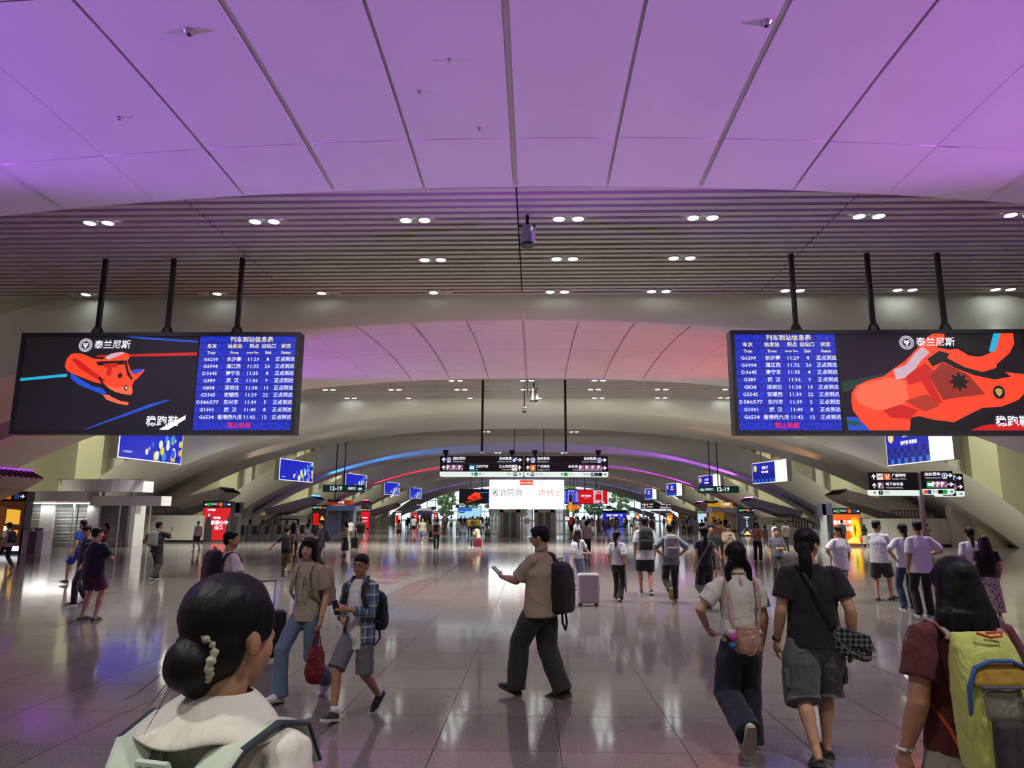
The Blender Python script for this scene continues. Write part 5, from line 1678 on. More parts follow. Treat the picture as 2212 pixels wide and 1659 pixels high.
    # lower garment
    if bottom is not None:
        bt, bc = bottom[0], bottom[1]
        bo = bottom[2] if len(bottom) > 2 else {}
        BM = cloth(bc, .4)
        pb = MB()
        if bt == 'skirt':
            zt = bo.get('len', .5)
            pb.tube([tp(0, 0, .06), Pv + Vector((0, 0, -.05)), Pv + Vector((0, -.01, -.05 - zt * .5)), Pv + Vector((0, -.01, -.05 - zt))], [(.135 * bw, .10), (.175 * bw, .13), (bo.get('flare', .2) * .95, bo.get('flare', .2) * .85), (bo.get('flare', .2) * 1.12, bo.get('flare', .2) * 1.0)], 22, round_=False, flat=(0, 1, 0))
        else:
            pb.tube([tp(0, 0, .08), tp(0, 0, .0), Pv + Vector((0, -.008, -.07)), Pv + Vector((0, -.005, -.12))], [(.128 * bw, .088), (.150 * bw, .102), (.164 * bw, .114), (.14 * bw, .10)], 20, flat=(0, 1, 0))
            for sg in (-1, 1):
                hip, kn, an, pitch, yaw = legs[sg]
                ww = bo.get('w', 1.0)
                if bt == 'pants':
                    e_ = an.lerp(kn, bo.get('crop', .0)) + Vector((0, -.005, -.035 if bo.get('crop', 0) == 0 else 0))
                    pb.tube([hip, hip.lerp(kn, .35), kn, kn.lerp(e_, .5), e_], [.090 * bw, .088 * bw * (ww * .5 + .5), .070 * ww, .068 * ww, .062 * ww * bo.get('flare', 1.0)], 16, round_=False)
                else:
                    f = bo.get('f', .75)
                    e_ = hip.lerp(kn, f) if f <= 1 else kn.lerp(an, f - 1)
                    m1 = hip.lerp(kn, min(.4, f * .5))
                    pts = [hip, m1] + ([kn] if f > 1 else []) + [e_]
                    rr = [.092 * bw, .094 * bw * ww] + ([.088 * bw * ww] if f > 1 else []) + [.092 * bw * ww]
                    pb.tube(pts, rr, 16, round_=False)
        J['bot'] = soft(pb, {'pants': 'trousers', 'shorts': 'shorts', 'skirt': 'skirt'}[bt], BM, root, vox, 3, bo.get('disp', .018), .12)
    if extra:
        extra(J, root)
    return J

# ------------------------------------------------------------------ bags and things people carry
def at_person(name, J, label, cat, group=None, base=(0, 0, 0)):
    """a top-level thing placed in a person's frame; base = its own base point there"""
    o = empty(name, (0, 0, 0), 0, label, cat, group)
    o.matrix_world = J['M'] @ Matrix.Translation(base)
    return o
def backpack(J, label, colr, size=1.0, acc=None, straps=True, strap_col=None, off=(0, 0, 0), vox=.012, pocket=True, side=0, bw=1.0, thin=1.0, loop=False):
    tp = J['tp']
    c = tp(0 + off[0], -.205 + off[1], .06 + off[2])
    o = at_person('backpack', J, label, 'backpack', 'backpacks', tuple(c))
    m_ = cloth(colr, .35)
    w, d, h = .155 * size, .085 * size * thin, .46 * size
    q = superloft(MB(), [((0, 0, 0), w * .8, d * .8), ((0, 0, .03), w, d), ((0, 0, h * .5), w * 1.0, d * 1.08), ((0, .01, h * .82), w * .92, d * .95), ((0, .02, h * .95), w * .72, d * .7), ((0, .03, h), w * .4, d * .4)])
    soft(q, 'pack_body', m_, o, vox, 3, .012, .12)
    a_ = cloth(acc, .3) if acc else m_
    if pocket:
        q = superloft(MB(), [((0, -d * 1.05, .03), w * .72, d * .25), ((0, -d * 1.12, .06), w * .8, d * .36), ((0, -d * 1.12, h * .36), w * .8, d * .36), ((0, -d * 1.0, h * .46), w * .7, d * .2)])
        soft(q, 'front_pocket', a_, o, vox, 2)
        MB().tube([(-w * .75, -d * 1.38, h * .40), (0, -d * 1.45, h * .41), (w * .75, -d * 1.38, h * .40)], .004, 6).build('zip', M_black, o)
    MB().tube([(-.04, .03, h * .96), (-.03, .02, h * 1.06), (.03, .02, h * 1.06), (.04, .03, h * .96)], .008, 6).build('grab_handle', a_, o)
    if straps:
        sm = cloth(strap_col, .3) if strap_col else a_
        for sg in ((-1, 1) if side == 0 else (side,)):
            x = .085 * bw
            P3 = [tp(sg * x * .9, -.12, .40), tp(sg * x, -.075, .485), tp(sg * x * 1.02, .0, .508), tp(sg * x * 1.05, .085, .47), tp(sg * x * 1.15, .132, .36), tp(sg * x * 1.5, .12, .20), tp(sg * x * 1.9, .0, .10), tp(sg * x * 1.6, -.12, .06)]
            P3 = [p - c for p in P3]
            MB().tube(P3, [(.008, .028)] * len(P3), 8, flat=(1, 0, 0)).build('shoulder_strap', sm, o, True)
    if loop:
        MB().tube([(-.04, -.02, .02), (-.05, -.03, -.09), (.01, -.03, -.17), (.04, -.03, -.10), (.03, -.02, .01)], .012, 6).build('dangling_strap', a_, o, True)
    return o
def phone(J, hand, label, up=(0, 0, 1), face=(0, -1, 0), off=(0, 0, 0)):
    p = J['hand%d' % hand] + Vector(off)
    o = at_person('smartphone', J, label, 'phone', 'smartphones', tuple(p))
    u = Vector(up).normalized(); n = Vector(face); n = (n - u * n.dot(u)).normalized(); w = u.cross(n)
    MB().obox((0, 0, 0), w * .036, n * .0045, u * .077).build('case', M_black, o)
    MB().obox(n * .005, w * .033, n * .0006, u * .073).build('screen', mat('phone_screen', (.02, .02, .02), rough=.1, emit='#c8d0d8', estr=.25), o)
    return o
def suitcase(pos, rz, label, colr, h=.62, w=.40, d=.25, handle=.42, rim=None):
    o = empty('suitcase', (pos[0], pos[1], 0), R(rz), label, 'suitcase', 'wheeled suitcases')
    m_ = mat('shell_' + colr, colr, rough=.32)
    q = superloft(MB(), [((0, 0, .055), w * .44, d * .42), ((0, 0, .075), w * .5, d * .5), ((0, 0, h - .03), w * .5, d * .5), ((0, 0, h), w * .44, d * .42)], 28, 7)
    q.build('shell', m_, o, False)
    for sg in (-1, 1):
        for i in range(7):
            x = -w * .36 + w * .72 * i / 6
            MB().box(x - .009, x + .009, sg * d * .5 - .004, sg * d * .5 + .004, .12, h - .06).build('shell_rib', m_, o)
    for sx_ in (-1, 1):
        for sy in (-1, 1):
            MB().lathe([(.001, -.018), (.028, -.016), (.03, 0), (.028, .016), (.001, .018)], 10, (sx_ * w * .38, sy * d * .34, .031), 'X').build('wheel', M_sole_d, o)
            MB().box(sx_ * w * .38 - .026, sx_ * w * .38 + .026, sy * d * .34 - .02, sy * d * .34 + .02, .045, .075).build('wheel_mount', M_grey, o)
    if handle:
        for sx_ in (-1, 1): MB().tube([(sx_ * .085, d * .3, h - .02), (sx_ * .085, d * .3, h + handle)], .008, 8).build('handle_tube', M_steel, o)
        MB().tube([(-.095, d * .3, h + handle), (.095, d * .3, h + handle)], .015, 8).build('pull_handle', M_grey, o)
    MB().box(w * .5, w * .5 + .02, -.05, .05, h * .45, h * .65).build('side_handle', M_grey, o)
    return o
def sling(J, pts, m_, parent, r=(.004, .013), name='strap'):
    return MB().tube(pts, [r] * len(pts), 8, flat=(0, 0, 1)).build(name, m_, parent, True)
# ------------------------------------------------------------------ patterned cloths
def pattern_mat(name, kind, c1, c2, c3=None):
    m = bpy.data.materials.new(name); m.use_nodes = True
    nt = m.node_tree; n = nt.nodes; L = nt.links
    p = n['Principled BSDF']; p.inputs['Roughness'].default_value = .85
    tc = n.new('ShaderNodeTexCoord')
    c1, c2 = srgb(c1), srgb(c2)
    c3 = srgb(c3) if c3 else c2
    def mixc(fac, a, b):
        x = n.new('ShaderNodeMix'); x.data_type = 'RGBA'
        L.new(fac, x.inputs['Factor'])
        for s_, v in (('A', a), ('B', b)):
            if isinstance(v, tuple): x.inputs[s_].default_value = (*v, 1)
            else: L.new(v, x.inputs[s_])
        return x.outputs['Result']
    if kind == 'plaid':
        sep = n.new('ShaderNodeSeparateXYZ'); L.new(tc.outputs['Object'], sep.inputs[0])
        ad = n.new('ShaderNodeMath'); ad.operation = 'ADD'; L.new(sep.outputs['X'], ad.inputs[0]); L.new(sep.outputs['Y'], ad.inputs[1])
        col = c1
        for src, sc, ph, wd, cc, amt in ((ad.outputs[0], 1 / .11, 0, .45, c2, .75), (sep.outputs['Z'], 1 / .11, .1, .45, c2, .75), (ad.outputs[0], 1 / .11, .55, .12, c3, .8), (sep.outputs['Z'], 1 / .11, .6, .12, c3, .8)):
            a = n.new('ShaderNodeMath'); a.operation = 'MULTIPLY_ADD'; L.new(src, a.inputs[0]); a.inputs[1].default_value = sc; a.inputs[2].default_value = ph + 50
            f = n.new('ShaderNodeMath'); f.operation = 'FRACT'; L.new(a.outputs[0], f.inputs[0])
            g = n.new('ShaderNodeMath'); g.operation = 'LESS_THAN'; L.new(f.outputs[0], g.inputs[0]); g.inputs[1].default_value = wd
            k = n.new('ShaderNodeMath'); k.operation = 'MULTIPLY'; L.new(g.outputs[0], k.inputs[0]); k.inputs[1].default_value = amt * .6
            col = mixc(k.outputs[0], col, cc)
        L.new(col, p.inputs['Base Color'])
    elif kind == 'checker':
        ch = n.new('ShaderNodeTexChecker'); ch.inputs['Scale'].default_value = 36
        ch.inputs['Color1'].default_value = (*c1, 1); ch.inputs['Color2'].default_value = (*c2, 1)
        mp = n.new('ShaderNodeMapping'); mp.inputs['Rotation'].default_value = (0, R(45), 0); L.new(tc.outputs['Object'], mp.inputs[0]); L.new(mp.outputs[0], ch.inputs['Vector'])
        L.new(ch.outputs['Color'], p.inputs['Base Color'])
    elif kind == 'floral':
        vo = n.new('ShaderNodeTexVoronoi'); vo.inputs['Scale'].default_value = 11; L.new(tc.outputs['Object'], vo.inputs['Vector'])
        no = n.new('ShaderNodeTexNoise'); no.inputs['Scale'].default_value = 38; L.new(tc.outputs['Object'], no.inputs['Vector'])
        ad = n.new('ShaderNodeMath'); ad.operation = 'MULTIPLY_ADD'; L.new(no.outputs['Fac'], ad.inputs[0]); ad.inputs[1].default_value = .55; L.new(vo.outputs['Distance'], ad.inputs[2])
        cr = n.new('ShaderNodeValToRGB'); cr.color_ramp.interpolation = 'CONSTANT'
        cr.color_ramp.elements[0].color = (*c2, 1); cr.color_ramp.elements[1].position = .52; cr.color_ramp.elements[1].color = (*c1, 1)
        e = cr.color_ramp.elements.new(.80); e.color = (*c2, 1)
        e = cr.color_ramp.elements.new(.86); e.color = (*c1, 1)
        L.new(ad.outputs[0], cr.inputs['Fac']); L.new(cr.outputs[0], p.inputs['Base Color'])
    return m
M_plaid = pattern_mat('plaid_cloth', 'plaid', '#5a6a84', '#26364e', '#c8ccd0')
M_check = pattern_mat('checked_fabric', 'checker', '#111114', '#6a6c74')
M_floral = pattern_mat('floral_fabric', 'floral', '#b4a694', '#141212')
M_stripe = pattern_mat('striped_fabric', 'plaid', '#d0d0d0', '#202020', '#d0d0d0')

def spot(px, py): return on_floor(px, py)
def hgt(px, pyh, Y): return max(1.2, min(1.92, on_depth(px, pyh, Y).z))
def P(px, pyf, pyh, heading, label, **kw):
    p = spot(px, pyf)
    H = kw.pop('H', None) or hgt(px, pyh, p.y)
    return person((p.x, p.y), heading, H, label, **kw)

def project_on(J, garment, mb, name, m_, parent, d=(0, -1, 0), lift=.004):
    """lay a flat mesh (in the person's frame) onto a finished garment along direction d"""
    flush()
    bv = BVHTree.FromPolygons([v.co for v in garment.data.vertices], [tuple(p.vertices) for p in garment.data.polygons])
    d = Vector(d).normalized()
    vs_ = []
    for v in mb.v:
        v = Vector(v)
        hit = bv.ray_cast(v - d * .6, d)
        q = hit[0] if hit[0] is not None else v
        vs_.append(q - d * lift)
    mb.v = [tuple(v) for v in vs_]
    return mb.build(name, m_, parent)

NEAR = .0075
# ---- woman in the foreground, seen from behind
p0 = on_depth(470, 1400, 1.55)
H1 = on_depth(490, 1246, 1.55).z
def sailor(J, root):
    N, tp = J['N'], J['tp']
    rings = []
    for r, z, yo in ((.058, .028, .012), (.070, .022, .008), (.105, -.002, -.002), (.124, -.024, -.014), (.136, -.044, -.022)):
        rg = []
        for i in range(32):
            a = 2 * math.pi * i / 32
            rr = r * (1 + .06 * math.cos(3 * a)) if r > .13 else r
            rg.append(N + Vector((rr * 1.12 * math.cos(a), rr * .92 * math.sin(a) + yo, z - .035 * max(0, math.sin(a)) * (r - .05) * 8 + .006 * math.sin(5 * a) * (r > .12))))
        rings.append(rg)
    q = MB(); vs_ = [v for rg in rings for v in rg]
    q.add(vs_, [(i * 32 + k, i * 32 + (k + 1) % 32, (i + 1) * 32 + (k + 1) % 32, (i + 1) * 32 + k) for i in range(len(rings) - 1) for k in range(32)])
    o = q.build('sailor_collar', cloth('#b4aea6', .3), root, True)
    s_ = o.modifiers.new('thick', 'SOLIDIFY'); s_.thickness = .006
    ss = o.modifiers.new('sub', 'SUBSURF'); ss.levels = 1; ss.render_levels = 1
    hp = J['hp']
    q = MB()
    n_ = 88
    pr_ = [hp(.053 * math.cos(2 * math.pi * i / n_) + .003, -.092 + .006 * math.sin(10 * math.pi * i / n_), -.022 + .053 * math.sin(2 * math.pi * i / n_)) for i in range(n_ + 1)]
    q.tube(pr_, [(.0105 if (i // 2) % 2 else .0075) for i in range(n_ + 1)], 8, cap=False)
    q.build('scrunchie', mat('scrunchie_cloth', '#a8a090', rough=.85), root, True)
    for i in range(4):
        a0 = rng.uniform(-.03, .03)
        MB().tube([hp(a0, -.15, -.05), hp(a0 * 1.4, -.19, -.075 - .01 * i), hp(a0 * 1.6, -.215, -.08 - .018 * i)], [.0008, .0007, .0004], 4).build('loose_strand', hair_mat('#0b0909'), root)
J = person((p0.x + .018, 1.55), -14, H1, 'woman with black bun and pale scrunchie, white sailor-collar blouse, foreground left', feet='stepL', top=('blouse', '#b4aea6', {'sleeve': .75, 'sr': .088, 'puff': True, 'loose': 1.05, 'disp': .03}),
           bottom=('pants', '#3a3c44'), hair=('bun', '#080707'), skin='#a0765a', head=(-14, 4), vox=NEAR, bw=.98, extra=sailor)
o = backpack(J, 'sage green backpack with dark edged straps on the foreground woman', '#9aa598', strap_col='#a4ada0', off=(0, 0, -.06), bw=1.0, size=.95)
tp = J['tp']; c0 = Vector(J['M'].inverted() @ o.matrix_world.translation)
for sg in (-1, 1):
    for dx, w, m_ in ((0, .042, cloth('#9ea79a', .2)), (.034, .012, cloth('#14202a', .1))):
        pts = [tp(sg * (.050 + dx), -.215, .20), tp(sg * (.064 + dx), -.200, .32), tp(sg * (.082 + dx), -.172, .415), tp(sg * (.105 + dx), -.115, .478), tp(sg * (.118 + dx), -.02, .503), tp(sg * (.118 + dx), .08, .478), tp(sg * (.115 + dx), .14, .39)]
        MB().tube([q - c0 for q in pts], [(.006, w)] * len(pts), 10, flat=(sg, -.2, 0)).build('strap_webbing', m_, o, True)

# ---- woman and boy walking towards the viewer
J = P(652, 1508, 1156, 157, 'woman in beige tee with line drawing, pale jeans, carrying a red tote', feet='walkR', armL=('hang', -.02), armR=('hang', -.12),
      top=('tee', '#a3957f', {'sleeve': .75, 'hem': -.10, 'loose': 1.0, 'sr': .068}), bottom=('pants', '#5a6b80', {'w': 1.12, 'flare': 1.35}), shoes='#b8b4b4', hair=('bobshort', '#0c0a0a'), skin=2, head=(14, 0), vox=NEAR, face=True, bw=.95)
J2 = J
art = MB()
for pts in ([(-.02, .40), (-.045, .36), (-.03, .35), (-.055, .31), (-.05, .27), (-.035, .25), (-.05, .20), (-.06, .16), (-.055, .13), (-.03, .11), (-.05, .09)],
            [(-.02, .36), (.02, .362), (.045, .36), (.06, .33), (.055, .29), (.04, .285), (.035, .31), (.04, .34)],
            [(.035, .29), (.032, .22), (.035, .15), (.045, .10), (.07, .09), (.075, .105), (.06, .075), (.0, .06), (-.05, .06), (-.055, .085), (-.02, .115), (.02, .10), (-.01, .08), (-.04, .095)],
            [(-.05, .18), (-.035, .185), (-.03, .165), (-.05, .155)]):
    pz_ = J['Pv'].z
    for a, b in zip(pts, pts[1:]):
        a, b = Vector((-a[0], a[1])), Vector((-b[0], b[1]))
        d = (b - a).normalized(); nrm = Vector((-d.y, d.x)) * .0022
        art.add([(q.x, .2, pz_ + q.y) for q in (a - nrm, b - nrm, b + nrm, a + nrm)], [(0, 1, 2, 3)])
project_on(J, J['top'], art, 'line_drawing', mat('drawing_ink', (.03, .025, .025), rough=.8), J['root'])
fl_ = MB()
for i in range(5): fl_.poly([(.022 + .008 * math.cos(i * 1.257) + .006 * math.cos(q), .2, J['Pv'].z + .405 + .008 * math.sin(i * 1.257) + .006 * math.sin(q)) for q in [k * 1.047 for k in range(6)]])
project_on(J, J['top'], fl_, 'flower_print', mat('print_brick', (.30, .10, .07), rough=.8), J['root'])
backpack(J, 'cream backpack worn by the beige-tee woman', '#a09078', strap_col='#9a8c70', off=(-.03, 0, -.02), size=.95, acc='#94846c')
# thin rim spectacles
gl = MB(); hp = J['hp']
for sg in (-1, 1):
    gl.tube([hp(sg * .033 + .024 * math.cos(a), .104 - abs(.024 * math.cos(a)) * .18, .008 + .019 * math.sin(a)) for a in [2 * math.pi * i / 12 for i in range(13)]], .0012, 5, cap=False)
    gl.tube([hp(sg * .058, .1, .012), hp(sg * .078, .06, .012), hp(sg * .083, -.005, .012)], .0012, 5)
gl.tube([hp(-.008, .106, .012), hp(.008, .106, .012)], .0012, 5)
gl.build('glasses', M_steel, J['root'], True)
def tote(J, hand, label, colr, w=.19, h=.36, d=.07, handle=.18, drop=None, m_=None, hm=None, name='tote_bag', cat='bag'):
    p = J['hand%d' % hand]
    z0 = p.z - .02 - handle - h
    o = at_person(name, J, label, cat, 'hand-carried bags', (p.x, p.y, z0))
    m_ = m_ or cloth(colr, .9)
    q = superloft(MB(), [((0, 0, 0), w * .36, d * .8), ((0, 0, .03), d * 1.2, w * .52), ((0, 0, h * .3), d * 1.3, w * .62), ((0, 0, h * .75), d * .8, w * .55), ((0, 0, h), d * .4, w * .52)], 24, 2.6)
    soft(q, 'bag_body', m_, o, .012, 2, .03, .07)
    for sg in (-1, 1):
        MB().tube([(sg * d * .3, -w * .25, h - .03), (sg * d * .2, -w * .16, h + handle * .6), (0, 0, h + handle), (sg * d * .2, w * .16, h + handle * .6), (sg * d * .3, w * .25, h - .03)], .007, 6).build('bag_handle', hm or m_, o, True)
    return o
tote(J, -1, 'crumpled red plastic tote bag carried by the beige-tee woman', '#7a1020', m_=mat('red_plastic', '#7d1022', rough=.35, var=.25, vscale=16, fold=.9, fscale=14), hm=mat('red_handle', '#7a1020', rough=.5))
MB().tube([Vector(J['arms'][-1][2]) + Vector((.028 * math.cos(a), .028 * math.sin(a), .03)) for a in [k * .524 for k in range(13)]], .003, 6).build('bracelet', M_brass, J['root'])

def open_shirt(J, root):
    tp = J['tp']
    q = MB(); n_ = 22
    zs = [(-.16, .195, .150), (.0, .188, .145), (.16, .176, .138), (.30, .186, .136), (.40, .186, .122), (.46, .172, .102), (.50, .118, .085)]
    for z, rx, ry in zs:
        for i in range(n_):
            a = math.pi / 2 + R(34) + (2 * math.pi - 2 * R(34)) * i / (n_ - 1)
            q.v.append(tuple(tp(rx * math.cos(a), ry * math.sin(a), z + .012 * math.sin(a * 3) * (z < 0))))
    for i in range(len(zs) - 1):
        for k in range(n_ - 1):
            q.f.append((i * n_ + k, i * n_ + k + 1, (i + 1) * n_ + k + 1, (i + 1) * n_ + k)); q.mi.append(0)
    o = q.build('overshirt', M_plaid, root, True)
    s_ = o.modifiers.new('thick', 'SOLIDIFY'); s_.thickness = .008
    s2 = o.modifiers.new('sub', 'SUBSURF'); s2.levels = 1; s2.render_levels = 1
    sl = MB()
    for sg in (-1, 1):
        sh, el, wr = J['arms'][sg]
        sl.tube([sh + (tp(0, 0, .45) - sh) * .3, sh, sh.lerp(el, .5), el, el.lerp(wr, .72)], [.06, .072, .076, .07, .058], 14, round_=False)
    soft(sl, 'overshirt_sleeves', M_plaid, root, NEAR, 2, .02, .09)
    for sg in (-1, 1):
        pts = [tp(sg * .072, -.05, .53), tp(sg * .085, .02, .525), tp(sg * .085, .085, .47), tp(sg * .10, .125, .39)]
        MB().tube(pts, [(.006, .022), (.007, .030), (.007, .034), (.006, .016)], 8, flat=(0, 0, 1)).build('shirt_collar', M_plaid, root, True)
J = P(768, 1548, 1192, 158, 'boy with black glasses in blue plaid shirt over white tee and grey shorts', feet='walkR', armL=('to', (-.02, .24, 1.12), None, (1, 0, .1), .7), armR=('to', (.05, .24, 1.02), None, (-1, 0, .1), .7),
      top=('tee', '#b9b5b6', {'sleeve': .4, 'hem': -.20, 'loose': 1.0}), bottom=('shorts', '#5c5a60', {'f': 1.0, 'w': 1.1}), shoes='#141416', hair=('crop', '#0a0909'), skin=1, head=(10, -4), vox=NEAR, face='glasses', extra=open_shirt, bw=.95)
J3 = J
for sg in (-1, 1):
    an = J['legs'][sg][2]
    MB().tube([an + Vector((0, 0, -.01)), an + Vector((0, -.004, .06))], [.042, .041], 12, round_=False).build('sock', cloth('#b8b8bc', .1), J['root'], True)
phone(J, -1, 'black phone held against his chest by the plaid-shirt boy', up=(.2, .2, 1), face=(0, -1, 0), off=(.03, .02, .0))
backpack(J, 'black backpack worn by the plaid-shirt boy', '#101012', off=(-.05, -.02, -.10), size=.92, bw=1.25, loop=True)

# ---- man with phone, middle
J = P(1170, 1506, 1136, 58, 'man in cream polo and charcoal trousers walking while reading his phone', feet=(((-.085, .26, .10), 14, -4), ((.085, -.20, .095), -8, 4)), armL=('to', (-.09, .41, 1.16), (-.6, -.3, -1), (.6, .0, .5), .75), armR=('hang', -.05),
      top=('polo', '#a8967e', {'sleeve': .86, 'hem': -.13, 'loose': 1.22, 'collar': True, 'sr': .088}), bottom=('pants', '#2b2a2a', {'w': 1.55}), shoes='#0e0e0f', sole=M_sole_d, hair=('short', '#0a0909'), skin=0, head=(14, -14), vox=NEAR, bw=1.1, face='glasses')
J4 = J
phone(J, -1, 'thin dark phone in the hand of the cream-polo man', up=(-.1, .75, .7), face=(0, -.7, .7), off=(-.0, .04, .03))
backpack(J, 'black backpack slung on one shoulder of the cream-polo man', '#0c0c0e', off=(.13, .03, -.16), side=1, size=1.12, loop=True, pocket=False, bw=1.5)

# ---- girl in white blouse and friend in black
def frills(J, root):
    N, tp = J['N'], J['tp']
    q = MB()
    for i in range(40):
        a = 2 * math.pi * i / 40
        q.ell(N + Vector((.062 * math.cos(a), .058 * math.sin(a) + .006, .012)), (.008, .008, .014 + .004 * (i % 2)), 6, 5)
    q.build('neck_frill', cloth('#b2acaa', .3), root, True)
    q = MB()
    n_ = 96; prev = None
    for i in range(n_ + 1):
        a = 2 * math.pi * i / n_
        w = 1 + .05 * math.sin(a * 18)
        c = [tp(.172 * math.cos(a), .128 * math.sin(a), .075), tp(.182 * w * math.cos(a), .138 * w * math.sin(a), .045), tp(.178 * w * math.cos(a), .134 * w * math.sin(a), .022 + .006 * math.sin(a * 9))]
        if prev: q.add(prev + c, [(0, 1, 4, 3), (1, 2, 5, 4)])
        prev = c
    o = q.build('hem_frill', cloth('#b2acaa', .3), root, True)
    s_ = o.modifiers.new('thick', 'SOLIDIFY'); s_.thickness = .004
    MB().tube([tp(0, -.078, .500), tp(0.002, -.098, .465), tp(0, -.106, .435)], [(.004, .006), (.010, .006), (.004, .005)], 8, flat=(0, 1, 0)).build('keyhole_opening', skin_mat(SKINS[2]), root, True)
J = P(1612, 1630, 1172, 3, 'girl with braids in white ruffled crop blouse and dark wide jeans', feet='kickL', armL=('to', (-.24, .14, .98), (-1, -.6, -.2)), armR=('hang', .05),
      top=('blouse', '#b2acaa', {'sleeve': .72, 'hem': .055, 'loose': 1.02, 'puff': True, 'sr': .078}), bottom=('pants', '#141a2a', {'w': 1.6, 'flare': 1.1}), shoes='#b0a898', sole=mat('sole_tan', (.36, .32, .24), rough=.7), hair=('braids', '#0a0808'), skin=2, vox=NEAR, bw=.95, extra=frills)
J5 = J
tp = J['tp']
c0 = tp(.0, -.19, -.10)
o = at_person('drawstring_bag', J, 'pale pink drawstring bag with gold chain on the back of the white-blouse girl', 'bag', 'slung bags', tuple(c0))
PK = mat('pink_leather', '#a87c70', rough=.42, fold=.5, fscale=12)
q = superloft(MB(), [((0, 0, 0), .085, .045), ((0, 0, .03), .115, .06), ((0, 0, .10), .120, .062), ((0, 0, .17), .098, .05), ((0, 0, .195), .086, .042), ((0, .0, .215), .094, .05)], 28, 2.6)
soft(q, 'bag_body', PK, o, .008, 2, .012, .04)
gold = mat('gold_chain', (.55, .42, .24), rough=.3, metal=.9)
for sg in (-1, 1):
    pts = [Vector((sg * .10, .02, .19)), tp(sg * .125, -.145, .16) - c0, tp(sg * .135, -.135, .34) - c0, tp(sg * .125, -.085, .455) - c0, tp(sg * .12, .0, .503) - c0, tp(sg * .12, .08, .45) - c0]
    MB().tube(pts, [(.0045, .012)] * len(pts), 8, flat=(sg, 0, 0)).build('strap', PK, o, True)
q = MB()
for i in range(34):
    f = i / 33; x = -.115 + .23 * f; z = .17 - .20 * math.sin(math.pi * f) * (1 - .3 * f)
    q.ell((x, -.07, z), (.0065, .004, .0065), 6, 4)
q.build('chain', gold, o)
MB().ell((-.135, -.05, .14), (.036, .034, .034), 14, 10).build('pompom', mat('pompom_pink', '#b84a98', rough=.9, bump=.6, bscale=300), o, True)
MB().ell((-.145, -.05, .075), (.030, .028, .028), 12, 8).build('charm', mat('charm_blue', '#2c5c98', rough=.7), o, True)
MB().tube([(-.10, -.02, .19), (-.12, -.045, .17)], .003, 6).build('charm_cord', gold, o)

J = P(1778, 1648, 1142, -4, 'woman with long ponytail in black tee and grey cargo shorts, seen from behind', feet='stepR', armL=('hang', .03), armR=('hang', -.06),
      top=('tee', '#08080a', {'sleeve': .68, 'hem': -.10, 'loose': 1.04, 'sr': .074}), bottom=('shorts', '#5a5a5c', {'f': 1.16, 'w': 1.32}), shoes=('clog', '#0b0b0c'), sole=M_sole_d, hair=('ponytail', '#0b0808'), skin=0, head=(-48, 0), vox=NEAR, bw=1.13)
J6 = J
tp = J['tp']
for sg in (-1, 1):
    hip, kn, an, _, _ = J['legs'][sg]
    m = hip.lerp(kn, .72)
    q = superloft(MB(), [((sg * .112, -.03, -.07), .015, .055), ((sg * .122, -.03, -.05), .02, .065), ((sg * .122, -.03, .06), .02, .065), ((sg * .112, -.03, .08), .015, .06)], 16, 4)
    q.v = [tuple(Vector(v) + m) for v in q.v]
    soft(q, 'cargo_pocket', cloth('#565658', .5), J['root'], .009, 2)
wr = Vector(J['arms'][-1][2])
MB().tube([wr + Vector((0, 0, .005)), wr + Vector((0, 0, .035))], .034, 14, round_=False).build('watch_strap', M_black, J['root'], True)
c0 = tp(.235, -.07, -.06)
o = at_person('crossbody_bag', J, 'black checked crossbody bag on the hip of the black-tee woman', 'bag', 'slung bags', tuple(c0))
q = superloft(MB(), [((0, 0, -.10), .10, .04), ((0, 0, -.08), .145, .055), ((0, 0, .03), .155, .06), ((0, 0, .09), .12, .045)], 28, 2.4)
q.v = [(v[0], v[1], v[2] - v[0] * .30) for v in q.v]
soft(q, 'bag_body', M_check, o, .009, 2, .012, .06)
q = superloft(MB(), [((.02, -.045, -.005), .15, .02), ((.01, -.03, .10), .12, .055)], 24, 3); q.v = [(v[0], v[1], v[2] - v[0] * .30) for v in q.v]
q.build('flap', M_check, o)
ch = MB()
for i in range(26):
    f = i / 25; ch.ell((-.12 + .27 * f, -.068, .05 - .13 * f - .05 * math.sin(math.pi * f)), (.006, .004, .006), 6, 4)
ch.build('chain', M_steel, o)
pts = [Vector((-.10, .0, .09)), tp(.10, -.155, .10) - c0, tp(.0, -.15, .28) - c0, tp(-.08, -.115, .44) - c0, tp(-.11, -.03, .503) - c0, tp(-.10, .08, .46) - c0]
sling(J, pts, M_black, o, (.005, .016))

# ---- woman in red with yellow pack
p7 = on_depth(2078, 1400, 3.35)
J = person((p7.x, 3.35), 6, on_depth(2060, 1206, 3.35).z, 'woman with black bob in dark red tee and pale trousers, right foreground', feet='stepR', armL=('hang', .04), armR=('hang', .06),
           top=('tee', '#4a0810', {'sleeve': .66, 'hem': -.05, 'loose': 1.05, 'sr': .074}), bottom=('pants', '#8f887c', {'w': 1.2}), shoes='#c0bcb4', hair=('bigbob', '#080707'), skin=1, head=(8, 0), vox=NEAR, bw=1.17)
tp = J['tp']
c0 = tp(-.055, -.235, -.05)
o = at_person('hiking_backpack', J, 'yellow, purple and ochre hiking backpack on the woman in red', 'backpack', 'backpacks', tuple(c0))
YL = cloth('#a9ad5a', .6); PU = cloth('#2a2028', .4); OC = cloth('#94701a', .4); GY = cloth('#77736a', .5); OR = cloth('#b83c12', .2); BL = cloth('#2c4c86', .2); LV = cloth('#7d7f90', .2)
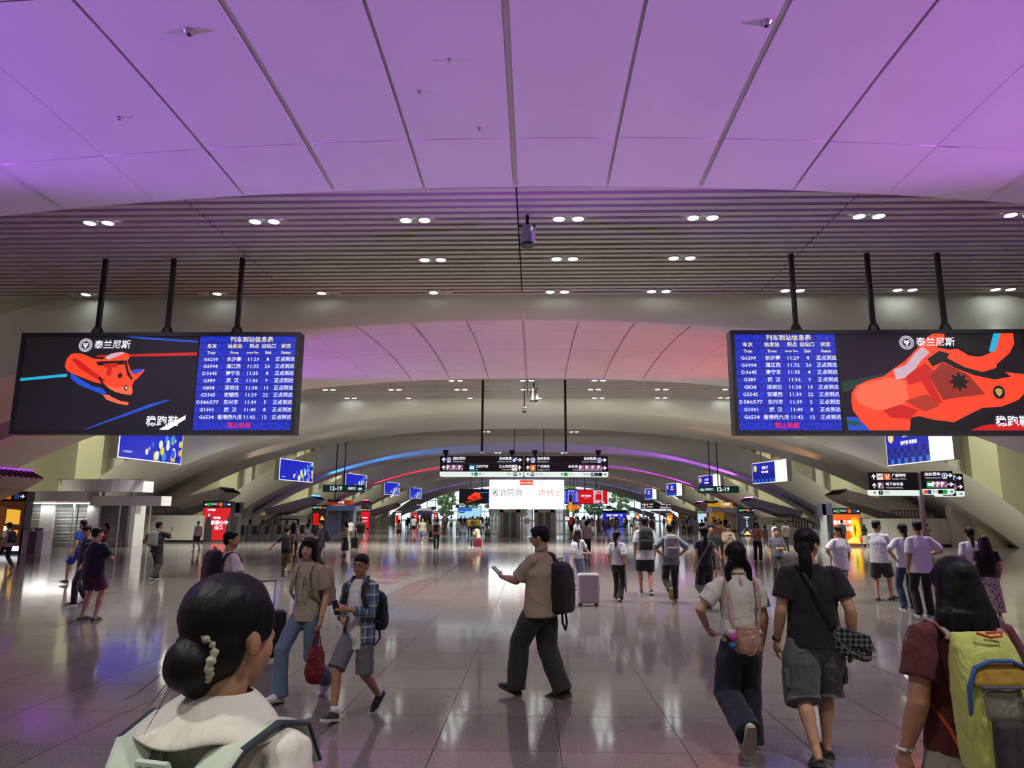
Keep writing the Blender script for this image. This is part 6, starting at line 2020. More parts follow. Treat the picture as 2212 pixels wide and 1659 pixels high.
q = superloft(MB(), [((0, 0, -.03), .10, .05), ((0, 0, 0), .145, .08), ((0, 0, .20), .155, .095), ((0, .01, .36), .15, .085), ((0, .03, .47), .135, .06), ((0, .05, .53), .12, .03)], 30, 3.0)
soft(q, 'pack_body', YL, o, .009, 2, .012, .08)
q = superloft(MB(), [((.03, -.075, .015), .095, .03), ((.03, -.085, .03), .11, .04), ((.03, -.088, .19), .112, .04), ((.03, -.08, .215), .10, .03)], 24, 4); soft(q, 'lower_pocket', PU, o, .009, 2)
q = superloft(MB(), [((.02, -.068, .20), .11, .04), ((.02, -.075, .23), .118, .042), ((.015, -.07, .315), .11, .04), ((.015, -.06, .33), .10, .03)], 24, 3.4); soft(q, 'middle_pocket', GY, o, .009, 2)
q = superloft(MB(), [((0, -.06, .33), .125, .035), ((0, -.058, .35), .128, .036), ((0, -.045, .40), .11, .032), ((0, -.035, .42), .08, .02)], 24, 3.0); soft(q, 'top_pocket', OC, o, .009, 2)
MB().tube([(-.135, -.045, .20), (-.138, -.06, .33), (-.11, -.062, .405), (-.05, -.07, .432), (.05, -.07, .432), (.11, -.062, .405), (.138, -.06, .33)], [(.009, .012)] * 7, 8).build('arch_trim', BL, o, True)
MB().tube([(-.11, -.10, .335), (0, -.115, .337), (.11, -.10, .335)], [(.006, .012)] * 3, 8).build('purple_band', cloth('#3c3458', .2), o, True)
q = MB()
for i, m__ in enumerate((cloth('#b8a020', .1), cloth('#1e5a40', .1), cloth('#a82020', .1), OR, OR, OR)):
    MB().obox((.045 + .006 * i, -.13 - (.004 if i > 2 else 0), .315 - .032 * i), (.013, 0, 0), (0, .004, 0), (-.003, 0, .017)).build('lash_strap', m__, o)
MB().tube([(-.05, -.02, .535), (.0, -.03, .52), (.05, -.03, .525), (.06, -.02, .54), (.0, -.01, .535)], .006, 6).build('top_loop', OR, o, True)
MB().tube([(.0, -.06, -.03), (-.012, -.065, -.075), (.012, -.065, -.09), (.03, -.06, -.04)], .008, 6).build('bottom_loop', cloth('#b8a828', .1), o, True)
MB().tube([(.13, -.02, .0), (.19, -.03, -.03), (.23, -.03, -.06), (.20, -.02, -.055), (.14, -.01, -.02)], .004, 6).build('side_loop', cloth('#1c2468', .1), o, True)
for sg in (-1, 1):
    pts = [Vector((sg * .105, .05, .50)), tp(sg * .105, -.105, .455) - c0, tp(sg * .11, -.05, .492) - c0, tp(sg * .113, .02, .502) - c0, tp(sg * .115, .10, .44) - c0, tp(sg * .15, .13, .28) - c0]
    MB().tube(pts, [(.006, .036)] * len(pts), 8, flat=(sg, 0, 0)).build('shoulder_strap', LV, o, True)
    for dx in (-.036, .036):
        MB().tube([p_ + Vector((dx, 0, .002)) for p_ in pts], .0055, 6).build('strap_piping', cloth('#7a3a18', .1), o, True)
pts = [Vector((-.13, .03, .04)), tp(-.16, -.10, .06) - c0, tp(-.19, -.02, .16) - c0, tp(-.19, .06, .22) - c0]
MB().tube(pts, [(.004, .010)] * 4, 8).build('side_strap', OR, o, True)
wr = Vector(J['arms'][-1][2])
MB().tube([wr + Vector((.036 * math.cos(a), .034 * math.sin(a), .01)) for a in [k * .524 for k in range(13)]], .008, 8, cap=False).build('bracelet', mat('jade', (.62, .64, .60), rough=.2), J['root'], True)
p_ = J['hand-1']
o = at_person('paper_bag', J, 'white paper bag with black ribbon handles in the hand of the woman in red', 'bag', 'hand-carried bags', (p_.x, p_.y, p_.z - .52))
MB().box(-.06, .06, -.13, .13, 0, .33).build('bag_body', mat('white_paper', (.62, .6, .6), rough=.6), o)
for sg in (-1, 1):
    MB().tube([(sg * .06, -.08, .30), (sg * .03, -.03, .46), (0, 0, .54), (sg * .03, .03, .46), (sg * .06, .08, .30)], [(.003, .012)] * 5, 6).build('bag_handle', M_black, o)
flush()
# ---- middle distance people, left
MID = .012
J = P(478, 1432, 1143, -42, 'person with black backpack in cream tee pulling a case, behind the foreground head', feet='walkR', armL=('hang', -.05), armR=('to', (.34, .22, 1.02), (.6, -1, -.2), (0, 0, -1), .9),
      top=('tee', '#b8aca4', {'sleeve': .95, 'hem': -.16, 'loose': 1.15, 'sr': .088}), bottom=('pants', '#8a8a80', {'w': 1.2}), shoes='#c0bcb8', hair=('crop', '#0b0909'), skin=0, head=(-30, 0), vox=.009)
backpack(J, 'bulky black backpack with grey zip line on the cream-tee case puller', '#0b0b0d', size=1.1, off=(0, -.02, -.02), pocket=False)
hd = J['M'] @ J['hand1']
o = suitcase((hd.x + .1, hd.y + .1), 40, 'dark case pulled by the cream-tee backpacker, mostly hidden', '#16161a', handle=.36)
o2 = tote(J, -1, 'clear plastic bag with purple things hanging from the cream-tee backpacker', '#8a86a0', w=.14, h=.22, d=.05, handle=.12, m_=mat('clear_plastic', '#a8a0b8', rough=.25, alpha=.75, var=.3, vscale=18), name='plastic_bag')

P(190, 1340, 1139, -14, 'broad man in navy tee, plum shorts and brown clogs, left', feet='wide', armL=('to', (-.05, .22, 1.12), None), armR=('to', (.12, .24, 1.10), (1, -.3, -.6)), top=('tee', '#10121c', {'sleeve': .8, 'hem': -.13, 'loose': 1.18, 'sr': .08}),
  bottom=('shorts', '#4a0e34', {'f': .82, 'w': 1.15}), shoes=('clog', '#3a2c24'), sole=mat('sole_brown', (.05, .035, .03)), hair=('crop', '#0b0a0a'), skin=0, head=(-20, 0), vox=.010, bw=1.16)
P(172, 1306, 1135, 145, 'man in black tee looking down with one arm out, beside the navy-tee man', feet='stepL', armR=('to', (-.02, .02, .6), None) if False else ('hang', -.1), armL=('hang', .1), top=('tee', '#0c0d12', {'sleeve': .7}),
  bottom=('pants', '#1c1c20'), shoes='#18181a', hair=('crop', '#0b0a0a'), skin=0, head=(0, -28), vox=MID, bw=1.02, face=True)
P(166, 1262, 1121, 80, 'man in blue sports kit half hidden behind the black-tee man, left', feet='walkL', top=('tee', '#123a9c', {'sleeve': .6}), bottom=('shorts', '#10308c', {'f': .9, 'w': 1.15}), shoes='#151517', hair=('crop', '#0b0a0a'), skin=3, vox=MID)
P(222, 1212, 1130, 150, 'woman in pink dress with dark ponytail before the shutters', feet='stand', armL=('to', (0, .22, 1.25), None), armR=('to', (.1, .2, 1.2), None), top=('dress', '#9c6466', {'sleeve': .6, 'hem': -.55, 'loose': .95}), bottom=None, shoes='#503838', hair=('ponytail', '#0f0b0a'), skin=2, head=(-40, 5), vox=MID)
J = P(333, 1252, 1127, -12, 'young man with tousled hair photographing, grey backpack, black tee', feet='stepL', armR=('to', (.20, .34, 1.38), (1, -.2, -1), (-1, 0, 0), .6), armL=('to', (-.32, .02, 1.0), (-1, -1, 0)), top=('tee', '#0b0b0d', {'sleeve': .85, 'hem': -.12, 'loose': 1.15, 'sr': .085}),
      bottom=('pants', '#2c2a28', {'w': 1.3}), shoes='#1c1c1c', hair=('short', '#0b0a0a'), skin=0, head=(-18, 5), vox=.010)
backpack(J, 'light grey backpack on the photographing young man', '#6c6a6c', size=1.0)
phone(J, 1, 'phone raised by the young man with grey backpack', up=(0, .1, 1), face=(0, -1, 0), off=(0, .02, .05))
P(424, 1191, 1125, 178, 'older man in pale patterned tee and black shorts beside the red totem', feet='stepR', top=('tee', '#a8a298'), bottom=('shorts', '#101012', {'f': .9}), shoes='#18181a', hair=('crop', '#403c3a'), skin=3, vox=MID, face=True)
J = P(8, 1231, 1127, 75, 'person in white shirt and black trousers at the left picture edge', feet='walkL', top=('shirt', '#a09e9c', {'sleeve': .7}), bottom=('pants', '#0c0c0e'), shoes='#121214', hair=('short', '#0a0909'), skin=0, vox=MID)
backpack(J, 'dark backpack on the white-shirt person at the left edge', '#101016', size=.9)
J = P(616, 1250, 1138, 8, 'youth in black tee and tan cargo trousers with one arm stretched out', feet='kickR', armL=('to', (-.52, .10, 1.02), (-.6, -.6, -.5), (0, -1, 0), .4), top=('tee', '#0c0c0d', {'sleeve': .8, 'loose': 1.1}), bottom=('pants', '#5a4428', {'w': 1.3}), shoes='#6a7a9a', hair=('short', '#0b0a0a'), skin=0, head=(-40, 0), vox=.010)
backpack(J, 'black backpack on the youth in tan cargo trousers', '#121214', size=.95, pocket=False)
J = P(690, 1232, 1123, 100, 'tall young man in taupe tee with navy backpack beside the beige-tee woman', feet='stepR', armL=('to', (.0, .3, 1.1), None), armR=('to', (.1, .28, 1.08), None), top=('tee', '#38302e', {'sleeve': .8, 'hem': -.16, 'loose': 1.15}), bottom=('pants', '#1a1a1c', {'w': 1.2}), shoes='#1a1a1a', hair=('short', '#0b0a0a'), skin=0, vox=.010)
backpack(J, 'navy backpack on the taupe-tee young man', '#10142a', size=.95)
P(660, 1215, 1131, 95, 'person in white shirt behind the taupe-tee young man', feet='stand', armL=('to', (0, .3, 1.2), None), top=('shirt', '#a09c9c', {'sleeve': 1.5}), bottom=('pants', '#18181a'), shoes='#1a1a1a', hair=('short', '#0b0a0a'), skin=0, vox=MID)
P(630, 1207, 1128, 20, 'woman with long brown hair and white top behind the tan-trousered youth', feet='stand', top=('tee', '#a8a09c'), bottom=('pants', '#141416'), shoes='#1a1a1a', hair=('long', '#1c0f0c'), skin=2, vox=MID)
P(637, 1190, 1140, 10, 'short person in white tee in the group left of the beige-tee woman', feet='stand', top=('tee', '#a8a4a4'), bottom=('pants', '#141416'), shoes='#1a1a1a', hair=('short', '#0b0a0a'), skin=2, vox=MID)
P(744, 1202, 1126, 100, 'woman in white top and long teal skirt looking at her phone', feet='stand', armL=('to', (-.06, .26, 1.15), None), armR=('to', (.08, .26, 1.15), None), top=('tee', '#a8968e', {'hem': -.0}), bottom=('skirt', '#0e4640', {'len': .58, 'flare': .2}), shoes='#1a1614', hair=('bob', '#120c0b'), skin=2, head=(0, -18), vox=MID, face=True)
P(778, 1185, 1119, 5, 'man in black printed tee and white shorts with a case', feet='stepL', top=('tee', '#0c0c0e', {'loose': 1.1, 'sleeve': .8}), bottom=('shorts', '#96948c', {'f': 1.05, 'w': 1.2}), shoes='#303030', hair=('crop', '#0b0a0a'), skin=3, vox=MID, bw=1.1)
a = spot(765, 1186)
suitcase((a.x, a.y), 20, 'slim black case beside the man in white shorts', '#141416', h=.62, w=.36)
J = P(756, 1172, 1121, 20, 'man with beige backpack behind the woman in teal skirt', feet='stepR', top=('tee', '#a09c9c'), bottom=('pants', '#8a7858'), shoes='#303030', hair=('short', '#0b0a0a'), skin=3, vox=MID)
P(771, 1165, 1121, 175, 'person in white tee beyond the man in white shorts', feet='stepR', top=('tee', '#a8a4a0'), bottom=('pants', '#18181a'), shoes='#303030', hair=('short', '#0b0a0a'), skin=3, vox=.02)
P(861, 1168, 1122, -5, 'woman in pink tee and black skirt holding a pink bag, left walkway', feet='stepL', top=('tee', '#a06c70'), bottom=('skirt', '#0c0c0e', {'len': .30, 'flare': .19}), shoes='#a0a0a0', hair=('bobshort', '#0d0a0a'), skin=2, vox=.014)
P(879, 1148, 1117, 170, 'dark-clad guard standing far on the left walkway', feet='stand', top=('shirt', '#0c0c10', {'sleeve': 1.5}), bottom=('pants', '#0c0c10'), shoes='#0c0c0c', hair=('crop', '#0b0a0a'), skin=3, vox=.02)
P(893, 1156, 1114, 5, 'man in white tee and navy shorts walking away down the left', feet='stepR', top=('tee', '#a4aca8', {'loose': 1.1}), bottom=('shorts', '#1c2438', {'f': .9}), shoes='#a0a0a0', hair=('crop', '#0b0a0a'), skin=3, vox=.016)
P(912, 1175, 1118, 178, 'man in khaki tee and blue shorts walking towards the viewer, left of middle', feet='walkL', top=('tee', '#8a8470'), bottom=('shorts', '#2a3a52', {'f': 1.0, 'w': 1.1}), shoes='#a0a0a0', hair=('short', '#0b0a0a'), skin=3, vox=.014, face=True)
P(928, 1160, 1119, 10, 'woman in cream outfit beside a red case, left of middle', feet='stand', top=('tee', '#a89c88'), bottom=('pants', '#988c78', {'w': 1.2}), shoes='#a0a0a0', hair=('long', '#0d0a0a'), skin=2, vox=.018)
a = spot(932, 1162); suitcase((a.x, a.y), 10, 'dark red case beside the cream-clad woman', '#501018', h=.55)
J = P(942, 1188, 1120, 4, 'man in pink tee with black backpack and navy trousers walking away', feet='stepL', armR=('hang', -.1), top=('tee', '#9c6c74', {'sleeve': .8}), bottom=('pants', '#0c1020'), shoes='#101012', hair=('crop', '#0b0a0a'), skin=3, vox=.012)
backpack(J, 'black backpack on the pink-tee man', '#0c0c0e', size=.95)
P(961, 1158, 1119, 150, 'person in black with crossed bag standing left of the seated woman', feet='stepL', top=('tee', '#0c0c0e'), bottom=('pants', '#0c0c0e'), shoes='#0c0c0e', hair=('crop', '#0b0a0a'), skin=3, vox=.018)
P(989, 1159, 1121, 175, 'woman in white with a bag on her shoulder, left of the yellow vests', feet='stand', top=('tee', '#8f989a', {'sleeve': 1.5}), bottom=('pants', '#5c6468', {'w': 1.2}), shoes='#a0a0a0', hair=('long', '#0d0a0a'), skin=2, vox=.018)
# seated woman on pink case
a = spot(1033, 1183)
suitcase((a.x, a.y), 5, 'hot pink case used as a seat near the middle', '#8c1038', h=.50, w=.38, d=.28, handle=0)
person((a.x, a.y), 60, 1.62, 'woman in pale yellow shirt sitting on a pink case', feet=(((-.14, .42, .085), 0, -4), ((.14, .40, .085), 0, 4)), armL=('to', (-.05, .32, .85), None), armR=('to', (.05, .32, .85), None), sit=.60, lean=14, top=('shirt', '#a49878', {'sleeve': 1.5, 'hem': -.06}), bottom=('pants', '#384a5c'), shoes='#b0b0b0', hair=('bobshort', '#0d0a0a'), skin=2, vox=.014)
for i, (px, pyf, pyh) in enumerate(((1014, 1157, 1117), (1021, 1160, 1116), (1032, 1155, 1116))):
    P(px, pyf, pyh, (8, -5, 3)[i], 'helper in yellow vest, %s of three beside the elevators' % ('leftmost', 'middle', 'rightmost')[i], feet=('stepL', 'stepR', 'stand')[i], top=('shirt', '#b08c10', {'sleeve': .3}), bottom=('pants', '#14161c'), shoes='#0c0c0c', hair=('crop', '#0b0a0a'), skin=3, vox=.018)
P(1042, 1158, 1117, 12, 'woman in white shirt with long hair beside the yellow vests', feet='stepL', top=('shirt', '#a0a8a4', {'sleeve': 1.5}), bottom=('pants', '#5a6878'), shoes='#909090', hair=('long', '#0d0a0a'), skin=2, vox=.018)
a = spot(1057, 1161); a.y -= 1.0
person((a.x, a.y), 150, 1.66, 'person in grey crouching against the elevator glass', feet=(((-.14, .22, .085), 0, -4), ((.14, .20, .085), 0, 4)), armL=('to', (-.08, .35, .62), None), armR=('to', (.08, .35, .62), None), sit=.28, lean=20, top=('shirt', '#8c9490', {'sleeve': 1.5}), bottom=('pants', '#6a706c'), shoes='#808080', hair=('short', '#0d0a0a'), skin=2, vox=.018)

# ---- middle distance people, right
J = P(1250, 1272, 1144, -40, 'long-haired girl in white tee and pale jeans pushing a white case', feet='stepL', armR=('to', (.16, .36, 1.0), (.5, -1, -.4), (0, 0, -1), .9), armL=('to', (-.02, .36, 1.0), (-.5, -1, -.4), (0, 0, -1), .9), top=('tee', '#aaa8b0', {'sleeve': .7, 'hem': -.06}), bottom=('pants', '#5a6884', {'w': 1.15}), shoes='#202024', hair=('long', '#0d0908'), skin=2, head=(-20, 0), vox=.010)
backpack(J, 'white backpack on the long-haired girl with the case', '#a09ea4', size=.78)
a = spot(1271, 1308)
suitcase((a.x, a.y), 8, 'ribbed white cabin case standing right of the polo man', '#b4b0b0', h=.64, w=.44, d=.26, handle=.40)
P(1268, 1203, 1124, -5, 'woman in white top and wide black trousers walking away behind the girl', feet='stepL', top=('tee', '#9c98a4'), bottom=('pants', '#0c0c0e', {'w': 1.3}), shoes='#101012', hair=('bobshort', '#0d0a0a'), skin=2, vox=.012)
P(1246, 1180, 1124, 25, 'woman with dark ponytail in lilac tee behind the polo man', feet='stand', top=('tee', '#807c90'), bottom=('pants', '#18181c'), shoes='#101012', hair=('ponytail', '#0d0a0a'), skin=2, vox=.014)
J = P(1336, 1298, 1147, -25, 'woman in white puffed blouse and flared black trousers carrying an umbrella', feet='stepL', armL=('hang', -.03), armR=('hang', -.05), top=('blouse', '#a8a4a8', {'sleeve': .95, 'hem': -.05, 'loose': 1.08, 'sr': .085}), bottom=('pants', '#0b0b0d', {'w': 1.05, 'flare': 1.5}), shoes='#b0a898', hair=('lowtail', '#0e0a09'), skin=2, head=(-25, 0), vox=.010)
tp = J['tp']; c0 = tp(.19, .02, -.02)
o = at_person('shoulder_bag', J, 'small brown shoulder bag on the hip of the white-blouse woman with umbrella', 'bag', 'slung bags', tuple(c0))
soft(superloft(MB(), [((0, 0, -.06), .035, .07), ((0, 0, 0), .045, .09), ((0, 0, .05), .03, .08)], 20, 3), 'bag_body', cloth('#4a3a2c', .3), o, .012, 2)
sling(J, [Vector((0, -.06, .05)), tp(.1, -.135, .2) - c0, tp(0, -.13, .34) - c0, tp(-.1, -.09, .47) - c0, tp(-.11, .02, .505) - c0], mat('thin_strap', (.1, .07, .05)), o, (.003, .006))
hd = J['hand1']
o = at_person('folded_umbrella', J, 'pale folded umbrella hanging from the hand of the white-blouse woman', 'umbrella', None, (hd.x, hd.y, hd.z - .55))
MB().tube([(0, 0, 0), (0, 0, .08), (0, 0, .40)], [.012, .026, .03], 10).build('folded_canopy', cloth('#7c7c80', .8), o, True)
MB().tube([(0, 0, .40), (0, 0, .56)], .006, 8).build('handle', M_steel, o)
J = P(1396, 1284, 1117, 0, 'tall man in white tee with black backpack and black shorts, seen from behind', feet='stepL', armL=('hang', .06), armR=('hang', .02), top=('tee', '#a8a6ac', {'sleeve': .85, 'hem': -.16, 'loose': 1.15, 'sr': .085}), bottom=('shorts', '#0b0b0e', {'f': .92, 'w': 1.2}), shoes='#17171a', hair=('short', '#0b0a0a'), skin=1, vox=.010, bw=1.05)
backpack(J, 'black backpack on the tall white-tee man', '#0d0d12', size=1.08, acc='#101016')
J = P(1452, 1300, 1132, 0, 'man in blue-grey tee with hands on hips and pale grey backpack', feet='kickL', armL=('to', (-.19, -.02, 1.0), (-1, -.35, 0), (1, 0, 0), .5), armR=('to', (.19, -.02, 1.0), (1, -.35, 0), (-1, 0, 0), .5), top=('tee', '#6c7484', {'sleeve': .95, 'hem': -.12, 'loose': 1.12, 'sr': .085}), bottom=('pants', '#0b0b0e', {'w': 1.2}), shoes='#8a8a40', sole=mat('sole_olive', (.30, .28, .06)), hair=('crop', '#0b0a0a'), skin=0, vox=.010, bw=1.04)
backpack(J, 'pale grey backpack on the man with hands on hips', '#807e80', size=1.08, strap_col='#8a888a')
J = P(1527, 1316, 1138, 6, 'woman in charcoal tee and wide black trousers with a patterned bag strap', feet='kickL', armL=('hang', .05), armR=('hang', -.16), top=('tee', '#26242a', {'sleeve': .45, 'hem': -.03, 'loose': .98}), bottom=('pants', '#0b0b0d', {'w': 1.45}), shoes='#3a3634', sole=M_sole_d, hair=('lowtail', '#0c0909'), skin=2, vox=.010, bw=.96)
tp = J['tp']; c0 = tp(-.17, .02, -.10)
o = at_person('shoulder_bag', J, 'beige shoulder bag on a wide strap, charcoal-tee woman', 'bag', 'slung bags', tuple(c0))
soft(superloft(MB(), [((0, 0, -.05), .04, .07), ((0, 0, .02), .05, .09), ((0, 0, .07), .035, .08)], 20, 3), 'bag_body', cloth('#6a5c50', .3), o, .012, 2)
sling(J, [Vector((0, -.06, .05)), tp(-.13, -.135, .12) - c0, tp(-.02, -.14, .28) - c0, tp(.08, -.115, .44) - c0, tp(.10, -.02, .505) - c0], mat('band_strap', '#766a60', rough=.7, var=.3, vscale=40), o, (.004, .022))
P(1541, 1268, 1133, 175, 'dark-haired man in black partly hidden behind the charcoal-tee woman', feet='stepR', top=('tee', '#0c0c0e', {'sleeve': .8}), bottom=('shorts', '#0e0e12', {'f': 1.0}), shoes='#202020', hair=('short', '#0b0a0a'), skin=3, vox=MID, face=True)
P(1549, 1218, 1122, 178, 'young man in pink sleeveless tee and black bag walking towards the viewer', feet='stepL', armL=('to', (0, .2, 1.05), None), top=('tee', '#a4807c', {'sleeve': .5}), bottom=('shorts', '#101014', {'f': .95}), shoes='#a0a0a0', hair=('short', '#0b0a0a'), skin=3, vox=MID, face=True)
J = P(1577, 1238, 1132, 178, 'woman in cream top and pale jeans looking at her phone, right of middle', feet='stepR', armL=('to', (-.05, .26, 1.22), None), armR=('to', (.05, .26, 1.22), None), top=('tee', '#a08c7c', {'sleeve': .9, 'hem': -.05}), bottom=('pants', '#6a7488', {'w': 1.15}), shoes='#a0a0a0', hair=('ponytail', '#0d0a0a'), skin=2, head=(0, -22), vox=MID, face=True)
phone(J, -1, 'phone read by the cream-top woman', up=(0, .4, .9), face=(0, -1, .4))
P(1560, 1200, 1124, 8, 'person in white tee walking away right of the pink-tee man', feet='stepR', top=('tee', '#a8a8a4', {'loose': 1.1}), bottom=('pants', '#504c48'), shoes='#202020', hair=('short', '#0b0a0a'), skin=3, vox=MID)
J = P(1638, 1212, 1128, 172, 'long-haired woman in pale pink tee and dark jeans reading her phone', feet='stepL', armL=('to', (-.05, .26, 1.2), None), armR=('to', (.05, .26, 1.2), None), top=('tee', '#a88c88', {'sleeve': .85, 'hem': -.04, 'loose': 1.08}), bottom=('pants', '#1a1e28', {'w': 1.2}), shoes='#202024', hair=('long', '#0d0a0a'), skin=2, head=(0, -15), vox=MID, face=True)
phone(J, 1, 'phone read by the pink-tee long-haired woman', up=(0, .4, .9), face=(0, -1, .4))
P(1655, 1190, 1132, 0, 'woman in grey dress walking away beside the phone reader', feet='stepL', top=('dress', '#4a4648', {'hem': -.40, 'sleeve': .5}), bottom=None, shoes='#808080', hair=('bob', '#0d0a0a'), skin=2, vox=.015)
J = P(1676, 1190, 1128, -70, 'young person in white holding a pale bag beside the right ticket gates', feet='stand', top=('tee', '#a4a4a0', {'hem': -.12}), bottom=('pants', '#8c8c84', {'w': 1.2}), shoes='#909090', hair=('short', '#0b0a0a'), skin=2, vox=.015)
P(1700, 1192, 1126, 10, 'man in white cap and white tee beside the right ticket gates', feet='stand', top=('tee', '#a4a4a0'), bottom=('pants', '#303034'), shoes='#909090', hair=('crop', '#0b0a0a'), skin=3, vox=.015)
J = P(1683, 1262, 1141, 176, 'middle-aged man in grey polo half hidden behind the black-tee woman', feet='stand', armL=('to', (-.02, .2, 1.08), None), top=('polo', '#50545c', {'collar': True, 'sleeve': .8, 'loose': 1.1}), bottom=('pants', '#1c1c20'), shoes='#161618', hair=('crop', '#161414'), skin=3, vox=MID, face=True, bw=1.05)
# youth with lettered shorts
J = P(1822, 1300, 1137, 15, 'youth in white tee and black shorts printed with white letters, looking back', feet='stand', armL=('to', (-.17, .10, 1.0), (-1, -.4, 0), (1, 0, 0), .5), armR=('hang', 0), top=('tee', '#a8a4aa', {'sleeve': .9, 'hem': -.20, 'loose': 1.15, 'sr': .085}), bottom=('shorts', '#0b0b0d', {'f': 1.0, 'w': 1.25}), shoes='#18181a', hair=('short', '#170d0b'), skin=3, head=(85, 0), vox=.010, face=True)
flush()
lt_ = MB()
for r_ in range(4):
    put_text(lt_, 'SQUAD', .0 + .02 * (r_ % 2), J['Pv'].z - .13 - .075 * r_, .085, -.3, bold=.003)
project_on(J, J['bot'], lt_, 'lettering', mat('print_white', (.6, .6, .6), rough=.8), J['root'], d=(0, 1, 0))
P(1908, 1297, 1124, -28, 'young man in white tee, olive shorts and black clogs with folded arms', feet=(((-.10, -.05, .085), 0, 0), ((.16, .10, .10), 8, -40)), armL=('to', (.10, .24, 1.16), None), armR=('to', (.02, .26, 1.14), (1, -.2, -.8)), top=('tee', '#aaa8ae', {'sleeve': .85, 'hem': -.13, 'loose': 1.12, 'sr': .085}), bottom=('shorts', '#26261c', {'f': .98, 'w': 1.25}), shoes=('clog', '#121212'), sole=M_sole_d, hair=('short', '#0b0909'), skin=1, head=(-45, 0), vox=.010)
P(1966, 1318, 1131, 2, 'woman in white tee and blue jeans with hand on hip, behind a tall man', feet='stand', armL=('to', (-.20, -.02, .98), (-1, -.3, 0), (1, 0, 0), .5), top=('tee', '#a4a4ae', {'sleeve': .9, 'loose': 1.05}), bottom=('pants', '#1c2c4c'), shoes='#404044', hair=('lowtail', '#0d0a0a'), skin=1, vox=.011)
P(2000, 1332, 1125, -6, 'tall man in plain white tee and black trousers, seen from behind, right', feet='stand', armL=('hang', .0), armR=('to', (.20, .16, 1.08), (1, -.5, -.4)), top=('tee', '#aeacb4', {'sleeve': .9, 'hem': -.15, 'loose': 1.15, 'sr': .088}), bottom=('pants', '#0c0c0e', {'w': 1.1}), shoes='#141416', hair=('short', '#0b0a0a'), skin=1, vox=.010, bw=1.04)
P(2008, 1190, 1131, -80, 'man in navy tee standing at the low wall, right', feet='stand', armL=('to', (0, .3, 1.1), None), top=('tee', '#12141e', {'sleeve': .8}), bottom=('pants', '#18181c'), shoes='#141414', hair=('short', '#0b0a0a'), skin=3, vox=MID)
J = P(2146, 1345, 1157, -14, 'woman with very long dark hair, black tee and long floral skirt', feet='stepL', armL=('hang', .05), armR=('hang', .08), top=('tee', '#0c0c0f', {'sleeve': .6, 'hem': -.05}), bottom=('skirt', M_floral, {'len': .66, 'flare': .22}), shoes='#b0b0ac', hair=('verylong', '#150c0a'), skin=1, vox=.010, bw=1.06)
tp = J['tp']; c0 = tp(-.22, -.02, .10)
o = at_person('shoulder_bag', J, 'dark brown shoulder bag of the long-haired woman in floral skirt', 'bag', 'slung bags', tuple(c0))
soft(superloft(MB(), [((0, 0, -.08), .05, .11), ((0, 0, 0), .07, .13), ((0, 0, .08), .04, .09)], 20, 2.6), 'bag_body', cloth('#1c1614', .3), o, .012, 2)
sling(J, [Vector((0, -.08, .07)), tp(-.18, -.07, .36) - c0, tp(-.155, .0, .50) - c0, tp(-.18, .07, .36) - c0, Vector((0, .08, .07))], mat('dark_leather', (.02, .015, .012), rough=.5), o, (.006, .010))
P(2114, 1330, 1139, -10, 'person in white tee with dark hair clip, half hidden by the floral-skirt woman', feet='stand', top=('tee', '#b0aeb4', {'sleeve': .8}), bottom=('pants', '#3a3e48'), shoes='#909090', hair=('lowtail', '#0d0a0a'), skin=1, vox=.011)
J = P(1870, 1183, 1133, -8, 'long-haired woman in white skirt carrying a red shopping bag by the orange totem', feet='stepL', top=('tee', '#0f0d0d'), bottom=('skirt', '#989080', {'len': .62, 'flare': .2}), shoes='#909090', hair=('long', '#0d0a0a'), skin=2, vox=.013)
tote(J, -1, 'red shopping bag carried past the orange totem', '#90101c', w=.2, h=.30, d=.06, handle=.1, name='shopping_bag')
P(1822, 1182, 1122, -35, 'dark-clad man with backpack striding in front of the orange totem', feet='walkL', top=('tee', '#1c1a18', {'sleeve': 1.5}), bottom=('pants', '#101012'), shoes='#303030', hair=('short', '#0b0a0a'), skin=3, vox=.013)
J = P(1888, 1175, 1130, 180, 'ticket machine') if False else None
flush()
# white vending terminal beside the orange totem
a = spot(1886, 1176)
o = empty('ticket_machine', (a.x, a.y + .6, 0), 0, 'white self-service ticket machine beside the orange totem', 'machine')
MB().box(-.38, .38, 0, .6, 0, 1.25).build('cabinet', M_white, o)
MB().box(-.34, .30, .1, .5, 1.25, 1.75).build('display_head', M_tot, o)
MB().box(-.30, .26, .07, .1, 1.30, 1.70).build('screen', glow('#c8d4d0', .8), o)
MB().box(.05, .3, -.02, 0, .85, 1.0).build('card_slot', M_black, o)

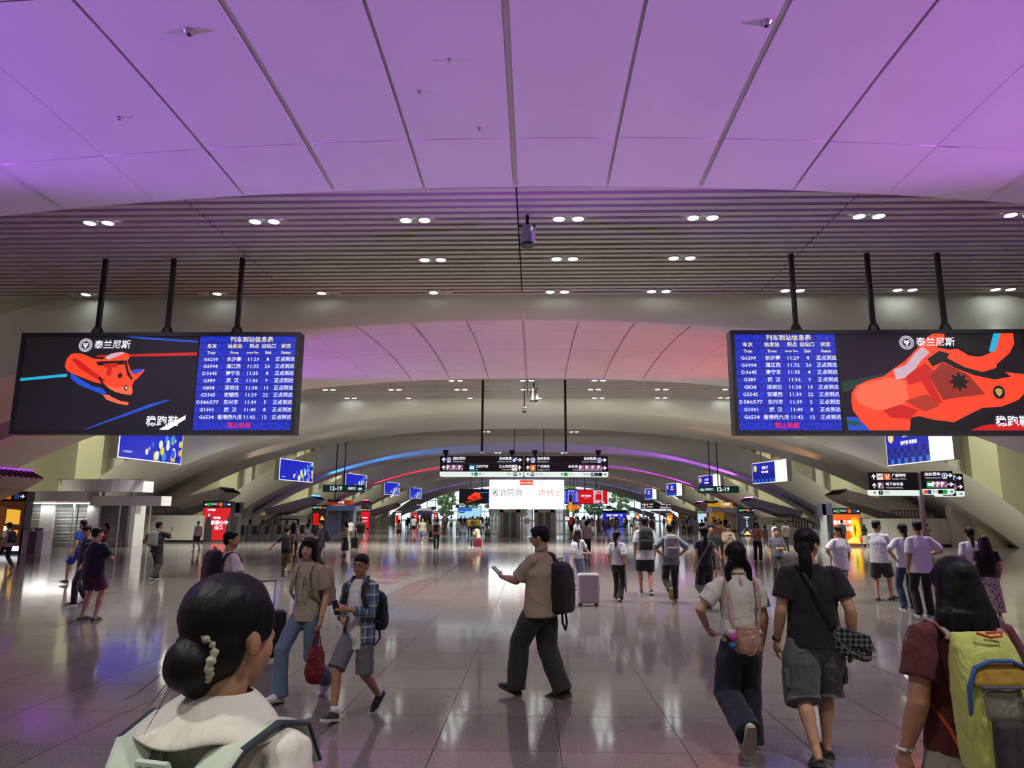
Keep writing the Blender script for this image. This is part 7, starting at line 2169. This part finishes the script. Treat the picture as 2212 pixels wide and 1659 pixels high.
# ---- the distant crowd: a few figures built once, then copied with their own clothes
flush()
protos = []
for i, kw in enumerate((dict(feet='stand', top=('tee', '#808080'), bottom=('pants', '#202020'), hair=('short', '#0b0909')),
                        dict(feet='stepL', top=('tee', '#808080', {'loose': 1.1}), bottom=('shorts', '#202020', {'f': .95}), hair=('crop', '#0b0909')),
                        dict(feet='stepR', top=('tee', '#808080'), bottom=('pants', '#202020', {'w': 1.25}), hair=('long', '#0b0909')),
                        dict(feet='stand', top=('tee', '#808080'), bottom=('skirt', '#202020', {'len': .45}), hair=('bob', '#0b0909')),
                        dict(feet='walkL', top=('shirt', '#808080', {'sleeve': 1.4}), bottom=('pants', '#202020'), hair=('short', '#0b0909')),
                        dict(feet='stand', armL=('to', (-.05, .26, 1.2), None), armR=('to', (.05, .26, 1.2), None), top=('tee', '#808080', {'hem': -.14}), bottom=('pants', '#202020'), hair=('ponytail', '#0b0909')))):
    J = person((0, 400), 0, 1.70, 'distant passenger', vox=.028, group='distant crowd', **kw)
    protos.append(J['root'])
flush()
TOPC = [('white', '#a8aaa8'), ('white', '#9a9ca0'), ('black', '#101012'), ('grey', '#55585c'), ('blue', '#2c4a7c'), ('beige', '#8a7c68'), ('pink', '#946468'), ('dark green', '#1e3428'), ('black', '#0c0c10'), ('navy', '#161c30'), ('maroon', '#44141c'), ('pale blue', '#7088a0')]
BOTC = [('black', '#0e0e10'), ('dark blue', '#1c2638'), ('khaki', '#5a5040'), ('grey', '#48484c'), ('black', '#121214'), ('pale', '#8c877c')]
GARM = ['trousers', 'shorts', 'wide trousers', 'skirt', 'trousers', 'trousers']
def recolour(c, ti, bi):
    for ch in c.children:
        n_ = ch.name.split('.')[0]
        m_ = None
        if n_ == 'shirt': m_ = cloth(TOPC[ti][1], .4)
        elif n_ in ('trousers', 'shorts', 'skirt'): m_ = cloth(BOTC[bi][1], .4)
        if m_:
            ch.material_slots[0].link = 'OBJECT'
            ch.material_slots[0].material = m_
zones = [((1232, 1415), (1136, 1160), 62, 'right of elevators'), ((880, 1056), (1134, 1150), 26, 'left of elevators'),
         ((1410, 1500), (1138, 1165), 9, 'under distant way sign'), ((1500, 1640), (1150, 1185), 9, 'near grey poster totem'), ((1060, 1215), (1133, 1140), 8, 'beyond elevator glass')]
r_ = random.Random(21)
labs = set()
used = [(o.location.x, o.location.y) for o in COL.objects if o.parent is None and o.name.startswith('person') and o.location.y < 300]
for (xa, xb), (ya, yb), n_, where in zones:
    for i in range(n_):
        for tries in range(40):
            px, py = r_.uniform(xa, xb), yb - (yb - ya) * r_.random() ** .7
            p_ = spot(px, py)
            if all((p_.x - u) ** 2 + (p_.y - v) ** 2 > .55 ** 2 for u, v in used) and not (EX0 - 1 < p_.x < EX1 + 1 and EY - 1 < p_.y < EY + 4) and not (112 < p_.y < 120 and p_.x > 8):
                break
        else:
            continue
        used.append((p_.x, p_.y))
        for tries in range(80):
            k = r_.randrange(len(protos)); ti, bi = r_.randrange(len(TOPC)), r_.randrange(len(BOTC))
            hd_ = r_.choice([0, 0, 10, -15, 180, 170, 200, 90, -90, 160])
            turn = 'back turned' if abs(hd_) < 45 else ('facing the viewer' if abs(hd_) > 120 else 'side on')
            lab = 'passenger, %s top, %s %s, %s, %s' % (TOPC[ti][0], BOTC[bi][0], GARM[k], turn, where)
            if lab not in labs: break
        labs.add(lab)
        c = copy_tree(protos[k])
        s_ = r_.uniform(.92, 1.05)
        c.location = (p_.x, p_.y, 0); c.scale = (s_, s_, s_)
        c.rotation_euler = (0, 0, R(hd_ + r_.uniform(-15, 15)))
        c['label'] = lab
        c['group'] = 'distant crowd'
        recolour(c, ti, bi)
for pr_ in protos:
    for ch in list(pr_.children): bpy.data.objects.remove(ch)
    bpy.data.objects.remove(pr_)
